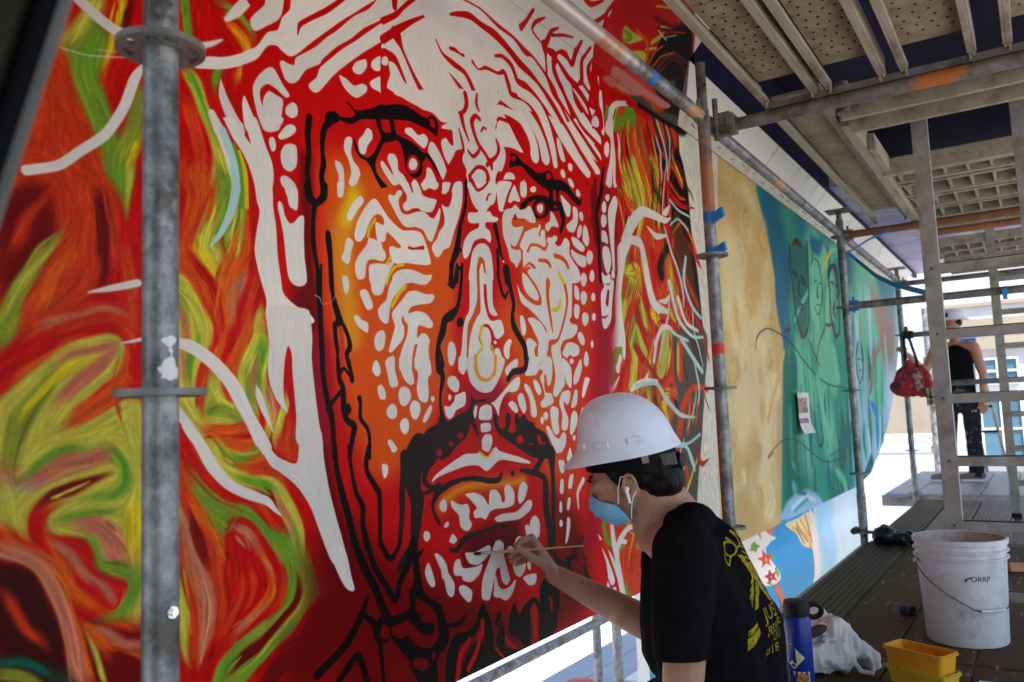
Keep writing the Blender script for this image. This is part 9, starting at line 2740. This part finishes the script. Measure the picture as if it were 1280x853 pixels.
for me_, *_ in prt:
    me_.transform(Matrix.Scale(.94, 4))
prt = [(me_, x_ * .94 - .082, y_ * .94 + .040, a_) for me_, x_, y_, a_ in prt]
decal(prt, BO, bx_, by_, shirt, M_print, shirt, "back_print")
decal([(slab([(-.012, -.02), (.012, -.02), (.004, .022), (-.012, .015)]), 0, 0, 0)], Vector((-0.7583, 1.6219, 0.3726)), (CX * .3 + CZ * .95), CY, shirt, M_print, shirt, "front_print")
# jeans and lower legs over the deck edge
jb = MB()
hipc = Vector((PL.x, PL.y, .125))
for sy in (-.10, .10):
    kn = Vector((-1.07, PL.y + sy * 1.3, .0)); an = Vector((-1.09, PL.y + sy * 1.2, -.42))
    capsule(jb, hipc + Vector((0, sy, 0)), .118, kn, .072); capsule(jb, kn, .068, an, .055)
capsule(jb, hipc + Vector((0.02, -.08, 0.01)), .12, hipc + Vector((0.02, .08, .01)), .12)
fuse(jb, "jeans", M_jean, painter, .008, 5, .5, wrinkle(.004, 14))
for sy in (-.10, .10):
    sb2 = MB(); a = Vector((-1.09, PL.y + sy * 1.2, -.46)); capsule(sb2, a, .045, a + Vector((-.13, 0, -.06)), .038)
    fuse(sb2, "shoe", M_shoe, painter, .008, 2)
# paint brush in his fingers
bt, be = Vector((-1.3384, 1.8497, 0.4961)), Vector((-1.1690, 2.1576, 0.4800))
bdv = (be - bt).normalized()
pb = thing("paint_brush", "thin paint brush held in the painter's fingers, its tip touching the mural", "paint brush", bt)
b = MB(); b.path([bt + bdv * .048, bt + bdv * .10, bt + bdv * .20, be], [.0040, .0046, .0034, .0017], 10); b.build("handle", M_brushw, pb, smooth=True)
b = MB(); b.path([bt + bdv * .016, bt + bdv * .05], [.0046, .0041], 12); b.build("ferrule", M_chrome, pb, smooth=True)
b = MB(); b.path([bt - bdv * .006, bt, bt + bdv * .017], [.0015, .0042, .0043], 10); b.build("bristles", M_black, pb, smooth=True)

# ------------------------------------------------------------------ the worker at the far end
WX0, WY0 = -.80, 10.05
wk = thing("person", "worker in black tank top and paint-spattered jeans reaching for the hanging red bag", "person", (WX0, WY0, 0))
g = lambda x, y, z: (WX0 + x * 1.18, WY0 + y, z)      # x right in the picture, y away
wb = MB()
ellipsoid(wb, g(.04, 0, 1.70), (.075, 0, 0), (0, .08, 0), (0, 0, .11))
ellipsoid(wb, g(.015, -.02, 1.655), (.06, 0, 0), (0, .06, 0), (0, 0, .06))
capsule(wb, g(.045, 0, 1.62), .055, g(.05, 0, 1.50), .06)
capsule(wb, g(.03, 0, 1.45), .06, g(.185, -.03, 1.43), .062); capsule(wb, g(.03, 0, 1.45), .06, g(-.13, .02, 1.42), .06)
capsule(wb, g(.05, 0, 1.38), .095, g(.05, 0, 1.0), .095)
capsule(wb, g(.195, -.03, 1.42), .058, g(.245, -.02, 1.14), .046); capsule(wb, g(.245, -.02, 1.14), .043, g(.235, -.06, .90), .030)
capsule(wb, g(.235, -.06, .89), .034, g(.235, -.075, .82), .036, sq=((0, 1, 0), .6))
for k in range(4):
    q = g(.212 + .016 * k, -.075, .80); capsule(wb, q, .0105, g(.206 + .016 * k, -.085, .745 + .008 * abs(k - 1)), .009, 8); capsule(wb, g(.206 + .016 * k, -.085, .745 + .008 * abs(k - 1)), .009, g(.20 + .015 * k, -.078, .715 + .008 * abs(k - 1)), .0075, 8)
capsule(wb, g(.205, -.07, .84), .012, g(.185, -.085, .77), .009, 8)
capsule(wb, g(-.13, .0, 1.42), .055, g(-.20, -.28, 1.19), .043); capsule(wb, g(-.20, -.28, 1.19), .042, g(-.30, -.50, 1.36), .029)
hnd = Vector(g(-.32, -.55, 1.40))
capsule(wb, g(-.30, -.50, 1.36), .030, hnd, .034, sq=((0, 1, 0), .6))
for k in range(4):
    q = hnd + Vector((.02 - .016 * k, 0, .03)); capsule(wb, q, .0105, q + Vector((-.035, -.02, .02)), .009, 8); capsule(wb, q + Vector((-.035, -.02, .02)), .009, q + Vector((-.05, -.03, -.015)), .008, 8)
capsule(wb, hnd + Vector((.01, -.02, .0)), .012, hnd + Vector((-.05, -.04, .0)), .009, 8)
fuse(wb, "body", mat("tanned_skin", (.34, .16, .10), (.42, .21, .13), 9, .5), wk, .006, 4)
tk = MB()
capsule(tk, g(.05, 0, 1.33), .155, g(.05, 0, 1.16), .150, sq=((1, 0, 0), .8)); capsule(tk, g(.05, 0, 1.16), .150, g(.045, 0, .97), .158, sq=((1, 0, 0), .8))
for sx in (-.055, .135):
    capsule(tk, g(sx, -.02, 1.40), .058, g(sx + .005, .0, 1.475), .034)
capsule(tk, g(.05, .05, 1.42), .10, g(.05, .04, 1.35), .12)
fuse(tk, "tank_top", M_shirt, wk, .008, 4, .5, wrinkle(.005, 12))
jn = MB()
capsule(jn, g(.045, 0, .98), .152, g(.045, 0, .88), .158, sq=((1, 0, 0), .85))
capsule(jn, g(.125, .0, .86), .098, g(.125, .01, .50), .080); capsule(jn, g(.125, .01, .50), .080, g(.125, .03, .05), .072, flat1=True)
capsule(jn, g(-.045, -.01, .86), .098, g(-.07, -.02, .50), .080); capsule(jn, g(-.07, -.02, .50), .078, g(-.085, -.03, .05), .072, flat1=True)
fuse(jn, "jeans", mat("spattered_jeans", (.005, .006, .010), (.010, .012, .020), 18, .9, 0, .4, 200, ((.6, .62, .66), .16, 17)), wk, .009, 4, .5, wrinkle(.006, 13))
for sx, sy in ((.125, .02), (-.085, -.04)):
    q = MB(); capsule(q, g(sx + .03, sy, .062), .046, g(sx - .13, sy - .04, .045), .036, sq=((0, 1, 0), 1.0)); sh = fuse(q, "shoe", M_shoe, wk, .007, 2)
    q = MB(); q.prism([g(sx + .075, sy - .045, .002), g(sx - .12, sy - .09, .002), g(sx - .172, sy - .055, .002), g(sx - .12, sy + .0, .002), g(sx + .075, sy + .045, .002)], (0, 0, .024)); q.build("sole", M_sole, sh)
b = MB()
P = []
for i in range(12):
    v = i / 11 * math.pi / 2
    P.append([g(.035 + math.cos(2 * math.pi * j / 32) * (.125 * math.cos(v) ** .8 + (.02 if i == 0 else 0) + (.05 * max(0, -math.cos(2 * math.pi * j / 32 - .5)) ** 2 if i == 0 else 0)), math.sin(2 * math.pi * j / 32) * (.112 * math.cos(v) ** .8 + (.015 if i == 0 else 0)), 1.735 + .135 * math.sin(v)) for j in range(33)])
b.grid(P); wh = b.build("hard_hat", M_helm, wk, smooth=True); q = wh.modifiers.new("t", 'SOLIDIFY'); q.thickness = .003
b = MB(); b.obox(g(.005, -.118, 1.79), (.013, 0, 0), (0, .004, .0), (0, 0, .022)); b.build("side_slot", M_black, wh)
b = MB(); b.obox(g(-.03, -.112, 1.835), (.026, .006, .010), (0, .003, 0), (-.002, 0, .005)); b.build("sticker", M_red, wh)
b = MB(); ellipsoid(b, g(.05, .01, 1.705), (.082, 0, 0), (0, .085, 0), (0, 0, .06)); b.build("hair", M_hair, wk, smooth=True)
# ------------------------------------------------------------------ hanging red bag
hb_ = thing("tote_bag", "red printed tote bag hanging by dark straps from the cross tube at the fourth post", "bag", (-.97, 8.08, 1.43))
q = MB()
cx, cy = -.962, 8.08
ellipsoid(q, (cx, cy, 1.06), (.155, 0, 0), (0, .055, 0), (0, 0, .15)); ellipsoid(q, (cx - .07, cy, 1.0), (.12, 0, 0), (0, .06, 0), (0, 0, .085)); ellipsoid(q, (cx + .06, cy, .995), (.12, 0, 0), (0, .06, 0), (0, 0, .09))
capsule(q, (cx, cy, 1.1), .07, (cx - .02, cy, 1.21), .035)
fuse(q, "sack", M_bagr, hb_, .008, 3, .5, wrinkle(.012, 13, (1, 1, .6)))
for sx in (-.045, .05):
    b = MB(); P = [[(cx + sx + dx, cy + (-.03 if sx > 0 else .02), z) for dx in (-.012, .012)] for z in (1.16, 1.24)] + [[(cx + sx * .45 - .02 + dx, cy - .03, 1.45) for dx in (-.012, .012)], [(cx + sx * .4 - .02 + dx, cy + .08, 1.512) for dx in (-.012, .012)]]
    b.grid(P); o = b.build("strap", M_jean, hb_, fix=False); o.modifiers.new("t", 'SOLIDIFY').thickness = .004
b = MB(); b.tube((-1.0, 8.15, 1.475), (-.93, 8.15, 1.475), .034, n=14); b.tube((-.985, 8.13, 1.44), (-.985, 8.13, 1.55), .014, n=8); tag(b.build("tube_clamp", M_dark), "dark clamp above the red bag's straps on the cross tube", "clamp")
b = MB(); b.prism([(cx + .035, cy - .075, .96), (cx + .10, cy - .078, .99), (cx + .09, cy - .075, 1.14), (cx + .01, cy - .07, 1.12)], (0, .006, 0)); b.build("print_patch", mat("pale_floral_print", (.42, .22, .20), (.62, .46, .40), 26, .7, stain=((.25, .02, .03), .62, 34)), hb_)
b = MB(); b.box((-.855, 8.02, .835), (-.785, 8.05, .985)); o = b.build("pouch", mat("brown_print_pouch", (.45, .30, .2), (.65, .5, .36), 30, .6, stain=((.04, .03, .03), .4, 30)), bevel=.006)
po = thing("phone_pouch", "small brown patterned pouch hanging in front of the red bag", "pouch", (-.82, 8.02, .98)); o.parent = po; o.location = -Vector(po.location)
b = MB(); b.box((-.862, 8.015, .897), (-.778, 8.02, .910)); b.box((-.825, 8.014, .83), (-.815, 8.0195, .99)); b.path([(-.82, 8.03, .985), (-.83, 8.03, 1.1), (-.87, 8.05, 1.2)], .003, 6); b.build("strap", M_black, po)
# ------------------------------------------------------------------ paper pinned to the mural
pp = thing("photo_sheet", "paper sheet with a pinkish reference photo taped to the teal mural", "paper sheet", (WX, 5.55, .82))
PP = [[(WX + .006 + .020 * (abs(i - 5) / 5) ** 2 + .03 * max(0, (j - 5) / 3) ** 2, 5.39 + i * .030, .955 - j * .0335) for j in range(9)] for i in range(11)]
b = MB(); b.grid(PP); o = b.build("sheet", M_white, pp, smooth=True, fix=False); o.modifiers["edges"].split_angle = R(80)
b = MB(); b.grid([[Vector(p) + Vector((.0015, .0, 0)) for p in r[1:5]] for r in PP[1:10]]); b.build("picture", mat("printed_photo", (.42, .20, .18), (.62, .45, .42), 34, .5, stain=((.16, .08, .07), .5, 40)), pp, fix=False)
b = MB(); b.grid([[Vector(p) + Vector((.0015, .0, 0)) for p in r[5:7]] for r in PP[1:10]]); b.build("picture", mat("purple_print", (.22, .09, .22), (.40, .26, .38), 30, .5), pp, fix=False)
b = MB(); b.obox((WX + .02, 5.49, .985), (.001, 0, 0), (0, .010, 0), (0, 0, .05)); b.build("tape", mat("pale_blue_tape", (.20, .40, .55), rough=.6), pp)
# ------------------------------------------------------------------ white bucket
BX, BY = -.300, 3.43
bk = thing("bucket", "white plastic bucket with ribbed rim and wire handle standing on the deck", "bucket", (BX, BY, 0))
b = MB()
pr = [(0, .002), (.128, .002), (.132, .008), (.146, .285), (.147, .300), (.156, .301), (.156, .306), (.147, .308), (.148, .325), (.157, .326), (.157, .331), (.148, .333), (.149, .350), (.156, .352), (.157, .366), (.152, .369), (.147, .366), (.128, .02), (0, .018)]
b.lathe(pr, (BX, BY, 0), 72)
bko = b.build("shell", M_plasw, bk, smooth=True)
b = MB(); b.lathe([(.1455, .300), (.146, .352), (.1475, .3665), (.1462, .3668), (.1440, .352), (.1430, .300)], (BX, BY, 0), 60, closed=True)
b.build("paint_ring", mat("dried_brown_paint", (.34, .22, .16), (.55, .47, .42), 14, .7), bk, smooth=True)
b = MB(); vw = math.atan2(-3.43, .30)
hpts = []
for k in range(25):
    f = k / 24
    an = vw - 1.25 + 2.5 * f
    hpts.append((BX + math.cos(an) * (.155 + .006 * math.sin(f * math.pi)), BY + math.sin(an) * (.155 + .006 * math.sin(f * math.pi)), .275 - .135 * math.sin(f * math.pi) ** .9))
hpts = []
for k in range(21):
    f = k / 20
    an = vw - 1.22 + 2.35 * f
    drop = .15 * min(1, f / .62) ** .85 if f < .62 else .15 - .03 * max(0, (f - .93) / .07)
    hpts.append((BX + math.cos(an) * .158, BY + math.sin(an) * .158, .285 - drop))
b.path(hpts, .0020, 8); hw = b.build("handle", M_dark, bk)
b = MB(); b.path(hpts[13:19], .0056, 12); b.build("grip", M_plasw, hw, smooth=True)
b = MB(); b.tube(Vector(hpts[0]) + Vector((0, .02, 0)), Vector(hpts[0]) - Vector((0, .004, 0)), .008, n=12); b.build("lug", M_plasw, bk)
ax_ = Vector((math.cos(vw + .40 + math.pi / 2), math.sin(vw + .40 + math.pi / 2), 0))
oc = Vector((BX + math.cos(vw + .40) * .10, BY + math.sin(vw + .40) * .10, .232))
decal([(flat_text("ORRP", .026), .0, 0, 0), (slab([(-.048, .004), (-.030, .012), (-.030, .016), (-.050, .008)]), 0, 0, 0), (slab([(-.05, -.002), (-.045, -.002), (-.045, .008), (-.05, .006)]), 0, 0, 0)], oc, ax_, (0, 0, 1), bko, M_black, bk, "label_print", .0008)
decal([(slab([(-.035, -.06), (.02, -.06), (.02, -.018), (-.035, -.018)]), 0, 0, 0)], oc, ax_, (0, 0, 1), bko, mat("faded_label", (.55, .55, .56), (.68, .68, .68), 60, .5), bk, "label", .0006)
# ------------------------------------------------------------------ stacked trays
def tray(c, m, label, rot, lx=.090, ly=.046, h=.070):
    t = thing("plastic_tray", label, "tray", c, "stacked plastic trays")
    c = Vector(c); ux = Vector((math.cos(rot), math.sin(rot), 0)); uy = Vector((-math.sin(rot), math.cos(rot), 0))
    def loop(sx, sy, z, r=.012):
        o = []
        for qx, qy, a0 in ((1, 1, 0), (-1, 1, 90), (-1, -1, 180), (1, -1, 270)):
            for k in range(5):
                a = R(a0 + k * 22.5)
                o.append(c + ux * (qx * (sx - r) + r * math.cos(a)) + uy * (qy * (sy - r) + r * math.sin(a)) + Vector((0, 0, z)))
        return o + [o[0]]
    b = MB()
    b.grid([[c + Vector((0, 0, .001))] * 21, loop(lx * .90, ly * .88, .001), loop(lx * .92, ly * .90, .006), loop(lx, ly, h - .004), loop(lx + .003, ly + .003, h - .003), loop(lx + .003, ly + .003, h), loop(lx - .002, ly - .002, h), loop(lx * .90 - .002, ly * .88 - .002, .006), [c + Vector((0, 0, .0055))] * 21])
    b.build("shell", m, t, smooth=True)
    b = MB(); b.grid([loop(lx + .0045, ly + .0045, h - .010), loop(lx + .0045, ly + .0045, h - .0045)]); o = b.build("rim", m, t, fix=False); o.modifiers.new("t", 'SOLIDIFY').thickness = .0015
    return t
TC = Vector((-0.3727, 2.7685, 0.0348))
trz = R(-24)
tray((TC.x + .004, TC.y, .001), M_plasy, "lower of two stacked trays, yellow and smeared with dark paint", trz)
tray((TC.x, TC.y, .058), M_plaso, "upper of two stacked trays, clean orange-yellow and empty", trz)
# ------------------------------------------------------------------ blue bottle
BB = Vector((-0.6766, 2.5756, 0.0110))
bl = thing("water_bottle", "blue water bottle with a black cap and cream print in front of the canvas bag", "bottle", (BB.x, BB.y, 0))
b = MB(); b.lathe([(0, .002), (.036, .002), (.0385, .006), (.0385, .225), (.036, .232), (.034, .238), (0, .238)], (BB.x, BB.y, 0), 48); bo = b.build("flask", M_bottle, bl, smooth=True)
b = MB(); b.lathe([(.030, .234), (.0375, .239), (.0385, .262), (.036, .280), (.020, .283), (0, .283)], (BB.x, BB.y, 0), 40); cp_ = b.build("cap", M_black, bl, smooth=True)
b = MB(); cc = Vector((BB.x, BB.y, .262)) + CX * .052 - CY * .012; b.path([cc + CX * (.024 * math.cos(a)) + CY * (.020 * math.sin(a)) for a in [k * math.pi / 8 for k in range(17)]], .0085, 8); b.build("carry_loop", M_black, cp_, smooth=True)
vb = math.atan2(-BB.y, -BB.x)
axb = Vector((math.cos(vb + math.pi / 2), math.sin(vb + math.pi / 2), 0)); ob = Vector((BB.x + math.cos(vb) * .02, BB.y + math.sin(vb) * .02, .10))
decal([(slab([(-.034, .072), (.014, .022), (-.018, -.012), (-.034, .006)]), 0, 0, 0)], ob, axb, (0, 0, 1), bo, M_cream, bl, "logo_print", .0006)
decal([(slab([(-.030, .045), (-.010, .014), (-.008, .006), (-.016, .006), (-.022, .020)]), 0, 0, 0)], ob, axb, (0, 0, 1), bo, M_bottle, bl, "logo_mark", .0012)
decal([(slab([(-.033, -.062), (.024, -.062), (.024, -.018), (-.033, -.018)]), 0, 0, 0)], ob, axb, (0, 0, 1), bo, M_cream, bl, "sticker", .0006)
decal([(slab([(-.012, -.058), (.021, -.058), (.021, -.024), (-.002, -.022), (-.014, -.036)]), 0, 0, 0), ], ob, axb, (0, 0, 1), bo, mat("rust_sticker_art", (.40, .14, .03), (.60, .26, .05), 60, .5, stain=((.10, .04, .03), .5, 70)), bl, "sticker_art", .0012)
decal([(flat_text("I N", .017), -.022, -.032, 0)], ob, axb, (0, 0, 1), bo, M_black, bl, "sticker_text", .0013)
# ------------------------------------------------------------------ crumpled canvas bag
BG = Vector((-0.6680, 2.8447, 0.0041))
cb = thing("canvas_bag", "crumpled off-white canvas bag slumped behind the blue bottle", "bag", (BG.x, BG.y, 0))
q = MB()
e1, e2 = CX, Vector((-CX.y, CX.x, 0))
pt = lambda a, d, z: Vector((BG.x, BG.y, 0)) + Vector((e1.x, e1.y, 0)).normalized() * a + e2.normalized() * d + Vector((0, 0, z))
capsule(q, pt(-.12, .0, .06), .058, pt(.05, .0, .055), .055, sq=((0, 0, 1), 1.3)); capsule(q, pt(-.14, .05, .10), .045, pt(-.02, .05, .11), .05)
capsule(q, pt(.04, .03, .13), .050, pt(.06, .02, .06), .06); capsule(q, pt(.07, .0, .10), .035, pt(.14, -.01, .035), .034)
capsule(q, pt(.00, .06, .17), .022, pt(.055, .03, .16), .020); capsule(q, pt(-.05, .07, .15), .02, pt(.0, .06, .17), .02)
capsule(q, pt(.055, .03, .16), .018, pt(.085, .0, .11), .020)
def folds(co, no):
    out = co.copy()
    for i in range(len(co)):
        p = Vector((co[i][0] * 15 + 4, co[i][1] * 15, co[i][2] * 9))
        h = .6 - abs(mnoise.noise(p)) * 2.2 - abs(mnoise.noise(p * 2.2)) * .9
        out[i] += no[i] * (.013 * h)
    return out
fuse(q, "cloth", M_canvas, cb, .0042, 2, .5, folds)
b = MB(); ellipsoid(b, pt(-.035, -.028, .135), Vector((e1.x, e1.y, .3)) * .040, e2 * .02, Vector((0, 0, 1)) * .018, 14); b.build("opening_shade", mat("brown_opening_shade", (.035, .02, .015), (.07, .045, .035), 20, .9), cb, smooth=True)  # dark lump painted as the shade inside the bag's opening
b = MB(); b.path([pt(.07, -.05, .05), pt(.085, -.075, .02), pt(.12, -.08, .012), pt(.135, -.05, .03), pt(.13, -.03, .05)], .008, 8); b.build("strap", M_canvas, cb, smooth=True)
b = MB(); b.prism([pt(-.01, .005, .155), pt(.035, -.005, .15), pt(.03, -.02, .115), pt(-.012, -.012, .12)], e2.normalized() * .004); b.build("pocket_edge", M_canvas, cb)
b = MB(); b.obox(pt(.155, -.02, .022), Vector((e1.x, e1.y, .4)).normalized() * .018, e2.normalized() * .002, Vector((-.2, 0, 1)) * .016); tag(b.build("card", mat("pale_blue_card", (.45, .62, .75), (.62, .74, .82), 20, .5)), "scrap of pale blue card sticking out beside the canvas bag", "card")
# ------------------------------------------------------------------ small things on the deck
q = MB(); g0 = Vector((-.83, 5.55, 0)); ellipsoid(q, g0 + Vector((-.05, 0, .055)), (.075, 0, 0), (0, .10, 0), (0, 0, .055)); ellipsoid(q, g0 + Vector((.05, 0, .04)), (.10, 0, 0), (0, .10, 0), (0, 0, .04)); ellipsoid(q, g0 + Vector((-.08, .05, .04)), (.06, 0, 0), (0, .1, 0), (0, 0, .05))
bgb = fuse(q, "bin_liner", M_garbage, None, .006, 2, .5, wrinkle(.016, 17, (1, 1, 1), 9.1), loc=g0); tag(bgb, "crumpled black bin liner lying at the deck edge behind the bucket", "plastic bag")
q = Vector((-0.5304, 3.7147, 0.0000))
tm_ = thing("tape_measure", "small blue and black tape measure on the deck left of the bucket", "tape measure", q)
b = MB(); b.tube(q + Vector((-.03, 0, .022)), q + Vector((.002, 0, .022)), .020, n=18); b.build("case", mat("navy_plastic", (.02, .035, .10), (.04, .06, .16), 20, .4), tm_, bevel=.003)
b = MB(); b.tube(q + Vector((.006, .01, .020)), q + Vector((.030, .01, .020)), .018, n=18); b.box(q + Vector((.0, -.02, .004)), q + Vector((.03, -.004, .02))); b.build("grip", M_black, tm_, bevel=.003)
q = Vector((-0.1782, 4.8471, 0.0000))
b = MB(); b.obox(q + Vector((0, 0, .022)), (.035, .01, 0), (-.006, .02, .0), (0, 0, .020)); b.obox(q + Vector((.05, 0, .012)), (.03, .0, 0), (0, .012, .0), (0, 0, .010)); o = b.build("orange_tool", M_orange, bevel=.004); tag(o, "small orange tool lying on the deck right of the bucket", "tool")
q = Vector((-0.1902, 2.8815, 0.0000))
pt_ = thing("palette_sheet", "pale blue painted sheet on the deck at the bottom right corner", "sheet", q)
for k in range(3):
    b = MB(); b.box(q + Vector((-.045 + k * .052, -.09, .001)), q + Vector((.003 + k * .052, .05, .006))); b.build("strip", mat("pale_palette", (.42, .50, .58), (.60, .66, .70), 9, .6), pt_)
b = MB(); q = Vector((-0.5175, 3.1285, 0.0000))
b.grid([[q + Vector((-.012 + .01 * math.sin(i), i * .02, .002)), q + Vector((.012 + .006 * math.sin(i * 2.0), i * .02, .003))] for i in range(9)]); o = b.build("paper_scrap", M_white, fix=False); tag(o, "curled white paper scrap in the deck joint left of the trays", "paper")
